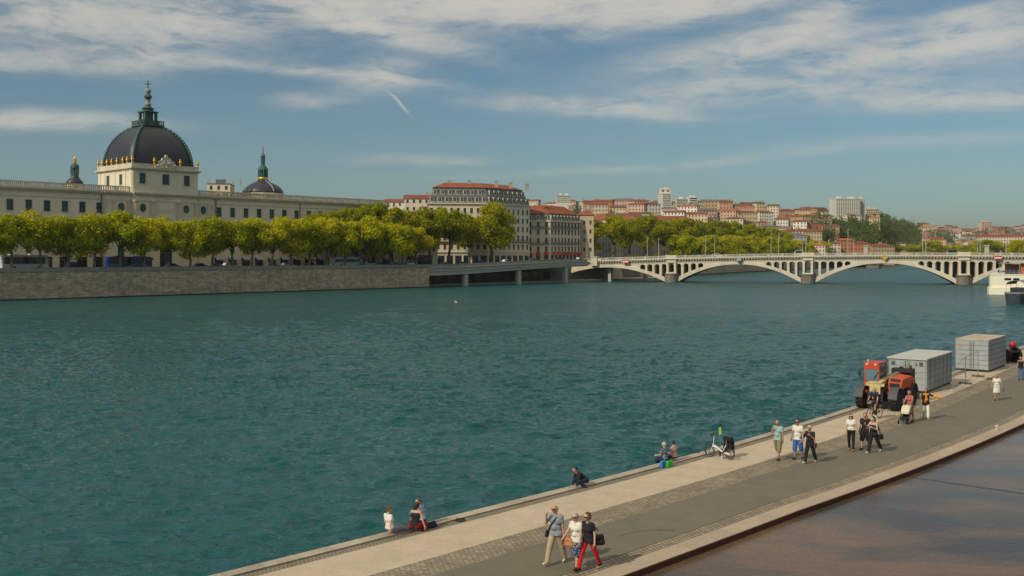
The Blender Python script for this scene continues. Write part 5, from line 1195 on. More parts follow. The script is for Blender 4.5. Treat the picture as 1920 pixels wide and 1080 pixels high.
def wheel_mesh(r, w, rim='alloy', tread=False):
    b = MB(); b.torus((0, 0, 0), r - w * .32, w * .32, (0, 1, 0), 22, 8, 0); T = Matrix.Rotation(R(90), 4, 'X')
    b.lathe([(r * .62, -w / 2), (r * .9, -w / 2), (r, -w * .35), (r, w * .35), (r * .9, w / 2), (r * .62, w / 2)], 0, 0, 22, 0, T)
    b.lathe([(r * .08, -w * .42), (r * .2, -w * .5), (r * .55, -w * .38), (r * .64, -w * .47), (r * .64, w * .47), (r * .55, w * .38), (r * .2, w * .5), (r * .08, w * .42)], 0, 0, 22, 1, T)
    if tread:
        for i in range(22):
            a = 2 * math.pi * i / 22
            for s_ in (-1, 1):
                TT = Matrix.Rotation(a + s_ * .07, 4, 'Y') @ Matrix.Translation((r, s_ * w * .25, 0)) @ Matrix.Rotation(s_ * .5, 4, 'X'); b.box(-.03, .035, -w * .25, w * .25, -.045, .045, 0, TT)
    return b.mesh('wheel', [MATS['rubber'], MATS[rim]])
WH = wheel_mesh(.33, .22); WHB = wheel_mesh(.5, .3)
def extr_profile(b, prof, y0, y1, mi=0, inset=None):
    """side outline in x-z extruded across y; inset(z) narrows it"""
    n = len(prof); f = inset or (lambda z: 0); vs = [(x, y0 + f(z), z) for x, z in prof] + [(x, y1 - f(z), z) for x, z in prof]
    b.add(vs, [tuple(range(n)), tuple(reversed(range(n, 2 * n)))] + [(i, n + i, n + (i + 1) % n, (i + 1) % n) for i in range(n)], mi)
def car(x, y, z, rz, paint, label, group, van=False, L=4.3, H=1.48, cat='car', name='parked_car'):
    t_ = thing(name, label, cat, (x, y, z), rz, group); h = L / 2
    hood = .92 if not van else 1.15
    b = MB(); extr_profile(b, [(-h, .35), (-h, .8), (-h + .15, hood), (h - 1.2, hood), (h - .1, hood - .2), (h, .6), (h, .35), (h - .3, .25), (-h + .3, .25)], -.86, .86)
    ck = [(-h + .25, hood - .01), (-h + .55, H - .06), (-h + 1.1, H), (h - 2.0 if not van else h - 1.6, H), (h - 1.15, hood - .01)]
    extr_profile(b, ck, -.82, .82, 0, lambda q_: max(0, (q_ - hood)) * .28); b.build('body', MATS['paint_' + paint], t_)
    b = MB(); wz0, wz1 = hood + .04, H - .1
    for s_ in (-1, 1):
        b.add([(-h + .5, s_ * .83, wz0), (h - 1.3, s_ * .83, wz0), (h - 2.0 if not van else h - 1.6, s_ * .70, wz1), (-h + .75, s_ * .70, wz1)], [(0, 1, 2, 3)])
    b.add([(h - 1.19, -.74, wz0), (h - 1.19, .74, wz0), (h - 1.97 if not van else h - 1.58, .62, wz1), (h - 1.97 if not van else h - 1.58, -.62, wz1)], [(0, 1, 2, 3)])
    b.build('window', MATS['car_glass'], t_)
    for sx_ in (-h + .75, h - .8):
        for sy in (-.76, .76): link('wheel', WH, t_, (sx_, sy, .33))
    for sy in (-.6, .6): b = MB(); b.box(h - .06, h + .015, sy - .18, sy + .18, .6, .74); b.build('headlight', MATS['lamp_lens'], t_)
    return t_
def coach(x, y, z, rz, paint, label, L=12.0, H=3.5, stripe=None):
    t_ = thing('coach', label, 'bus', (x, y, z), rz); h = L / 2
    b = MB(); extr_profile(b, [(-h, .4), (-h, H - .3), (-h + .25, H), (h - .5, H), (h - .12, H - .5), (h, 1.3), (h, .4)], -1.27, 1.27); b.box(-h + 2, -h + 4.5, -.8, .8, H, H + .22); b.box(h - 4.5, h - 2.5, -.8, .8, H, H + .2)
    b.build('body', MATS['paint_' + paint], t_)
    for s_ in (-1, 1):
        for k in range(5):
            x0 = -h + .5 + k * (L - 1.4) / 5; b = MB(); b.box(x0, x0 + (L - 1.4) / 5 - .08, min(s_ * 1.275, s_ * 1.29), max(s_ * 1.275, s_ * 1.29), 1.55, H - .55); b.build('window', MATS['car_glass'], t_)
    b = MB(); b.add([(h + .01, -1.15, 1.35), (h + .01, 1.15, 1.35), (h - .11, 1.15, H - .5), (h - .11, -1.15, H - .5)], [(0, 1, 2, 3)]); b.build('windscreen', MATS['car_glass'], t_)
    if stripe:
        b = MB(); b.add([(-h + 4, -1.281, .6), (-h + 6.5, -1.281, .6), (-h + 8.6, -1.281, 1.45), (-h + 7.6, -1.281, 1.45)], [(0, 1, 2, 3)]); b.add([(-h + .2, -1.281, .7), (-h + 1.8, -1.281, .7), (-h + 2.6, -1.281, 1.4), (-h + .2, -1.281, 1.4)], [(0, 1, 2, 3)]); b.build('livery_swoosh', MATS[stripe], t_)
    for sx_ in (-h + 3, h - 2.6):
        for sy in (-1.12, 1.12): link('wheel', WHB, t_, (sx_, sy, .5))
    for sy in (-1.35, 1.35): b = MB(); b.box(h - .1, h + .35, sy - .08, sy + .08, H - .9, H - .45); b.build('mirror', MATS['black_metal'], t_)
    return t_
M('swoosh_green', (.10, .30, .28), .5)
def quay_pt(px, d_): r_ = (px - 960) / F; q0 = Q0 + NRM * d_; s = (r_ * q0.y - q0.x) / (U.x - r_ * U.y); return q0 + U * s
p = quay_pt(45, 10); coach(p.x, p.y, STREET, ANG, 'white', 'white coach behind the quay trees at the left edge', 11.6, 3.85)
p = quay_pt(242, 10); coach(p.x, p.y, STREET, ANG, 'blue', 'dark blue coach with a green swoosh behind the quay trees', 12.5, 3.45, 'swoosh_green')
p = quay_pt(649, 9); coach(p.x, p.y, STREET, ANG, 'white', 'white bus behind the quay trees near the right end of the palace', 12.0, 3.1)
cars = [(140, 9, 'black', True, 'black van between the white coach and the blue coach'), (325, 9, 'grey', False, 'grey car right of the blue coach'), (377, 9, 'black', False, 'black car on the quay below the palace, right of the oval windows'), (408, 9, 'grey', False, 'grey car just right of the black one on the quay'),
        (430, 13, 'white', False, 'white car on the quay street below the first awnings'), (512, 9, 'grey', False, 'grey car left of the light-coloured car by the awnings'), (540, 9, 'white', False, 'white car between trunks in the middle of the awnings'), (583, 9, 'black', False, 'black car just left of the white bus'),
        (694, 9, 'white', True, 'white van right of the white bus'), (716, 11, 'black', False, 'black car two places right of the white bus'), (742, 9, 'grey', False, 'grey car near the end of the avenue'), (770, 9, 'white', True, 'white van at the end of the avenue')]
for px, d_, pt, vn, lb in cars: p = quay_pt(px, d_); car(p.x, p.y, STREET, ANG, pt, lb, 'vehicles along the palace quay', vn, 4.8 if vn else 4.3, 2.0 if vn else 1.48, 'van' if vn else 'car', 'parked_van' if vn else 'parked_car')
for i, (px, pt, wh) in enumerate([(835, 'grey', 'left end'), (868, 'black', 'first pillar'), (905, 'blue', 'wide plane tree'), (950, 'white', 'corner hotel'), (1000, 'grey', 'gap beside the corner hotel'), (1052, 'black', 'red awnings'), (1088, 'white', 'ochre house')]):
    p = quay_pt(px, 5); s = (p - Q0).dot(U); car(p.x, p.y, vz(s) - 1.0, ANG, pt, f'{pt} car on the viaduct, seen over its parapet near the {wh}', 'cars on the viaduct', False, 4.3, 1.6)
for px, y, pt, vn, wh in [(1250, 4, 'grey', False, 'over the first pier'), (1345, 4, 'white', False, 'left of the grey box'), (1409, 5, 'grey', False, 'over the second arch'), (1500, 4, 'white', True, 'just left of the second pier'), (1700, 5, 'white', False, 'over the third arch'), (1142, 4, 'black', False, 'near the left end pillar'), (1790, 5, 'grey', True, 'left of the last pier')]:
    s = bridge_s(px); p = bpos(s, y); car(p.x, p.y, zdeck(s) - 1.12, BA, pt, f'{pt} {"van" if vn else "car"} crossing the bridge {wh}', 'traffic on the bridge', vn, 5.2 if vn else 4.3, 2.3 if vn else 1.5, 'van' if vn else 'car', 'moving_van' if vn else 'moving_car')
# ---------------------------------------------------------------- boats
M('hull_white', (.82, .75, .60), .5, .06, .5); M('deck_wood', (.20, .12, .07), .7); M('blue_plastic', (.02, .08, .42), .5); M('tarp_grey', (.24, .23, .25), .8, .1, 1); M('hull_dark', (.05, .065, .075), .5, .2, 1); M('dark_green', (.01, .045, .04), .6); M('orange_panel', (.48, .12, .02), .6)
t_ = thing('houseboat', 'white two-deck houseboat moored at the right edge, blue chairs under its awning', 'boat', (pxy(1857, 283), 283, 0), R(-29))
hp = [(0, 0), (24, 0), (24, 34), (1, 34), (-.5, 30), (-.5, 2)]
b = MB(); b.prism(hp, 0.9, 5.6); b.prism(insetp(hp, -.45), -.6, 2.0); b.prism(insetp(hp, -.15), 5.6, 5.85); b.build('hull', MATS['hull_white'], t_)
for x0, x1 in ((3.6, 5.3), (5.8, 7.4), (9, 11)): b = MB(); b.box(x0, x1, -.05, .05, 4.1, 4.75); b.build('window', MATS['car_glass'], t_)
b = MB(); b.box(8.6, 24, 1.2, 30, 5.85, 9.0); b.build('cabin', MATS['hull_white'], t_); b = MB(); b.box(7.6, 8.6, .9, 3, 5.85, 8.9); b.build('door_panel', MATS['orange_panel'], t_)
b = MB(); b.add([(2.0, -.4, 8.75), (25, -.4, 9.3), (25, 12, 9.3), (2.4, 12, 8.75), (2.0, -.4, 8.95), (25, -.4, 9.5), (25, 12, 9.5), (2.4, 12, 8.95)], [(3, 2, 1, 0), (4, 5, 6, 7), (0, 1, 5, 4), (1, 2, 6, 5), (2, 3, 7, 6), (3, 0, 4, 7)]); b.build('awning', MATS['tarp_grey'], t_)
for x, y in ((2.4, 0), (7.4, 0), (2.6, 8)): MB().tube((x, y, 5.85), (x, y, 8.8), .07).build('awning_post', MATS['mast'], t_)
b = MB()
for z in (6.3, 6.8): b.tube((0, .1, z), (8.6, .1, z), .035, n=5); b.tube((0, .1, z), (0, 20, z), .035, n=5)
for k in range(8): b.tube((k * 1.2, .1, 5.85), (k * 1.2, .1, 6.8), .04, n=5)
b.build('railing', MATS['mast'], t_)
b = MB(); b.box(3.5, 7.4, 5.0, 5.3, 5.85, 8.7); b.build('rear_screen', MATS['deck_wood'], t_)
cb_ = Matrix.Translation((pxy(1857, 283), 283, 0)) @ Matrix.Rotation(R(-29), 4, 'Z')
def deck_chair(x, y, wh):
    w_ = cb_ @ Vector((x, y, 5.87)); k = thing('deck_chair', f'blue plastic chair on the houseboat deck, {wh}', 'chair', tuple(w_), R(20), 'blue chairs on the houseboat')
    b = MB(); b.box(-.35, .35, -.3, .3, .42, .5); b.build('seat', MATS['blue_plastic'], k); b = MB(); b.box(-.35, .35, .3, .38, .42, 1.15); b.build('backrest', MATS['blue_plastic'], k)
    for sx_ in (-.3, .3):
        for sy in (-.25, .28): b = MB(); b.tube((sx_, sy, 0), (sx_, sy, .42), .03, n=5); b.build('leg', MATS['blue_plastic'], k)
deck_chair(2.3, 1.2, 'nearest the corner post'); deck_chair(5.4, 1.4, 'in the middle of the deck'); deck_chair(7.1, 1.0, 'by the orange panel')
def tub(name, label, X, Y, rz, L, B, zt_, hull, canopy, extra=None):
    t_ = thing(name, label, 'boat', (X, Y, 0), rz); out_ = [(0, -B / 2 * .1), (0, 0)]
    op = [(-L / 2, 0), (-L / 2 + .5, -B * .32), (-L / 2 + 1.6, -B / 2), (L / 2, -B / 2), (L / 2, B / 2), (-L / 2 + 1.6, B / 2), (-L / 2 + .5, B * .32)]
    b = MB(); b.loft([(x * .93, y * .8) for x, y in op], -.5, op, zt_, 0, True); b.build('hull', MATS[hull], t_)
    b = MB(); o1 = insetp(op, -.07); b.prism(o1, zt_ - .25, zt_ + .02); b.build('gunwale', MATS['tarp_grey'], t_)
    b = MB(); n_ = 9; pr_ = [(B / 2 * .9 * math.cos(math.pi * i / n_), zt_ + 1.9 + .9 * math.sin(math.pi * i / n_)) for i in range(n_ + 1)]
    vs = [(x, y, z) for x in (-L / 2 + 2.2, L / 2 - .2) for y, z in pr_] + [(x, y, z - .06) for x in (-L / 2 + 2.2, L / 2 - .2) for y, z in pr_]; m_ = n_ + 1
    b.add(vs, [(i, i + 1, m_ + i + 1, m_ + i) for i in range(n_)] + [(2 * m_ + i, 3 * m_ + i, 3 * m_ + i + 1, 2 * m_ + i + 1) for i in range(n_)] + [(i, 2 * m_ + i, 2 * m_ + i + 1, i + 1) for i in range(n_)]); b.build('canopy', MATS[canopy], t_)
    for x in (-L / 2 + 2.3, 0, L / 2 - .3):
        for y in (-B / 2 * .88, B / 2 * .88): MB().tube((x, y, zt_), (x, y, zt_ + 1.95), .05, n=6).build('canopy_post', MATS['mast'], t_)
    b = MB(); b.box(-L / 2 + 4, L / 2 - 1.5, -B / 2 * .7, B / 2 * .7, zt_, zt_ + 1.1); b.build('deckhouse', MATS['paint_black'], t_)
    return t_
tub('small_boat', 'small dark grey boat with an arched grey canopy, in front of the white houseboat', 119.5, 233, R(50), 12, 4.4, 2.5, 'hull_dark', 'tarp_grey')
t_ = tub('barge', 'dark green barge cut by the right edge, red lifebuoys on its side', 121.5, 228, R(48), 10, 4.2, 2.2, 'dark_green', 'tarp_grey')
for k in range(2): b = MB(); b.torus((-2 + k * 2.2, -2.2, 1.5), .42, .13, (0, 1, 0), 16, 6); b.build('lifebuoy', MATS['sign_red'], t_)
# gull
g_ = gp(855, 567, 0); t_ = thing('gull', 'single white gull floating on the river below the viaduct', 'bird', (g_.x, g_.y, .02), 0)
b = MB(); b.lathe([(.02, -.35), (.16, -.2), (.2, 0), (.15, .2), (.03, .45)], 0, 0, 8, T=Matrix.Rotation(R(90), 4, 'Y') @ Matrix.Scale(1, 4)); b.lathe([(.01, .2), (.09, .24), (.1, .33), (.05, .42), (.01, .44)], -.28, 0, 7); b.tube((-.37, 0, .32), (-.47, 0, .3), .02, .005, 5)
b.build('body', MATS['paint_white'], t_, smooth=True)

# ---------------------------------------------------------------- site containers
M('container_paint', (.34, .36, .36), .55, .10, 1.2, dirt=((.30, .24, .17), 1.4, (1, 1, .5), .35)); M('container_side', (.30, .32, .325), .55, .08, 1.0, dirt=((.28, .22, .15), 1.0, (1, 1, .4), .35)); M('rusty_roof', (.50, .44, .34), .8, .15, .8, dirt=((.33, .16, .07), .9, (1, 1, 1), .8)); M('white_roof', (.50, .49, .45), .7, .06, 1)
M('seam', (.12, .125, .125), .7); M('sticker_orange', (.6, .28, .02), .6); M('sticker_dark', (.06, .09, .10), .5)
def container(name, label, X, Y, rz, w, L, h, ribs, horiz, roof, over):
    t_ = thing(name, label, 'container', (X, Y, 2.0), R(rz)); b = MB(); b.box(-w, 0, 0, L, .16, h); b.build('body', MATS['container_side'], t_)
    b = MB(); b.box(-w - over, over, -over * 1.3, L + over, h, h + .09); b.build('roof', MATS[roof], t_)
    for x in (-w, -w * .5): b = MB(); b.box(x + .02, x + w * .5 - .02, -.04, 0, .2, h - .04); b.build('door', MATS['container_paint'], t_)
    b = MB()
    for k in range(ribs + 1):
        y = L / ribs * k; y = min(max(y, .05), L - .05)
        if not horiz: b.box(-.002, .05, y - .045, y + .045, .16, h - .02)
    if horiz:
        for k in range(1, 6): b.box(.001, .012, .05, L - .05, .16 + (h - .16) * k / 6 - .02, .16 + (h - .16) * k / 6 + .02, 1)
        for k in range(1, 6): b.box(-w + .05, -.05, -.052, -.041, .16 + (h - .16) * k / 6 - .012, .16 + (h - .16) * k / 6 + .012, 1)
    else:
        for k in range(1, 5): b.box(.001, .008, .05, L - .05, .16 + (h - .16) * k / 5 - .01, .16 + (h - .16) * k / 5 + .01, 1)
        for k in (1, 2, 3, 4): b.box(-w + .05, -.05, -.05, -.041, .16 + (h - .16) * k / 5 - .008, .16 + (h - .16) * k / 5 + .008, 1)
    b.build('rib', [MATS['container_paint'], MATS['seam']], t_)
    for x in (-w * .5 - .12, -w * .5 + .12): b = MB(); b.tube((x, -.07, .25), (x, -.07, h - .1), .022, n=6); b.build('locking_bar', MATS['seam'], t_)
    for x in (-w + .05, -.35):
        for y in (.05, L - .4): b = MB(); b.box(x, x + .3, y, y + .3, 0, .16); b.build('foot', MATS['black_metal'], t_)
    return t_, w, h
t1, w, h = container('site_cabin', 'grey site container with white overhanging roof, directly behind the red telehandler', 27.0, 64.5, -37, 2.35, 6.6, 2.2, 6, False, 'white_roof', .1)
for x in (-w, -w * .62, -w * .32): b = MB(); b.box(x + .0, x + .06, -.075, -.04, .2, h); b.build('door_post', MATS['container_paint'], t1)
for x in (-w + .16, -.42): b = MB(); b.box(x, x + .24, -.06, -.042, h - .42, h - .16); b.build('notice', MATS['sticker_dark'], t1)
b = MB(); b.box(-.72, -.69, -.06, -.042, h - .4, h - .2); b.box(-.62, -.56, -.06, -.042, h - .4, h - .2); b.box(-.59, -.54, -.06, -.043, h - .42, h - .36); b.build('number_mark', MATS['sticker_dark'], t1)
b = MB(); b.box(-.66, -.58, -.06, -.042, 1.28, 1.36); b.build('red_mark', MATS['sign_red'], t1)
t2, w, h = container('storage_container', 'light grey storage container with rust-stained roof and double doors, farther along the quay', 36.8, 76.4, -38.5, 2.4, 5.8, 2.42, 5, True, 'rusty_roof', .02)
b = MB(); b.box(-w + .12, -w + .44, -.06, -.042, h - .52, h - .4); b.build('orange_sticker', MATS['sticker_orange'], t2)
# tractor behind the second container
M('rim_green', (.03, .18, .03), .5)
t_ = thing('tractor', 'red tractor with green wheel rims half hidden behind the farther container', 'tractor', (41.9, 83.4, 2.0), R(30)); RW = wheel_mesh(.62, .36, 'rim_green', True)
for x in (-.75, .75): link('wheel', RW, t_, (x, 0, .62), R(90)); link('wheel', wheel_mesh(.4, .25, 'rim_green', True), t_, (x * .85, 1.9, .4), R(90))
b = MB(); b.box(-.3, .3, -.1, 2.3, .5, 1.15); b.box(-.38, .38, .9, 2.4, .85, 1.3); b.build('bonnet', MATS['paint_red'], t_); b = MB(); b.lathe([(.05, 0), (.28, .06), (.33, .3), (.24, .5), (.05, .58)], .35, -.1, 14, T=Matrix.Translation((0, 0, 1.25))); b.build('fuel_tank', MATS['paint_red'], t_, smooth=True)
b = MB(); b.box(-.5, .5, -.6, .5, .9, 1.0); b.tube((0, .8, 1.0), (0, .5, 1.45), .03); b.torus((0, .48, 1.46), .18, .025, (0, -.5, 1), 14, 5); b.build('platform', MATS['black_metal'], t_)
# ---------------------------------------------------------------- telehandler
t_ = thing('telehandler', 'bright red telehandler with a pale yellow fork carriage, parked in front of the site container', 'construction machine', (21.55, 58.1, 2.0), R(-38))
TW = wheel_mesh(.60, .42, 'alloy', True)
for x in (-.98, .98):
    for y in (0, 2.85): link('wheel', TW, t_, (x, y, .60), R(90))
    for y in (0, 2.85):
        b = MB(); pr_ = [(y + .72 * math.cos(a), .60 + .72 * math.sin(a)) for a in np.linspace(R(8), R(172), 9)]; x0, x1 = x - .25, x + .25
        vs = [(x0, a, c) for a, c in pr_] + [(x1, a, c) for a, c in pr_] + [(x1, a + (a - y) * .05, c + .05) for a, c in pr_] + [(x0, a + (a - y) * .05, c + .05) for a, c in pr_]; k = 9
        b.add(vs, [(j * k + i, j * k + i + 1, ((j + 1) % 4) * k + i + 1, ((j + 1) % 4) * k + i) for j in range(4) for i in range(k - 1)]); b.build('mudguard', MATS['mudguard'], t_)
b = MB(); b.box(-.42, .42, -.35, 3.7, .55, 1.05); b.box(-.8, .8, -.12, .12, .48, .72); b.box(-.8, .8, 2.73, 2.97, .48, .72); b.box(-.55, .55, 3.2, 3.75, .6, 1.5); b.build('chassis', MATS['black_metal'], t_)
cx0, cx1, cy0, cy1, cz0, cz1 = -1.12, -.22, .75, 2.15, .95, 2.52
b = MB(); b.box(cx0, cx1, cy0, cy1, cz0 - .35, 1.52)
fw = .07
for x in (cx0, cx1 - fw):
    b.box(x, x + fw, cy0, cy0 + fw, 1.52, cz1); b.box(x, x + fw, cy1 - fw, cy1, 1.52, cz1)
    b.tube((x + fw / 2, cy0 + .04, cz1), (x + fw / 2, cy1 + .25, 1.6), .035, n=6)
b.box(cx0, cx1, cy0 - .03, cy1 + .03, cz1, cz1 + .1); b.box(cx0 + fw, cx1 - fw, cy0 - .01, cy0 + fw, cz1 - .26, cz1); b.build('cab', MATS['telered'], t_)
M('cab_glass', (.12, .20, .22), .12, .1, 1, spec=.6)
b = MB(); b.box(cx0 + fw, cx1 - fw, cy0 + .02, cy0 + .035, 1.53, cz1 - .27); b.build('windscreen', MATS['cab_glass'], t_)
b = MB(); b.box(cx1 - .045, cx1 - .03, cy0 + fw, cy1 - fw, 1.53, cz1 - .05); b.build('side_window', MATS['cab_glass'], t_)
b = MB(); b.box(cx0 + .025, cx0 + .04, cy0 + fw, cy1 - fw, 1.53, cz1 - .05); b.build('side_window', MATS['cab_glass'], t_)
b = MB(); b.box(cx0 + .2, cx1 - .2, 1.3, 1.7, 1.3, 1.62); b.box(cx0 + .2, cx1 - .2, 1.7, 1.82, 1.5, 2.15); b.build('driver_seat', MATS['black_metal'], t_)
b = MB(); b.lathe([(.06, 0), (.07, .12), (.03, .17)], 0, 0, 8); b.build('beacon', MATS['lamp_lens'], t_, (cx0 + .2, cy0 + .15, cz1 + .1))
b = MB(); TT = Matrix.Translation((cx0 + .62, cy0 - .002, 1.75)) @ Matrix.Rotation(R(35), 4, 'Y'); b.box(-.02, .02, -.02, .01, -.1, .42, 0, TT); b.build('wiper', MATS['black_metal'], t_)
def beam(b, a, c, w_, h_, mi=0):
    a, c = Vector(a), Vector(c); d_ = (c - a); L_ = d_.length; qq = d_.to_track_quat('Y', 'Z').to_matrix().to_4x4(); b.box(-w_ / 2, w_ / 2, 0, L_, -h_ / 2, h_ / 2, mi, Matrix.Translation(a) @ qq)
b = MB(); beam(b, (.08, 3.55, 1.72), (.06, .6, 1.50), .34, .40); b.build('boom', MATS['olive_yellow'], t_)
b = MB(); beam(b, (.06, .9, 1.56), (.04, -.55, 1.38), .26, .30); beam(b, (.04, -.5, 1.45), (.04, -.72, .95), .24, .28); b.build('inner_boom', MATS['pale_yellow'], t_)
b = MB(); b.box(-.26, .34, -.86, -.78, 1.0, 1.72); b.box(-.34, .42, -.9, -.86, 1.62, 1.72); b.box(-.5, -.26, -.84, -.76, 1.45, 1.62); b.box(.34, .56, -.84, -.76, 1.45, 1.62); b.build('fork_carriage', MATS['pale_yellow'], t_)
b = MB(); b.box(-.14, .2, -.8, -.7, .72, .98); b.build('carriage_bracket', MATS['sticker_orange'], t_)
for x in (-.38, .4): b = MB(); b.box(x - .06, x + .06, -.75, -.3, .55, 1.2); b.build('stabiliser_arm', MATS['black_metal'], t_)
for x in (-.62, .62): b = MB(); b.box(x - .07, x + .07, -.34, -.26, .98, 1.12); b.build('tail_light', MATS['tail_lens'], t_)
b = MB(); hd = [(.55, 1.0), (.55, 1.55), (.8, 1.82), (2.7, 1.86), (3.3, 1.6), (3.4, .9), (2.4, .9), (2.1, 1.2), (1.0, 1.2)]
n_ = len(hd); b.add([(.36, y, z) for y, z in hd] + [(1.12, y, z - (.08 if z > 1.5 else 0)) for y, z in hd], [tuple(range(n_)), tuple(reversed(range(n_, 2 * n_)))] + [(i, n_ + i, n_ + (i + 1) % n_, (i + 1) % n_) for i in range(n_)]); b.build('engine_cover', MATS['teleorange'], t_)
b = MB(); b.add([(.46, .60, 1.64), (1.02, .60, 1.60), (1.02, .76, 1.74), (.46, .76, 1.79)], [(0, 1, 2, 3)]); b.build('grille', MATS['black_metal'], t_)
b = MB(); b.box(.45, 1.02, .53, .55, 1.28, 1.52); b.build('grille', MATS['black_metal'], t_)
b = MB(); b.tube((.2, 3.6, 1.5), (.2, 3.6, 2.2), .12); b.box(-.3, .9, 3.3, 4.0, 1.5, 2.1); b.box(.3, 1.0, 3.1, 3.4, 1.9, 2.05); b.tube((.9, 3.2, 1.8), (.9, 3.2, 2.35), .05); b.build('rear_pivot', MATS['black_metal'], t_)
for k in range(3):
    y0 = -.3; MB().path([(.16 + k * .06, -.6, 1.3), (.25 + k * .05, -.2, 1.15 - k * .05), (.24 + k * .04, .6, 1.35), (.26, 1.4, 1.55)], .018, 6).build('hydraulic_hose', MATS['rubber'], t_)
b = MB(); b.tube((cx0, cy0, 1.9), (cx0 - .22, cy0 - .12, 1.95), .014, n=5); b.box(cx0 - .3, cx0 - .16, cy0 - .15, cy0 - .11, 1.8, 2.12); b.build('mirror', MATS['black_metal'], t_)
for x in (cx0 + .2, cx1 - .2): b = MB(); b.box(x - .08, x + .08, cy0 - .07, cy0 - .03, cz1 - .05, cz1 + .07); b.build('work_light', MATS['lamp_lens'], t_)
# ---------------------------------------------------------------- mobile fence between the containers
M('galv', (.30, .32, .32), .5, .1, 3, metal=.3)
fp = [gp(1787, 736), gp(1810, 720), gp(1834, 706.5)]
for i, (lab, a, c) in enumerate([('mobile mesh fence panel beside the site container', fp[0], fp[1]), ('mobile mesh fence panel in front of the farther container doors', fp[1], fp[2])]):
    dd = (c - a); L_ = dd.length; rz_ = math.atan2(dd.y, dd.x); t_ = thing('fence_panel', lab, 'fence', tuple(a), rz_, 'mobile fence panels')
    b = MB(); h0 = 1.0 if i == 0 else 1.95
    b.tube((L_ - .05, 0, .05), (L_ - .05, 0, 1.95), .028, n=6); b.tube((.08, 0, .05), (.08, 0, 1.7 if i == 0 else 1.95), .025, n=6); b.tube((.08, 0, 1.9 if i else 1.65), (L_ - .05, 0, 1.9), .02, n=6); b.tube((.08, 0, .2), (L_ - .05, 0, .2), .018, n=6); b.build('frame', MATS['galv'], t_)
    b = MB()
    for k in range(1, int(L_ / .25)): b.tube((k * .25, 0, .2), (k * .25, 0, 1.66 if i == 0 else 1.9), .0022, n=3, caps=False)
    b.build('wire_mesh', MATS['galv'], t_)
    b = MB(); b.box(L_ - .13, L_ + .05, -.42, .42, 0, .13); b.build('foot_block', MATS['asphalt_path'] if False else MATS['mudguard'], t_)
t_ = thing('foot_block', 'low concrete fence foot lying on the paving right of the mobile fence', 'block', tuple(gp(1862, 712)), R(-20)); b = MB(); b.box(-.42, .42, -.11, .11, 0, .13); b.box(-.1, .1, -.13, -.11, .02, .11); b.build('block', MATS['mudguard'], t_)
# mooring cleats / small posts
M('cast_iron', (.05, .035, .03), .7, .2, 5)
for (x, y, wh) in ((862, 976, 'right of the trio seated on the quay edge'), (1305, 851, 'between the seated couple and the folding bicycle'), (1591, 764, 'on the edge just left of the telehandler')):
    p = gp(x, y); t_ = thing('mooring_ring', f'rusty mooring ring plate {wh}', 'mooring ring', (p.x, p.y, 2.01), .7, 'mooring rings along the quay edge'); b = MB(); b.lathe([(.2, 0), (.2, .02), (.16, .03), (.02, .03)], 0, 0, 14); b.build('plate', MATS['cast_iron'], t_); b = MB(); b.torus((0, 0, .05), .12, .02, (.2, .3, 1), 16, 6); b.build('ring', MATS['cast_iron'], t_)
p = gp(1869, 812, 1.87); t_ = thing('basin_spout', 'small pale stub standing in the basin by its rusty edge', 'spout', (p.x, p.y, 1.86)); b = MB(); b.lathe([(.07, 0), (.07, .3), (.1, .32), (.1, .4), (.03, .43)], 0, 0, 8); b.build('stub', MATS['pale_stone'], t_)
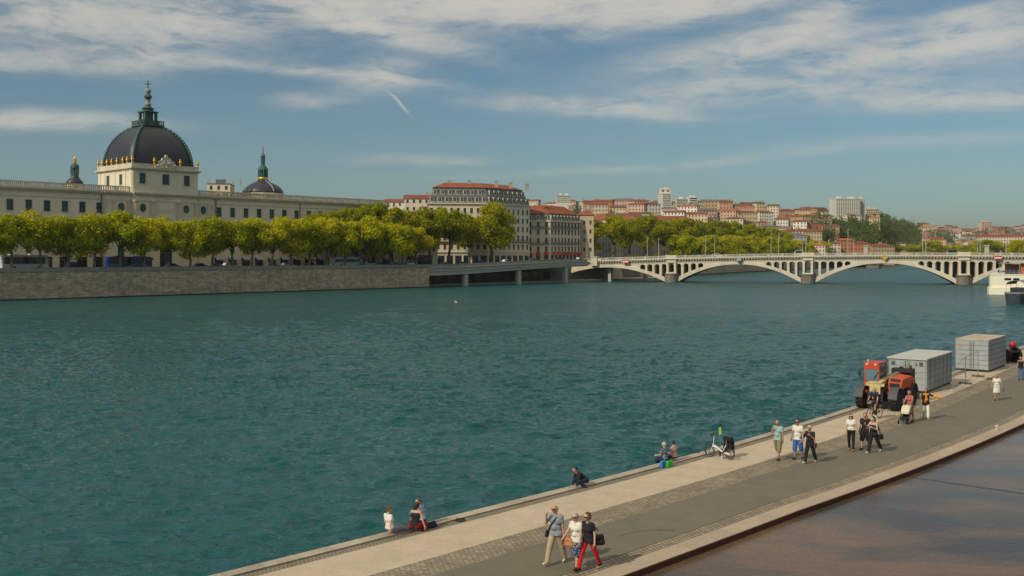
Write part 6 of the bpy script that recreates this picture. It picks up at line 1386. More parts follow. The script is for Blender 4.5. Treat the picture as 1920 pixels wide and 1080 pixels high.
# ---------------------------------------------------------------- bicycles
def bike_wheel(r): 
    b = MB(); b.torus((0, 0, 0), r - .02, .02, (0, 1, 0), 26, 6, 0); b.torus((0, 0, 0), r - .045, .012, (0, 1, 0), 26, 4, 1); b.tube((0, -.04, 0), (0, .04, 0), .03, n=8, mi=1)
    for i in range(14): a = 2 * math.pi * i / 14; b.tube((0, .015 * (-1) ** i, 0), ((r - .05) * math.cos(a), 0, (r - .05) * math.sin(a)), .003, n=3, mi=1)
    return b.mesh('wheel', [MATS['rubber'], MATS['alloy']])
M('frame_white_paint', (.75, .72, .68), .35, .05, 3); M('black_cloth', (.018, .018, .02), .9, .3, 8); M('flag_green', (.25, .50, .04), .6)
def bicycle(name, label, x, y, rz, r, wb, col, step=False, lean=0.0):
    """local +x forward"""
    t_ = thing(name, label, 'bicycle', (x, y, 2.01), rz); t_.rotation_euler = (lean, 0, rz); W_ = bike_wheel(r)
    link('wheel', W_, t_, (wb / 2, 0, r)); link('wheel', W_, t_, (-wb / 2, 0, r))
    bb = (-.08, 0, r * .9); hd_ = (wb / 2 - .16, 0, .78 if not step else .55); hb = (wb / 2 - .2, 0, .98); st = (-.26 if not step else -.3, 0, .80 if not step else .62)
    b = MB(); b.tube(hd_, (wb / 2, 0, r), .02, .014, 8); b.tube(hd_, hb, .018, n=8); rr_ = .036 if step else .019
    if step: b.path([(wb / 2 - .15, 0, .50), (.1, 0, .46), (-.12, 0, .28), (-wb / 2, .03, r)], rr_, 8)
    else: b.tube(hd_, bb, rr_, n=8); b.tube((wb / 2 - .17, 0, .74), st, rr_, n=8)
    b.tube(bb, st, .018, n=8); b.tube(bb, (-wb / 2, .03, r), .012, n=6); b.tube(bb, (-wb / 2, -.03, r), .012, n=6)
    if not step: b.tube(st, (-wb / 2, .03, r), .01, n=6); b.tube(st, (-wb / 2, -.03, r), .01, n=6)
    b.build('frame', MATS[col], t_)
    b = MB(); top = .90 if not step else .86; b.tube(st, (st[0] - .02, 0, top), .014, n=6); b.build('seat_post', MATS['alloy'], t_)
    b = MB(); b.loft([(st[0] - .15, -.07), (st[0] + .14, -.02), (st[0] + .14, .02), (st[0] - .15, .07)], top, [(st[0] - .16, -.08), (st[0] + .13, -.025), (st[0] + .13, .025), (st[0] - .16, .08)], top + .06); b.build('saddle', MATS['black_cloth'], t_)
    b = MB(); b.tube((hb[0], -.27, hb[2] + .02), (hb[0], .27, hb[2] + .02), .012, n=6); b.tube((hb[0], -.3, hb[2] + .02), (hb[0] - .03, -.2, hb[2] + .02), .02, n=6); b.tube((hb[0], .3, hb[2] + .02), (hb[0] - .03, .2, hb[2] + .02), .02, n=6); b.build('handlebar', MATS['black_metal'], t_)
    b = MB(); b.tube((bb[0], -.03, bb[2]), (bb[0], .03, bb[2]), .09, n=14); b.tube((bb[0], -.1, bb[2]), (bb[0] + .12, -.1, bb[2] - .1), .012, n=5); b.tube((bb[0], .1, bb[2]), (bb[0] - .12, .1, bb[2] + .1), .012, n=5); b.box(bb[0] + .08, bb[0] + .18, -.18, -.1, bb[2] - .12, bb[2] - .09); b.box(bb[0] - .18, bb[0] - .08, .1, .18, bb[2] + .09, bb[2] + .12); b.build('crankset', MATS['black_metal'], t_)
    return t_
a, c = gp(1333, 857), gp(1367, 862); mid = (a + c) / 2
t_ = bicycle('folding_bicycle', 'white folding bicycle with small wheels and a green flag, parked on its stand', mid.x, mid.y, math.atan2(a.y - c.y, a.x - c.x), .235, .98, 'frame_white_paint', True)
b = MB(); b.tube((-.1, .02, .3), (-.22, .22, 0), .014, n=6); b.build('kickstand', MATS['frame_white_paint'], t_)
b = MB(); b.tube((-.1, .1, .4), (-.0, .1, 1.35), .006, n=5); b.build('flag_pole', MATS['alloy'], t_); b = MB(); b.add([(-.03, .1, 1.05), (.0, .1, 1.38), (-.12, .12, 1.42), (-.15, .12, 1.12), (-.03, .115, 1.05), (.0, .115, 1.38), (-.12, .135, 1.42), (-.15, .135, 1.12)], [(0, 1, 2, 3), (7, 6, 5, 4), (0, 4, 5, 1), (2, 6, 7, 3), (1, 5, 6, 2), (3, 7, 4, 0)]); b.build('flag', MATS['flag_green'], t_)
p2_ = mid + Vector((.06, .40, 0))
t_ = bicycle('dark_bicycle', 'dark small-wheeled bicycle with black panniers standing behind the white folding one', p2_.x, p2_.y, math.atan2(a.y - c.y, a.x - c.x) + .1, .24, .98, 'paint_black', True)
for s_ in (-1, 1): b = MB(); b.box(-.62, -.28, s_ * .16 - .07, s_ * .16 + .07, .34, .66); b.box(-.6, -.3, s_ * .16 - .08, s_ * .16 + .08, .66, .72); b.build('pannier', MATS['black_cloth'], t_)
b = MB(); b.box(-.6, -.25, -.14, .14, .72, .9); b.build('rack_bag', MATS['black_cloth'], t_); b = MB(); b.box(-.63, -.60, -.04, .04, .5, .56); b.build('rear_light', MATS['tail_lens'], t_)
CYC_RZ = math.atan2(-.66, -.75); CYC = gp(1640, 786)
bicycle('city_bicycle', 'black bicycle ridden toward the viewer in front of the telehandler', CYC.x, CYC.y, CYC_RZ, .335, 1.04, 'paint_black')
# ================================================================ PEOPLE
def surface_nets(D, org, h):
    """closed surface of D < 0 on a regular grid"""
    nx, ny, nz = D.shape; s = D < 0; c = np.zeros((nx - 1, ny - 1, nz - 1), np.int8)
    for i in (0, 1):
        for j in (0, 1):
            for k in (0, 1): c += s[i:nx - 1 + i, j:ny - 1 + j, k:nz - 1 + k]
    act = (c > 0) & (c < 8); idx = -np.ones(act.shape, np.int64); I, J, K = np.nonzero(act); idx[I, J, K] = np.arange(len(I))
    acc = np.zeros((len(I), 3)); cnt = np.zeros(len(I))
    E = [((a, b, 0), (a, b, 1)) for a in (0, 1) for b in (0, 1)] + [((a, 0, b), (a, 1, b)) for a in (0, 1) for b in (0, 1)] + [((0, a, b), (1, a, b)) for a in (0, 1) for b in (0, 1)]
    for (p, q_) in E:
        d0 = D[I + p[0], J + p[1], K + p[2]]; d1 = D[I + q_[0], J + q_[1], K + q_[2]]; m = (d0 < 0) != (d1 < 0)
        t = np.where(m, d0 / np.where(m, d0 - d1, 1), 0)
        for ax in range(3): acc[:, ax] += np.where(m, p[ax] + t * (q_[ax] - p[ax]), 0)
        cnt += m
    V = (np.stack([I, J, K], 1) + acc / np.maximum(cnt, 1)[:, None]) * h + org; Fs = []
    for ax in range(3):
        sl0 = [slice(None)] * 3; sl1 = [slice(None)] * 3; sl0[ax] = slice(0, -1); sl1[ax] = slice(1, None)
        ch = s[tuple(sl0)] != s[tuple(sl1)]; A = np.array(np.nonzero(ch)).T; b_, c_ = [a for a in range(3) if a != ax]
        ok = (A[:, b_] > 0) & (A[:, c_] > 0) & (A[:, b_] < D.shape[b_] - 1) & (A[:, c_] < D.shape[c_] - 1); A = A[ok]
        def cell(db, dc):
            B = A.copy(); B[:, b_] -= db; B[:, c_] -= dc; return idx[B[:, 0], B[:, 1], B[:, 2]]
        Q = np.stack([cell(1, 1), cell(0, 1), cell(0, 0), cell(1, 0)], 1); ins = s[A[:, 0], A[:, 1], A[:, 2]]
        if ax == 1: ins = ~ins
        Q = np.where(ins[:, None], Q, Q[:, ::-1]); Fs.append(Q)
    return V, np.concatenate(Fs)
def sdf(bones, h, k=0.03, clips=()):
    """bones: (a, b, ra, rb[, flat]) capsules with smooth union; clips: (point, normal) keep the side behind"""
    P = np.array([b[i] for b in bones for i in (0, 1)], float); rm = max(max(b[2], b[3]) for b in bones) + .05
    lo = P.min(0) - rm; hi = P.max(0) + rm; n = np.ceil((hi - lo) / h).astype(int) + 1
    D = np.full(n, 1.0, np.float32); ax = [lo[i] + h * np.arange(n[i]) for i in range(3)]
    for b in bones:
        a, c, ra, rb = np.array(b[0], float), np.array(b[1], float), b[2], b[3]; m = max(ra, rb) + .09
        l_ = np.maximum(((np.minimum(a, c) - m - lo) / h).astype(int), 0); u_ = np.minimum(((np.maximum(a, c) + m - lo) / h).astype(int) + 2, n)
        X = ax[0][l_[0]:u_[0]][:, None, None]; Y = ax[1][l_[1]:u_[1]][None, :, None]; Z = ax[2][l_[2]:u_[2]][None, None, :]
        ab = c - a; L2 = max(ab @ ab, 1e-9); t = np.clip(((X - a[0]) * ab[0] + (Y - a[1]) * ab[1] + (Z - a[2]) * ab[2]) / L2, 0, 1)
        fl = b[4] if len(b) > 4 else (1, 1, 1)
        d = np.sqrt(((X - a[0] - t * ab[0]) / fl[0]) ** 2 + ((Y - a[1] - t * ab[1]) / fl[1]) ** 2 + ((Z - a[2] - t * ab[2]) / fl[2]) ** 2) - (ra + t * (rb - ra))
        S_ = D[l_[0]:u_[0], l_[1]:u_[1], l_[2]:u_[2]]; hh = np.clip(.5 + .5 * (S_ - d) / k, 0, 1); D[l_[0]:u_[0], l_[1]:u_[1], l_[2]:u_[2]] = S_ + (d - S_) * hh - k * hh * (1 - hh)
    X = ax[0][:, None, None]; Y = ax[1][None, :, None]; Z = ax[2][None, None, :]
    for (p, nv) in clips: D = np.maximum(D, ((X - p[0]) * nv[0] + (Y - p[1]) * nv[1] + (Z - p[2]) * nv[2]).astype(np.float32))
    D[0] = D[-1] = 1; D[:, 0] = D[:, -1] = 1; D[:, :, 0] = D[:, :, -1] = 1
    return surface_nets(D, lo, h)
def sdf_mesh(name, bones, mat, h, k=.03, clips=(), extra=None):
    V, Q = sdf(bones, h, k, clips); vs = V.tolist(); fs = Q.tolist(); mi = [0] * len(fs); mats = [mat]
    if extra: o = len(vs); vs += [tuple(p) for p in extra.v]; fs += [tuple(i + o for i in f) for f in extra.f]; mi += extra.m; mats = [mat] + extra.mats
    me = bpy.data.meshes.new(name); me.from_pydata(vs, [], fs)
    for m in mats: me.materials.append(m)
    me.polygons.foreach_set('material_index', mi); me.polygons.foreach_set('use_smooth', [True] * len(fs)); me.update(); return me
def sdf_extra(bones, h):
    V, Q = sdf(bones, h, .025); e = MB(); e.v = V.tolist(); e.f = Q.tolist(); e.m = [0] * len(e.f); e.mats = []; return e
def cloth(n, c, var=.12): return M('cloth_' + n, c, .9, var + .1, 5, bump=.5)
for n, c in dict(white=(.72, .68, .60), black=(.016, .016, .018), grey=(.24, .27, .29), khaki=(.42, .33, .20), red=(.55, .012, .015), darkred=(.28, .015, .02), teal=(.30, .42, .40), olive=(.22, .19, .11), blue=(.03, .14, .40), navy=(.02, .03, .06), lavender=(.38, .36, .45),
                 pink=(.42, .10, .10), orange=(.70, .24, .01), denim=(.08, .15, .28), jeans_grey=(.25, .27, .29), slate=(.13, .16, .22), peach=(.55, .33, .24), tan=(.50, .20, .10), green=(.04, .42, .03), bagblue=(.02, .20, .50), brownleather=(.12, .05, .03), hivis=(.50, .48, .05), cream=(.66, .58, .42)).items(): cloth(n, c)
M('skin_light', (.52, .33, .23), .6, .06, 8); M('skin_tan', (.40, .225, .145), .6, .06, 8); M('skin_ruddy', (.47, .245, .165), .6, .06, 8); M('lips', (.30, .09, .07), .6); M('eye', (.03, .02, .02), .3)
M('hair_dark', (.022, .014, .010), .6, .3, 20); M('hair_brown', (.10, .045, .02), .6, .3, 20); M('hair_auburn', (.16, .06, .025), .6, .3, 20); M('hair_grey', (.32, .30, .28), .7, .2, 20); M('hair_white', (.50, .44, .40), .7, .2, 20); M('lens_dark', (.01, .01, .012), .15)
# printed skirt cloth: small pale flecks on navy
def fleck():
    m = bpy.data.materials.new('cloth_flecked'); m.use_nodes = True; MATS['cloth_flecked'] = m; nt = m.node_tree; p = nt.nodes['Principled BSDF']; tc = NN(nt, 'ShaderNodeTexCoord')
    vv = NN(nt, 'ShaderNodeTexVoronoi'); vv.inputs['Scale'].default_value = 26; nt.links.new(tc.outputs['Object'], vv.inputs['Vector'])
    nt.links.new(mixc(nt, ramp(nt, vv.outputs['Distance'], [(.32, 1.0), (.42, 0.0)]), (.02, .025, .07), (.45, .45, .5)), p.inputs['Base Color']); p.inputs['Roughness'].default_value = .9
fleck()
V3 = lambda *a: np.array(a, float)
def person(label, x, y, head_dir, H=1.72, fem=False, legs=((25, 5), (-20, 15)), arms=((10, 8, 15, 0), (-10, 8, 15, 0)), lean=2, turn=0, tilt=0, z=2.006, skin='skin_light', wear=(), hair=('short', 'hair_dark'), glasses=False,
           seat=None, belly=0.0, res=.018, group='people on the promenade', wide=1.0, spread=3, extra=None, cat='person', toes=None):
    """local frame: +y forward, +x the person's right. legs/arms = (right, left).  returns (thing, joints in world)"""
    k = H / 1.75; hx, hy = head_dir; rz = math.atan2(hy, hx) - math.pi / 2
    sh = (.165 if fem else .185) * wide; hw = .092
    hip0 = V3(0, 0, .93); J = {}
    def dirv(a, sx, o): return V3(sx * math.sin(R(o)), math.sin(R(a)) * math.cos(R(o)), -math.cos(R(a)) * math.cos(R(o)))
    for nm, s_, (a, bnd) in (('R', 1, legs[0]), ('L', -1, legs[1])):
        hp = hip0 + V3(s_ * hw, 0, 0); kn = hp + .43 * dirv(a, s_, spread); an = kn + .42 * dirv(a - bnd, s_, 0)
        J['hip' + nm], J['knee' + nm], J['ank' + nm] = hp, kn, an; fa = a - bnd
        tp = (max(0, -fa) * .9 if seat is None else 5) if toes is None else toes
        J['toe' + nm] = an + V3(s_ * .02, .165 * math.cos(R(tp)), -.165 * math.sin(R(tp)) - .045 * math.cos(R(tp))); J['heel' + nm] = an + V3(0, -.045 * math.cos(R(tp)), -.05 + .03 * math.sin(R(tp)))
    la = R(lean); up = V3(0, math.sin(la), math.cos(la)); fw = V3(0, math.cos(la), -math.sin(la))
    T_ = lambda xx, yy, zz: hip0 + V3(xx, 0, 0) + fw * yy + up * (zz - .93)
    for nm, s_, (a, o, bnd, inw) in (('R', 1, arms[0]), ('L', -1, arms[1])):
        so_ = T_(s_ * sh, -.01, 1.415); el_ = so_ + .285 * dirv(a, s_, o); f_ = dirv(a + bnd, s_, o); f_ = f_ + V3(-s_ * math.sin(R(inw)) * 1.0, 0, 0); f_ /= np.linalg.norm(f_); wr = el_ + .25 * f_
        J['sho' + nm], J['elb' + nm], J['wri' + nm], J['fdir' + nm] = so_, el_, wr, f_
    nk = T_(0, .0, 1.46); ct, st_ = math.cos(R(turn)), math.sin(R(turn)); cp, sp = math.cos(R(tilt)), math.sin(R(tilt))
    def Hd(xx, yy, zz):
        yy, zz = yy * cp + zz * sp, -yy * sp + zz * cp
        xx, yy = xx * ct + yy * st_, -xx * st_ + yy * ct
        return T_(0, .015, 1.49) + V3(xx, yy, zz)
    fem_h = .012 if fem else 0
    body = [(T_(-.06, 0, .96), T_(.06, 0, .96), .108 + fem_h, .108 + fem_h), (T_(-.05, .0, 1.08), T_(.05, .0, 1.08), .095 + belly * .5, .095 + belly * .5), (T_(-.07, .005, 1.27), T_(.07, .005, 1.27), .112, .112), (T_(0, .04 + belly, 1.10), T_(0, .03, 1.2), .07 + belly * .6, .08),
            (T_(-sh * .72, -.01, 1.39), T_(sh * .72, -.01, 1.39), .068, .068), (T_(0, 0, 1.42), T_(0, .012, 1.52), .058, .05),
            (Hd(0, -.012, .135), Hd(0, .018, .165), .088, .088), (Hd(0, .03, .075), Hd(0, .045, .10), .052, .058), (Hd(0, .09, .14), Hd(0, .112, .115), .008, .013), (Hd(-.085, 0, .12), Hd(-.088, -.005, .145), .012, .015), (Hd(.085, 0, .12), Hd(.088, -.005, .145), .012, .015)]
    if fem: body += [(T_(-.07, .085, 1.27), T_(.07, .085, 1.27), .052, .052)]
    leg_b = {}; arm_b = {}
    for nm in 'RL':
        h_, kn, an, to, he = J['hip' + nm], J['knee' + nm], J['ank' + nm], J['toe' + nm], J['heel' + nm]
        cf = kn + (an - kn) * .3 + V3(0, -.018, 0)
        leg_b[nm] = [(h_, kn, .088 + fem_h, .055), (kn, an, .052, .036), (cf, cf + (an - kn) * .12, .054, .05)]; foot = [(he, to, .034, .028), (an, he, .037, .034)]
        body += leg_b[nm] + foot
        s0, e0, w0, fd = J['sho' + nm], J['elb' + nm], J['wri' + nm], J['fdir' + nm]
        arm_b[nm] = [(s0, e0, .05 if not fem else .044, .037), (e0, w0, .038, .026)]
        body += arm_b[nm] + [(w0 + fd * .02, w0 + fd * .075, .026, .032)]
    # five separate fingers on each hand, slightly curled
    ex = MB(); ex.mats = [MATS['eye'], MATS['lips']]
    for nm, s_ in (('R', 1), ('L', -1)):
        fd, w0 = J['fdir' + nm], J['wri' + nm]; side = np.cross(fd, V3(s_, 0, 0.01)); side /= np.linalg.norm(side); inn = V3(-s_, 0, 0) - fd * (V3(-s_, 0, 0) @ fd); inn /= np.linalg.norm(inn)
        for j, (off_, ln) in enumerate(((-.030, .060), (-.011, .073), (.009, .078), (.028, .068))):
            p0 = w0 + fd * .085 - side * off_; p1 = p0 + fd * ln * .45 + inn * .010; p2 = p1 + fd * ln * .35 + inn * .022; p3 = p2 + fd * ln * .12 + inn * .022
            ex.path([tuple(p0 - fd * .02), tuple(p1), tuple(p2), tuple(p3)], [.0095, .009, .008, .006], 6, 0)
        p0 = w0 + fd * .03 + side * .024; p1 = p0 + fd * .03 + side * .024 + inn * .01; p2 = p1 + fd * .034 + side * .006 + inn * .012; ex.path([tuple(p0), tuple(p1), tuple(p2)], [.012, .011, .008], 6, 0)
    n_f = len(ex.f)
    for s_ in (-1, 1): c = Hd(s_ * .034, .092, .148); ex.lathe([(.003, -.011), (.011, -.005), (.012, 0), (.011, .005), (.003, .011)], 0, 0, 8, 1, Matrix.Translation(tuple(c)))
    a_, b2 = Hd(-.024, .098, .082), Hd(.024, .098, .082); ex.tube(tuple(a_), tuple(b2), .007, n=6, mi=2)
    zmin = min(min(J['toe' + n][2], J['heel' + n][2]) for n in 'RL') - .034
    z0 = -zmin if seat is None else seat / k - .93 + .10
    off_ = V3(0, 0, z0)
    t_ = thing('person', label, cat, (x, y, z), rz, group); t_.scale = (k, k, k)
    def sh_(bs): return [(b[0] + off_, b[1] + off_, *b[2:]) for b in bs]
    ex.v = [tuple(np.array(p) + off_) for p in ex.v]
    link('body', sdf_mesh('body', sh_(body), MATS[skin], res, .028, (), ex), t_)
    # sanitize material index: fingers use skin
    zc = lambda v: (T_(0, 0, v) + off_, up)
    for g_ in wear:
        kind, mt = g_[0], MATS['cloth_' + g_[1]]; a = g_[2] if len(g_) > 2 else None; b_ = g_[3] if len(g_) > 3 else None
        infl = lambda bs, d: [(q_[0], q_[1], q_[2] + d, q_[3] + d) for q_ in bs]
        if kind in ('shirt', 'dress'):
            slv = []; bs = infl([body[i] for i in ((0, 1, 2, 3, 4) + ((11,) if fem else ()))], .017); sl = a if a is not None else .5; hem = b_ if b_ is not None else .90
            for nm in 'RL':
                s0, e0, w0 = J['sho' + nm], J['elb' + nm], J['wri' + nm]
                if sl > 0:
                    e1 = s0 + (e0 - s0) * min(1, sl); slv.append((s0, e1, .062, .058 - .008 * min(1, sl)))
                    if sl > 1: slv.append((e0, e0 + (w0 - e0) * (sl - 1), .052, .042))
            clips = [(T_(0, 0, hem) + off_, -up)]; bs.insert(0, (T_(-.06, 0, .88), T_(.06, 0, .88), .146 + belly * .4, .146 + belly * .4))
            if sl <= 0: clips.append((T_(0, 0, 1.40 if sl == 0 else 1.36) + off_, up))
            if kind == 'dress':
                mid = (J['kneeR'] + J['kneeL']) / 2; bs.append((hip0, hip0 + (mid - hip0) * .9, .135, .17)); ld = (mid - hip0); ld = ld / np.linalg.norm(ld); clips[0] = (hip0 + ld * b_ + off_, ld)
            if kind == 'dress': clips = clips[:1]
            me = sdf_mesh(kind, sh_(bs + ([] if sl > 1 else slv)), mt, res, .03, clips, None if sl <= 1 else sdf_extra(sh_([(T_(-sh * .72, -.01, 1.39), T_(sh * .72, -.01, 1.39), .085, .085)] + slv), res))
        elif kind in ('trousers', 'shorts', 'leggings'):
            ln = a if a is not None else 1.0; lo_ = .015 if kind == 'leggings' else (.022 if b_ is None else b_); bs = infl([body[0]], .014)
            clips = [(T_(0, 0, 1.04) + off_, up)]
            for nm in 'RL':
                h_, kn, an = J['hip' + nm], J['knee' + nm], J['ank' + nm]
                if ln >= 1: bs += [(h_, kn, .088 + lo_, .058 + lo_), (kn, kn + (an - kn) * (ln - .04 if ln > 1 else ln), .056 + lo_, .038 + lo_ * 1.3)]
                elif ln > .5: f_ = (ln - .5) * 2; bs += [(h_, kn, .092 + lo_, .062 + lo_), (kn, kn + (an - kn) * f_, .06 + lo_, .058 + lo_)]
                else: bs += [(h_, h_ + (kn - h_) * ln * 2, .095 + lo_, .082 + lo_)]
            me = sdf_mesh(kind, sh_(bs if seat is None else bs[:1]), mt, res, .018, clips, None if seat is None else sdf_extra(sh_(bs[1:]), res))
        elif kind == 'skirt':
            mid = (J['kneeR'] + J['kneeL']) / 2; ld = mid - hip0; L_ = np.linalg.norm(ld); ld = ld / L_; L_ = a; bs = [(hip0 + up * .08, hip0 + ld * L_, .12, b_ or .16), (body[0][0], body[0][1], .13, .13)] + [(J['hip' + n_], J['hip' + n_] + (J['knee' + n_] - J['hip' + n_]) * (L_ / .43), .112, .118) for n_ in 'RL']
            me = sdf_mesh('skirt', sh_(bs), mt, res, .03, [(hip0 + ld * (L_ - .02) + off_, ld), (T_(0, 0, 1.05) + off_, up)])
        elif kind == 'shoes':
            for nm in 'RL':
                an, to, he = J['ank' + nm], J['toe' + nm], J['heel' + nm]; bs = [(he, to, .045, .038), (an + V3(0, 0, .0), he, .045, .044)]
                me = sdf_mesh('shoe', sh_(bs), mt, res * .8, .02, [(he + off_ - V3(0, 0, .038), V3(0, 0, -1)), (an + off_ + V3(0, 0, .03), V3(0, 0, 1))]); link('shoe', me, t_)
            continue
        elif kind == 'scarf':
            bs = [(T_(-.10, .05, 1.42), T_(.10, .05, 1.42), .06, .06), (T_(.0, .10, 1.40), T_(-.05, .13, 1.12), .055, .06), (T_(0, -.09, 1.42), T_(.0, -.1, 1.36), .05, .05), (J['elbL'], J['wriL'] + J['fdirL'] * .06, .055, .075), (J['shoL'], J['elbL'], .05, .05), (T_(.0, .12, 1.2), T_(.04, .12, 1.0), .05, .04)]
            me = sdf_mesh('scarf', sh_(bs), mt, res, .03)
        link(kind, me, t_)
    if hair:
        st2, hm = hair; bs = [(Hd(0, -.028, .145), Hd(0, -.012, .175), .094, .096)]; cl = [(Hd(0, .062, .155) + off_, (Hd(0, .78, -.62) - Hd(0, 0, 0)))]
        if st2 == 'fringe': cl = [(Hd(0, -.0, .145) + off_, (Hd(0, .95, .3) - Hd(0, 0, 0))), (Hd(0, 0, .165) + off_, (Hd(0, .2, .98) - Hd(0, 0, 0)))]; bs = [(Hd(0, -.028, .12), Hd(0, -.012, .145), .092, .092)]
        if st2 == 'curly': bs += [(Hd(s_ * .065, -.03, .15 + dz), Hd(s_ * .03, -.05, .2 + dz), .06, .065) for s_ in (-1, 1) for dz in (-.03, .01)]
        if st2 == 'bun': bs += [(Hd(0, -.12, .19), Hd(0, -.13, .2), .05, .05)]
        if st2 == 'long': bs += [(Hd(0, -.075, .10), Hd(0, -.085, -.10), .075, .055), (Hd(-.07, -.02, .12), Hd(-.085, -.03, -.02), .035, .03), (Hd(.07, -.02, .12), Hd(.085, -.03, -.02), .035, .03)]
        if st2 == 'tail': bs += [(Hd(0, -.10, .16), Hd(.04, -.15, .02), .04, .025), (Hd(.04, -.15, .02), Hd(.05, -.13, -.08), .028, .012)]
        if st2 == 'bob': bs += [(Hd(0, -.06, .10), Hd(0, -.065, .03), .085, .07), (Hd(-.07, -.01, .12), Hd(-.08, -.01, .05), .035, .035), (Hd(.07, -.01, .12), Hd(.08, -.01, .05), .035, .035)]
        link('hair', sdf_mesh('hair', sh_(bs), MATS[hm], min(res, .015), .02, cl), t_)
    if glasses:
        b = MB(); A_ = [Hd(xx, yy, zz) + off_ for xx, yy, zz in ((-.082, .080, .172), (0, .128, .172), (.082, .080, .172), (-.078, .080, .128), (0, .126, .134), (.078, .080, .128))]
        for (i, j, m_, n_) in ((0, 1, 4, 3), (1, 2, 5, 4)): b.add([A_[i], A_[j], A_[m_], A_[n_]], [(0, 1, 2, 3), (3, 2, 1, 0)])
        for s_, i in ((-1, 0), (1, 2)): b.tube(tuple(A_[i]), tuple(Hd(s_ * .09, 0, .16) + off_), .006, n=4)
        b.build('sunglasses', MATS['lens_dark'], t_)
    Mw = Matrix.Translation((x, y, z)) @ Matrix.Rotation(rz, 4, 'Z') @ Matrix.Scale(k, 4)
    JW = {n: Mw @ Vector(tuple(v_ + off_)) for n, v_ in J.items()}; JW['T'] = lambda *a: Mw @ Vector(tuple(T_(*a) + off_)); JW['M'] = Mw; JW['rz'] = rz; return t_, JW
def bag(name, label, c, w_, d_, h_, mat, strap=None, rz=0, top=.8, r=.018, group=None):
    """soft bag: rounded body with a flap, and a strap that follows given world points"""
    t_ = thing(name, label, 'bag', tuple(c), rz, group); bs = [(V3(-w_ * .3, 0, h_ * .2), V3(w_ * .3, 0, h_ * .2), d_ * .5, d_ * .5), (V3(-w_ * .3 * top, 0, h_ * .7), V3(w_ * .3 * top, 0, h_ * .7), d_ * .42, d_ * .42), (V3(-w_ * .3, 0, h_ * .2), V3(-w_ * .3 * top, 0, h_ * .7), d_ * .45, d_ * .4), (V3(w_ * .3, 0, h_ * .2), V3(w_ * .3 * top, 0, h_ * .7), d_ * .45, d_ * .4)]
    link('bag_body', sdf_mesh('bag_body', bs, MATS['cloth_' + mat], .016, .03), t_)
    if strap:
        Mi = (Matrix.Translation(tuple(c)) @ Matrix.Rotation(rz, 4, 'Z')).inverted(); b = MB(); b.path([tuple(Mi @ p) for p in strap], r, 6); b.build('strap', MATS['cloth_' + mat], t_)
    return t_
HD = (-.66, -.75)
# -- trio in the foreground
fx = gp(1043, 1057.5)
t_, j = person('bald man in a grey T-shirt and khaki trousers, hand to his face, cross-body bag', fx.x, fx.y, (-.55, -.83), 1.74, False, ((24, 4), (-18, 6)), ((35, 14, 128, 28), (-4, 6, 10, -4)), 2, 25, 8, skin='skin_ruddy', wear=(('trousers', 'khaki', 1.0, .03), ('shirt', 'grey', .6, .86), ('shoes', 'cream')), hair=None, glasses=True, belly=.035, res=.014)
rs = j['T'](.16, .09, 1.46); s1 = [j['T'](-.12, -.02, 1.47), j['T'](-.03, .15, 1.33), j['T'](.10, .16, 1.15), j['T'](.24, .06, .95)]
bag('crossbody_bag', 'black cross-body bag on the hip of the man in the grey T-shirt', j['T'](.26, .04, .76), .20, .09, .24, 'black', s1 + [j['T'](.20, -.12, 1.0), j['T'](.0, -.17, 1.25), j['T'](-.12, -.05, 1.47)], j['rz'] + 1.2, r=.02)
fx = gp(1081, 1067)
t_, j = person('woman in a white blouse and navy patterned skirt, middle of the foreground trio', fx.x, fx.y, (-.60, -.80), 1.60, True, ((-8, 12), (15, 3)), ((14, 20, 20, 0), (8, 8, 14, 4)), 4, 5, 6, skin='skin_light', wear=(('skirt', 'flecked', .52, .165), ('shirt', 'white', .42, .86), ('shoes', 'brownleather')), hair=('short', 'hair_grey'), glasses=True, belly=.03, res=.014)
bag('shoulder_bag', 'tan leather shoulder bag held in front of the woman in the white blouse', j['T'](.20, .14, .70), .34, .14, .27, 'tan', [j['T'](.20, .16, .98), j['T'](.05, .17, 1.2), j['T'](-.10, .03, 1.46), j['T'](-.02, -.15, 1.3)], j['rz'], r=.012)
fx = gp(1104, 1069)
t_, j = person('woman in a black T-shirt and bright red trousers striding, dark curly hair and sunglasses', fx.x, fx.y, (-.66, -.75), 1.68, True, ((26, 3), (-24, 6)), ((4, 8, 22, 4), (-6, 12, 22, 2)), 5, 12, 6, skin='skin_light', wear=(('trousers', 'red', 1.0, .012), ('shirt', 'black', .55, .86), ('shoes', 'black')), hair=('curly', 'hair_brown'), glasses=True, res=.014)
bag('large_shoulder_bag', 'large black shoulder bag behind the woman in red trousers', j['T'](-.27, -.13, .78), .34, .16, .34, 'black', [j['T'](-.25, -.05, 1.12), j['T'](-.18, .02, 1.46), j['T'](-.26, -.14, 1.2)], j['rz'] + 1.1, r=.014)
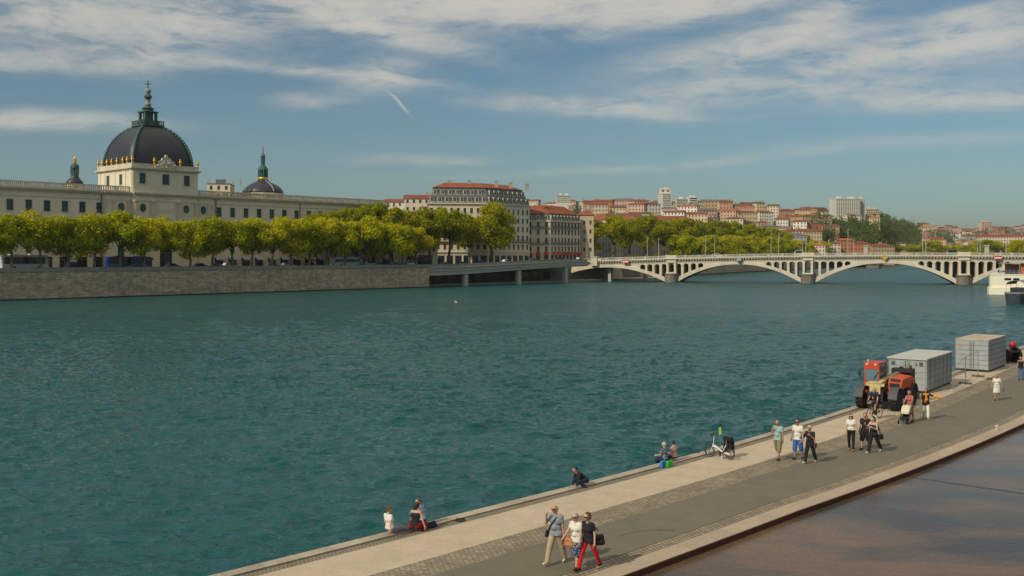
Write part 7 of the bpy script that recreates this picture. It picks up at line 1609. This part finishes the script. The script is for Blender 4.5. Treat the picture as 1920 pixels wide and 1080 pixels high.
# -- three walkers in the middle
fx = gp(1459, 862)
person('man in a pale teal T-shirt and khaki shorts, hand on his chin', fx.x, fx.y, HD, 1.76, False, ((-14, 12), (16, 4)), ((30, 10, 125, 42), (0, 8, 12, 0)), 2, 0, 6, skin='skin_tan', wear=(('shorts', 'olive', .62, .035), ('shirt', 'teal', .6, .86), ('shoes', 'brownleather')), hair=('fringe', 'hair_grey'), belly=.03, group='walkers in the middle of the promenade')
fx = gp(1496, 862)
person('man in a white T-shirt and bright blue shorts', fx.x, fx.y, HD, 1.78, False, ((8, 5), (-8, 10)), ((-6, 12, 14, 0), (6, 12, 20, 0)), 2, -10, 4, skin='skin_tan', wear=(('shorts', 'blue', .60, .035), ('shirt', 'white', .6, .86), ('shoes', 'navy')), hair=('short', 'hair_dark'), belly=.015, glasses=True, group='walkers in the middle of the promenade')
fx = gp(1519, 869)
t_, j = person('short-haired woman in loose black clothes and white shoes, right of the man in blue shorts', fx.x, fx.y, (-.7, -.7), 1.66, True, ((18, 3), (-16, 14)), ((6, 22, 18, -4), (22, 16, 110, 40)), 3, 10, 5, skin='skin_tan', wear=(('trousers', 'black', 1.0, .025), ('shirt', 'black', .85, .80), ('shoes', 'white')), hair=('short', 'hair_white'), belly=.03, wide=1.12, group='walkers in the middle of the promenade')
bag('brown_bag', 'small brown bag on the hip of the woman in loose black clothes', j['T'](-.26, .0, .74), .16, .08, .26, 'brownleather', [j['T'](-.26, 0, 1.0), j['T'](-.18, .03, 1.45)], j['rz'] + 1.3)
# -- women and couple
fx = gp(1596, 845)
person('woman in a white T-shirt and tight black trousers, long dark hair and sunglasses', fx.x, fx.y, (-.5, -.86), 1.68, True, ((-6, 10), (10, 3)), ((16, 10, 26, 12), (-4, 16, 10, 0)), 2, -22, 2, skin='skin_light', wear=(('leggings', 'black', 1.0), ('shirt', 'white', .5, .98), ('shoes', 'tan')), hair=('long', 'hair_dark'), glasses=True, group='walkers in the middle of the promenade')
fx = gp(1626, 846)
person('man in black shorts and top, half hidden behind the woman in the black camisole', fx.x, fx.y + .25, HD, 1.72, False, ((12, 4), (-10, 8)), ((0, 8, 12, 0), (6, 8, 14, 0)), 2, -20, 4, skin='skin_ruddy', wear=(('shorts', 'black', .5, .035), ('shirt', 'black', .6, .86), ('shoes', 'black')), hair=('short', 'hair_dark'), group='walkers in the middle of the promenade')
fx = gp(1638, 849)
t_, j = person('woman in a black camisole and wide black trousers with white trainers, arm raised', fx.x, fx.y, (-.75, -.66), 1.70, True, ((18, 2), (-26, 12)), ((40, 8, 95, 10), (28, 16, 85, 50)), 3, 25, 4, skin='skin_light', wear=(('trousers', 'black', 1.0, .03), ('shirt', 'black', -1, .86), ('shoes', 'white')), hair=('tail', 'hair_dark'), wide=1.05, belly=.015, group='walkers in the middle of the promenade')
bag('black_handbag', 'black handbag hanging at the side of the woman in the black camisole', j['T'](-.30, -.10, .68), .26, .12, .28, 'black', [j['T'](-.28, -.05, .95), j['T'](-.19, .0, 1.44), j['T'](-.30, -.14, .95)], j['rz'] + 1.2)
# -- cyclist
cm = Matrix.Translation((CYC.x, CYC.y, 2.01)) @ Matrix.Rotation(CYC_RZ, 4, 'Z'); pel = cm @ Vector((-.26, 0, 0))
person('cyclist in dark clothes riding the black bicycle in front of the telehandler', pel.x, pel.y, (math.cos(CYC_RZ), math.sin(CYC_RZ)), 1.74, False, ((42, 62), (72, 70)), ((18, 12, 12, 6), (18, 12, 12, 6)), 38, 0, -25, skin='skin_ruddy', wear=(('shorts', 'black', .55, .02), ('shirt', 'navy', .6, .86), ('shoes', 'black')), hair=('fringe', 'hair_grey'), seat=.97, toes=5)
# -- woman with pushchair
fx = gp(1706, 791)
t_, j = person('woman in a long dusty-red dress pushing the pushchair', fx.x, fx.y, HD, 1.70, True, ((8, 4), (-10, 8)), ((34, 6, 28, 10), (34, 6, 28, 10)), 5, 0, 8, skin='skin_tan', wear=(('dress', 'pink', 0, .80), ('shoes', 'brownleather')), hair=('bob', 'hair_auburn'), group='people by the telehandler')
c = Vector((fx.x, fx.y, 2.006)) + Vector((HD[0], HD[1], 0)) * .62; t_ = thing('pushchair', 'folding pushchair with a pale hood, pushed by the woman in the dusty-red dress', 'pushchair', tuple(c), math.atan2(HD[1], HD[0]))
for x in (-.28, .42):
    for y in (-.24, .24): link('wheel', WCACHE.setdefault('pcw', (lambda bb: (bb.torus((0, 0, 0), .075, .022, (0, 1, 0), 14, 6), bb.tube((0, -.02, 0), (0, .02, 0), .03))[0].mesh('wheel', MATS['rubber']))(MB())), t_, (x, y, .095))
b = MB()
for y in (-.24, .24): b.tube((-.28, y, .1), (.22, y * .9, .62), .014, n=6); b.tube((.42, y, .1), (-.52, y * .9, 1.0), .014, n=6); b.tube((-.28, y, .1), (.42, y, .1), .011, n=6)
b.tube((-.52, -.22, 1.0), (-.52, .22, 1.0), .018, n=6); b.build('frame', MATS['black_metal'], t_)
b = MB(); b.add([(.25, -.2, .38), (.25, .2, .38), (-.08, .2, .34), (-.08, -.2, .34), (-.3, .2, .82), (-.3, -.2, .82), (.42, -.18, .2), (.42, .18, .2)], [(0, 1, 2, 3), (3, 2, 4, 5), (6, 7, 1, 0), (3, 2, 1, 0), (5, 4, 2, 3)]); b.box(-.16, .2, -.16, .16, .16, .28); b.build('seat', MATS['cloth_black'], t_)
b = MB(); pr_ = [(-.30 + .42 * math.sin(a), .55 + .40 * math.cos(a)) for a in np.linspace(R(-25), R(95), 8)]; vs = [(x, -.21, z) for x, z in pr_] + [(x, .21, z) for x, z in pr_]; b.add(vs, [(i, i + 1, 9 + i, 8 + i) for i in range(7)]); b.add([(x, -.21, z) for x, z in pr_] + [(-.25, -.21, .55)], [tuple(range(9))]); b.add([(x, .21, z) for x, z in pr_] + [(-.25, .21, .55)], [tuple(reversed(range(9)))]); b.build('hood', MATS['cloth_cream'], t_)
# -- woman with orange scarf
fx = gp(1736, 787)
person('woman in black with a flying orange shawl and white trousers, pointing sideways', fx.x, fx.y, (-.35, -.93), 1.72, True, ((-16, 8), (16, 3)), ((4, 8, 14, 0), (24, 68, 22, -10)), 2, 20, 2, skin='skin_tan', wear=(('trousers', 'white', .9, .018), ('shirt', 'black', .9, .80), ('scarf', 'orange'), ('shoes', 'tan')), hair=('bob', 'hair_dark'), group='people by the telehandler')
# -- lady in white and person at the right edge
fx = gp(1869, 751)
t_, j = person('woman in a white top and white knee-length skirt, walking alone', fx.x, fx.y, (-.42, -.9), 1.62, True, ((6, 3), (-6, 6)), ((-2, 16, 10, 0), (-2, 16, 12, 0)), 2, 0, 4, skin='skin_tan', wear=(('skirt', 'white', .45, .15), ('shirt', 'white', .6, .92), ('shoes', 'brownleather')), hair=('short', 'hair_auburn'), belly=.03, wide=1.08)
bag('dark_handbag', 'dark handbag carried by the woman all in white', j['T'](-.36, .02, .62), .18, .10, .22, 'slate', [j['T'](-.36, .02, .84), j['T'](-.36, .05, .72)], j['rz'] + 1.2)
fx = gp(1914, 713)
person('woman in a black top and blue jeans at the right edge', fx.x, fx.y, (-.45, -.9), 1.70, True, ((8, 3), (-8, 8)), ((2, 12, 12, 0), (-4, 12, 12, 0)), 2, 0, 4, skin='skin_tan', wear=(('trousers', 'denim', 1.0, .018), ('shirt', 'black', 0, .9), ('shoes', 'black')), hair=('bob', 'hair_auburn'))
# -- worker behind the telehandler
fx = Vector((25.3, 62.5)); person('worker in a hi-vis waistcoat standing behind the telehandler against the container', pxy(1705, 62.6), 62.6, (-.8, -.6), 1.76, False, ((2, 2), (-2, 2)), ((10, 8, 40, 10), (8, 8, 30, 10)), 3, 0, 5, skin='skin_tan', wear=(('trousers', 'navy', 1.0), ('shirt', 'hivis', .5, .88), ('shoes', 'black')), hair=('short', 'hair_dark'), z=2.35, group='people by the telehandler')
b = MB(); b.box(-.5, .5, -.45, .45, 0, .3); b.box(-.55, .55, -.5, .5, .3, .35); o_ = thing('wooden_pallet', 'low pallet the worker stands on behind the telehandler', 'pallet', (pxy(1705, 62.6), 62.6, 2.0), R(-38)); b.build('deck', MATS['deck_wood'], o_)
# -- seated on the quay edge
RIV = (-.74, .67)
def edge_at(px):      # point of the quay edge on this line of sight
    best = min(range(len(CP) - 1), key=lambda i: abs(960 + F * CP[i][0] / CP[i][1] - px) if CP[i][1] > 5 else 1e9); return best
def seated(px, inward, **kw):
    i = edge_at(px); th = CP[i][2]; r_ = (px - 960) / F
    # slide along the edge to land on the pixel column
    x0, y0 = off(i, inward); tx_, ty_ = math.sin(th), math.cos(th); s_ = (r_ * y0 - x0) / (tx_ - r_ * ty_); return x0 + s_ * tx_, y0 + s_ * ty_, (-math.cos(th), math.sin(th)), (tx_, ty_)
x, y, hd, tg = seated(731, .28)
person('girl in a white T-shirt, auburn hair in a bun, sitting on the quay edge', x, y, (hd[0] * .05 + tg[0] * .95, hd[1] * .05 + tg[1] * .95), 1.50, True, ((84, 14), (88, 30)), ((-30, 22, 4, 0), (10, 12, 30, 10)), -8, 15, 15, skin='skin_light', wear=(('trousers', 'jeans_grey', 1.0, .03), ('shirt', 'white', .5, .92)), hair=('bun', 'hair_auburn'), seat=.11, z=2.05, res=.016, group='people sitting on the quay edge')
x, y, hd, tg = seated(778, .55)
person('woman in a black top and red trousers sitting on the quay edge, back turned', x, y, (hd[0] * .5 + tg[0] * .85, hd[1] * .5 + tg[1] * .85), 1.56, True, ((84, 120), (86, 118)), ((-14, 22, 10, 0), (20, 8, 50, 10)), 14, 30, 15, skin='skin_light', wear=(('trousers', 'darkred', 1.0, .04), ('shirt', 'black', -1, .90)), hair=('bob', 'hair_dark'), seat=.11, z=2.03, res=.016, spread=26, group='people sitting on the quay edge')
x, y, hd, tg = seated(793, .25)
person('youth in a pale lavender shirt sitting close beside the woman in red trousers', x, y, (hd[0] * .5 - tg[0] * .3, hd[1] * .5 - tg[1] * .3), 1.52, True, ((84, 80), (80, 76)), ((20, 10, 60, 20), (10, 10, 40, 10)), 14, -40, 15, skin='skin_light', wear=(('trousers', 'navy', 1.0, .02), ('shirt', 'lavender', 1.4, .92)), hair=('short', 'hair_auburn'), seat=.11, z=2.05, res=.016, group='people sitting on the quay edge')
x, y, hd, tg = seated(808, .5); bag('leg_stand_in', 'dark bag-shaped stand-in for the outstretched legs of the youth, right of the seated trio', (x, y, 2.0), .46, .2, .16, 'navy', None, .7)  # bag shape put in place of the youth's outstretched legs
x, y, hd, tg = seated(1098, .35)
person('man in a black suit crouched alone on the quay edge, bent forward', x, y, (hd[0] * .35 - tg[0] * .9, hd[1] * .35 - tg[1] * .9), 1.62, False, ((90, 140), (92, 138)), ((10, 8, 8, 4), (14, 8, 14, 6)), 52, 0, 20, skin='skin_ruddy', wear=(('trousers', 'navy', 1.0, .03), ('shirt', 'black', 1.9, .90), ('shoes', 'black')), hair=('short', 'hair_dark'), seat=.12, z=2.05, spread=14, group='people sitting on the quay edge')
x, y, hd, tg = seated(1247, .22)
person('grey-haired man in a slate blue shirt sitting on the edge beside the green bag', x, y, hd, 1.52, False, ((84, 80), (82, 74)), ((20, 14, 70, 10), (16, 12, 60, 10)), 4, -20, 5, skin='skin_light', wear=(('trousers', 'navy', 1.0), ('shirt', 'slate', .8, .90)), hair=('short', 'hair_white'), seat=.11, z=2.05, group='people sitting on the quay edge')
x, y, hd, tg = seated(1264, .22)
person('dark-haired person in a peach top sitting on the edge, nearest the folding bicycle', x, y, hd, 1.46, True, ((84, 80), (80, 74)), ((14, 12, 50, 10), (14, 12, 60, 14)), 4, 20, 5, skin='skin_light', wear=(('trousers', 'black', 1.0), ('shirt', 'peach', .8, .90)), hair=('short', 'hair_dark'), seat=.11, z=2.05, group='people sitting on the quay edge')
x, y, hd, tg = seated(1243, .52); bag('blue_bag', 'bright blue bag on the edge, left of the seated couple', (x, y, 2.0), .30, .18, .32, 'bagblue', None, .8, top=1.0)
x, y, hd, tg = seated(1254, .62); bag('green_bag', 'bright green bag on the ground behind the seated couple', (x, y, 2.0), .34, .20, .26, 'green', None, .75, top=1.0)
# ================================================================ HAZE
b = MB(); b.box(-9100, 9100, -2100, 16100, -4.5, 330); o_ = b.mesh('haze', bpy.data.materials.new('haze_air')); hm = bpy.data.materials['haze_air']; hm.use_nodes = True; nt = hm.node_tree; nt.nodes.clear()
pv = NN(nt, 'ShaderNodeVolumePrincipled'); pv.inputs['Density'].default_value = 0.00006; pv.inputs['Color'].default_value = (.80, .84, .86, 1); pv.inputs['Anisotropy'].default_value = .25
oo = NN(nt, 'ShaderNodeOutputMaterial'); nt.links.new(pv.outputs[0], oo.inputs['Volume'])
tag(link('haze', o_), kind='stuff')
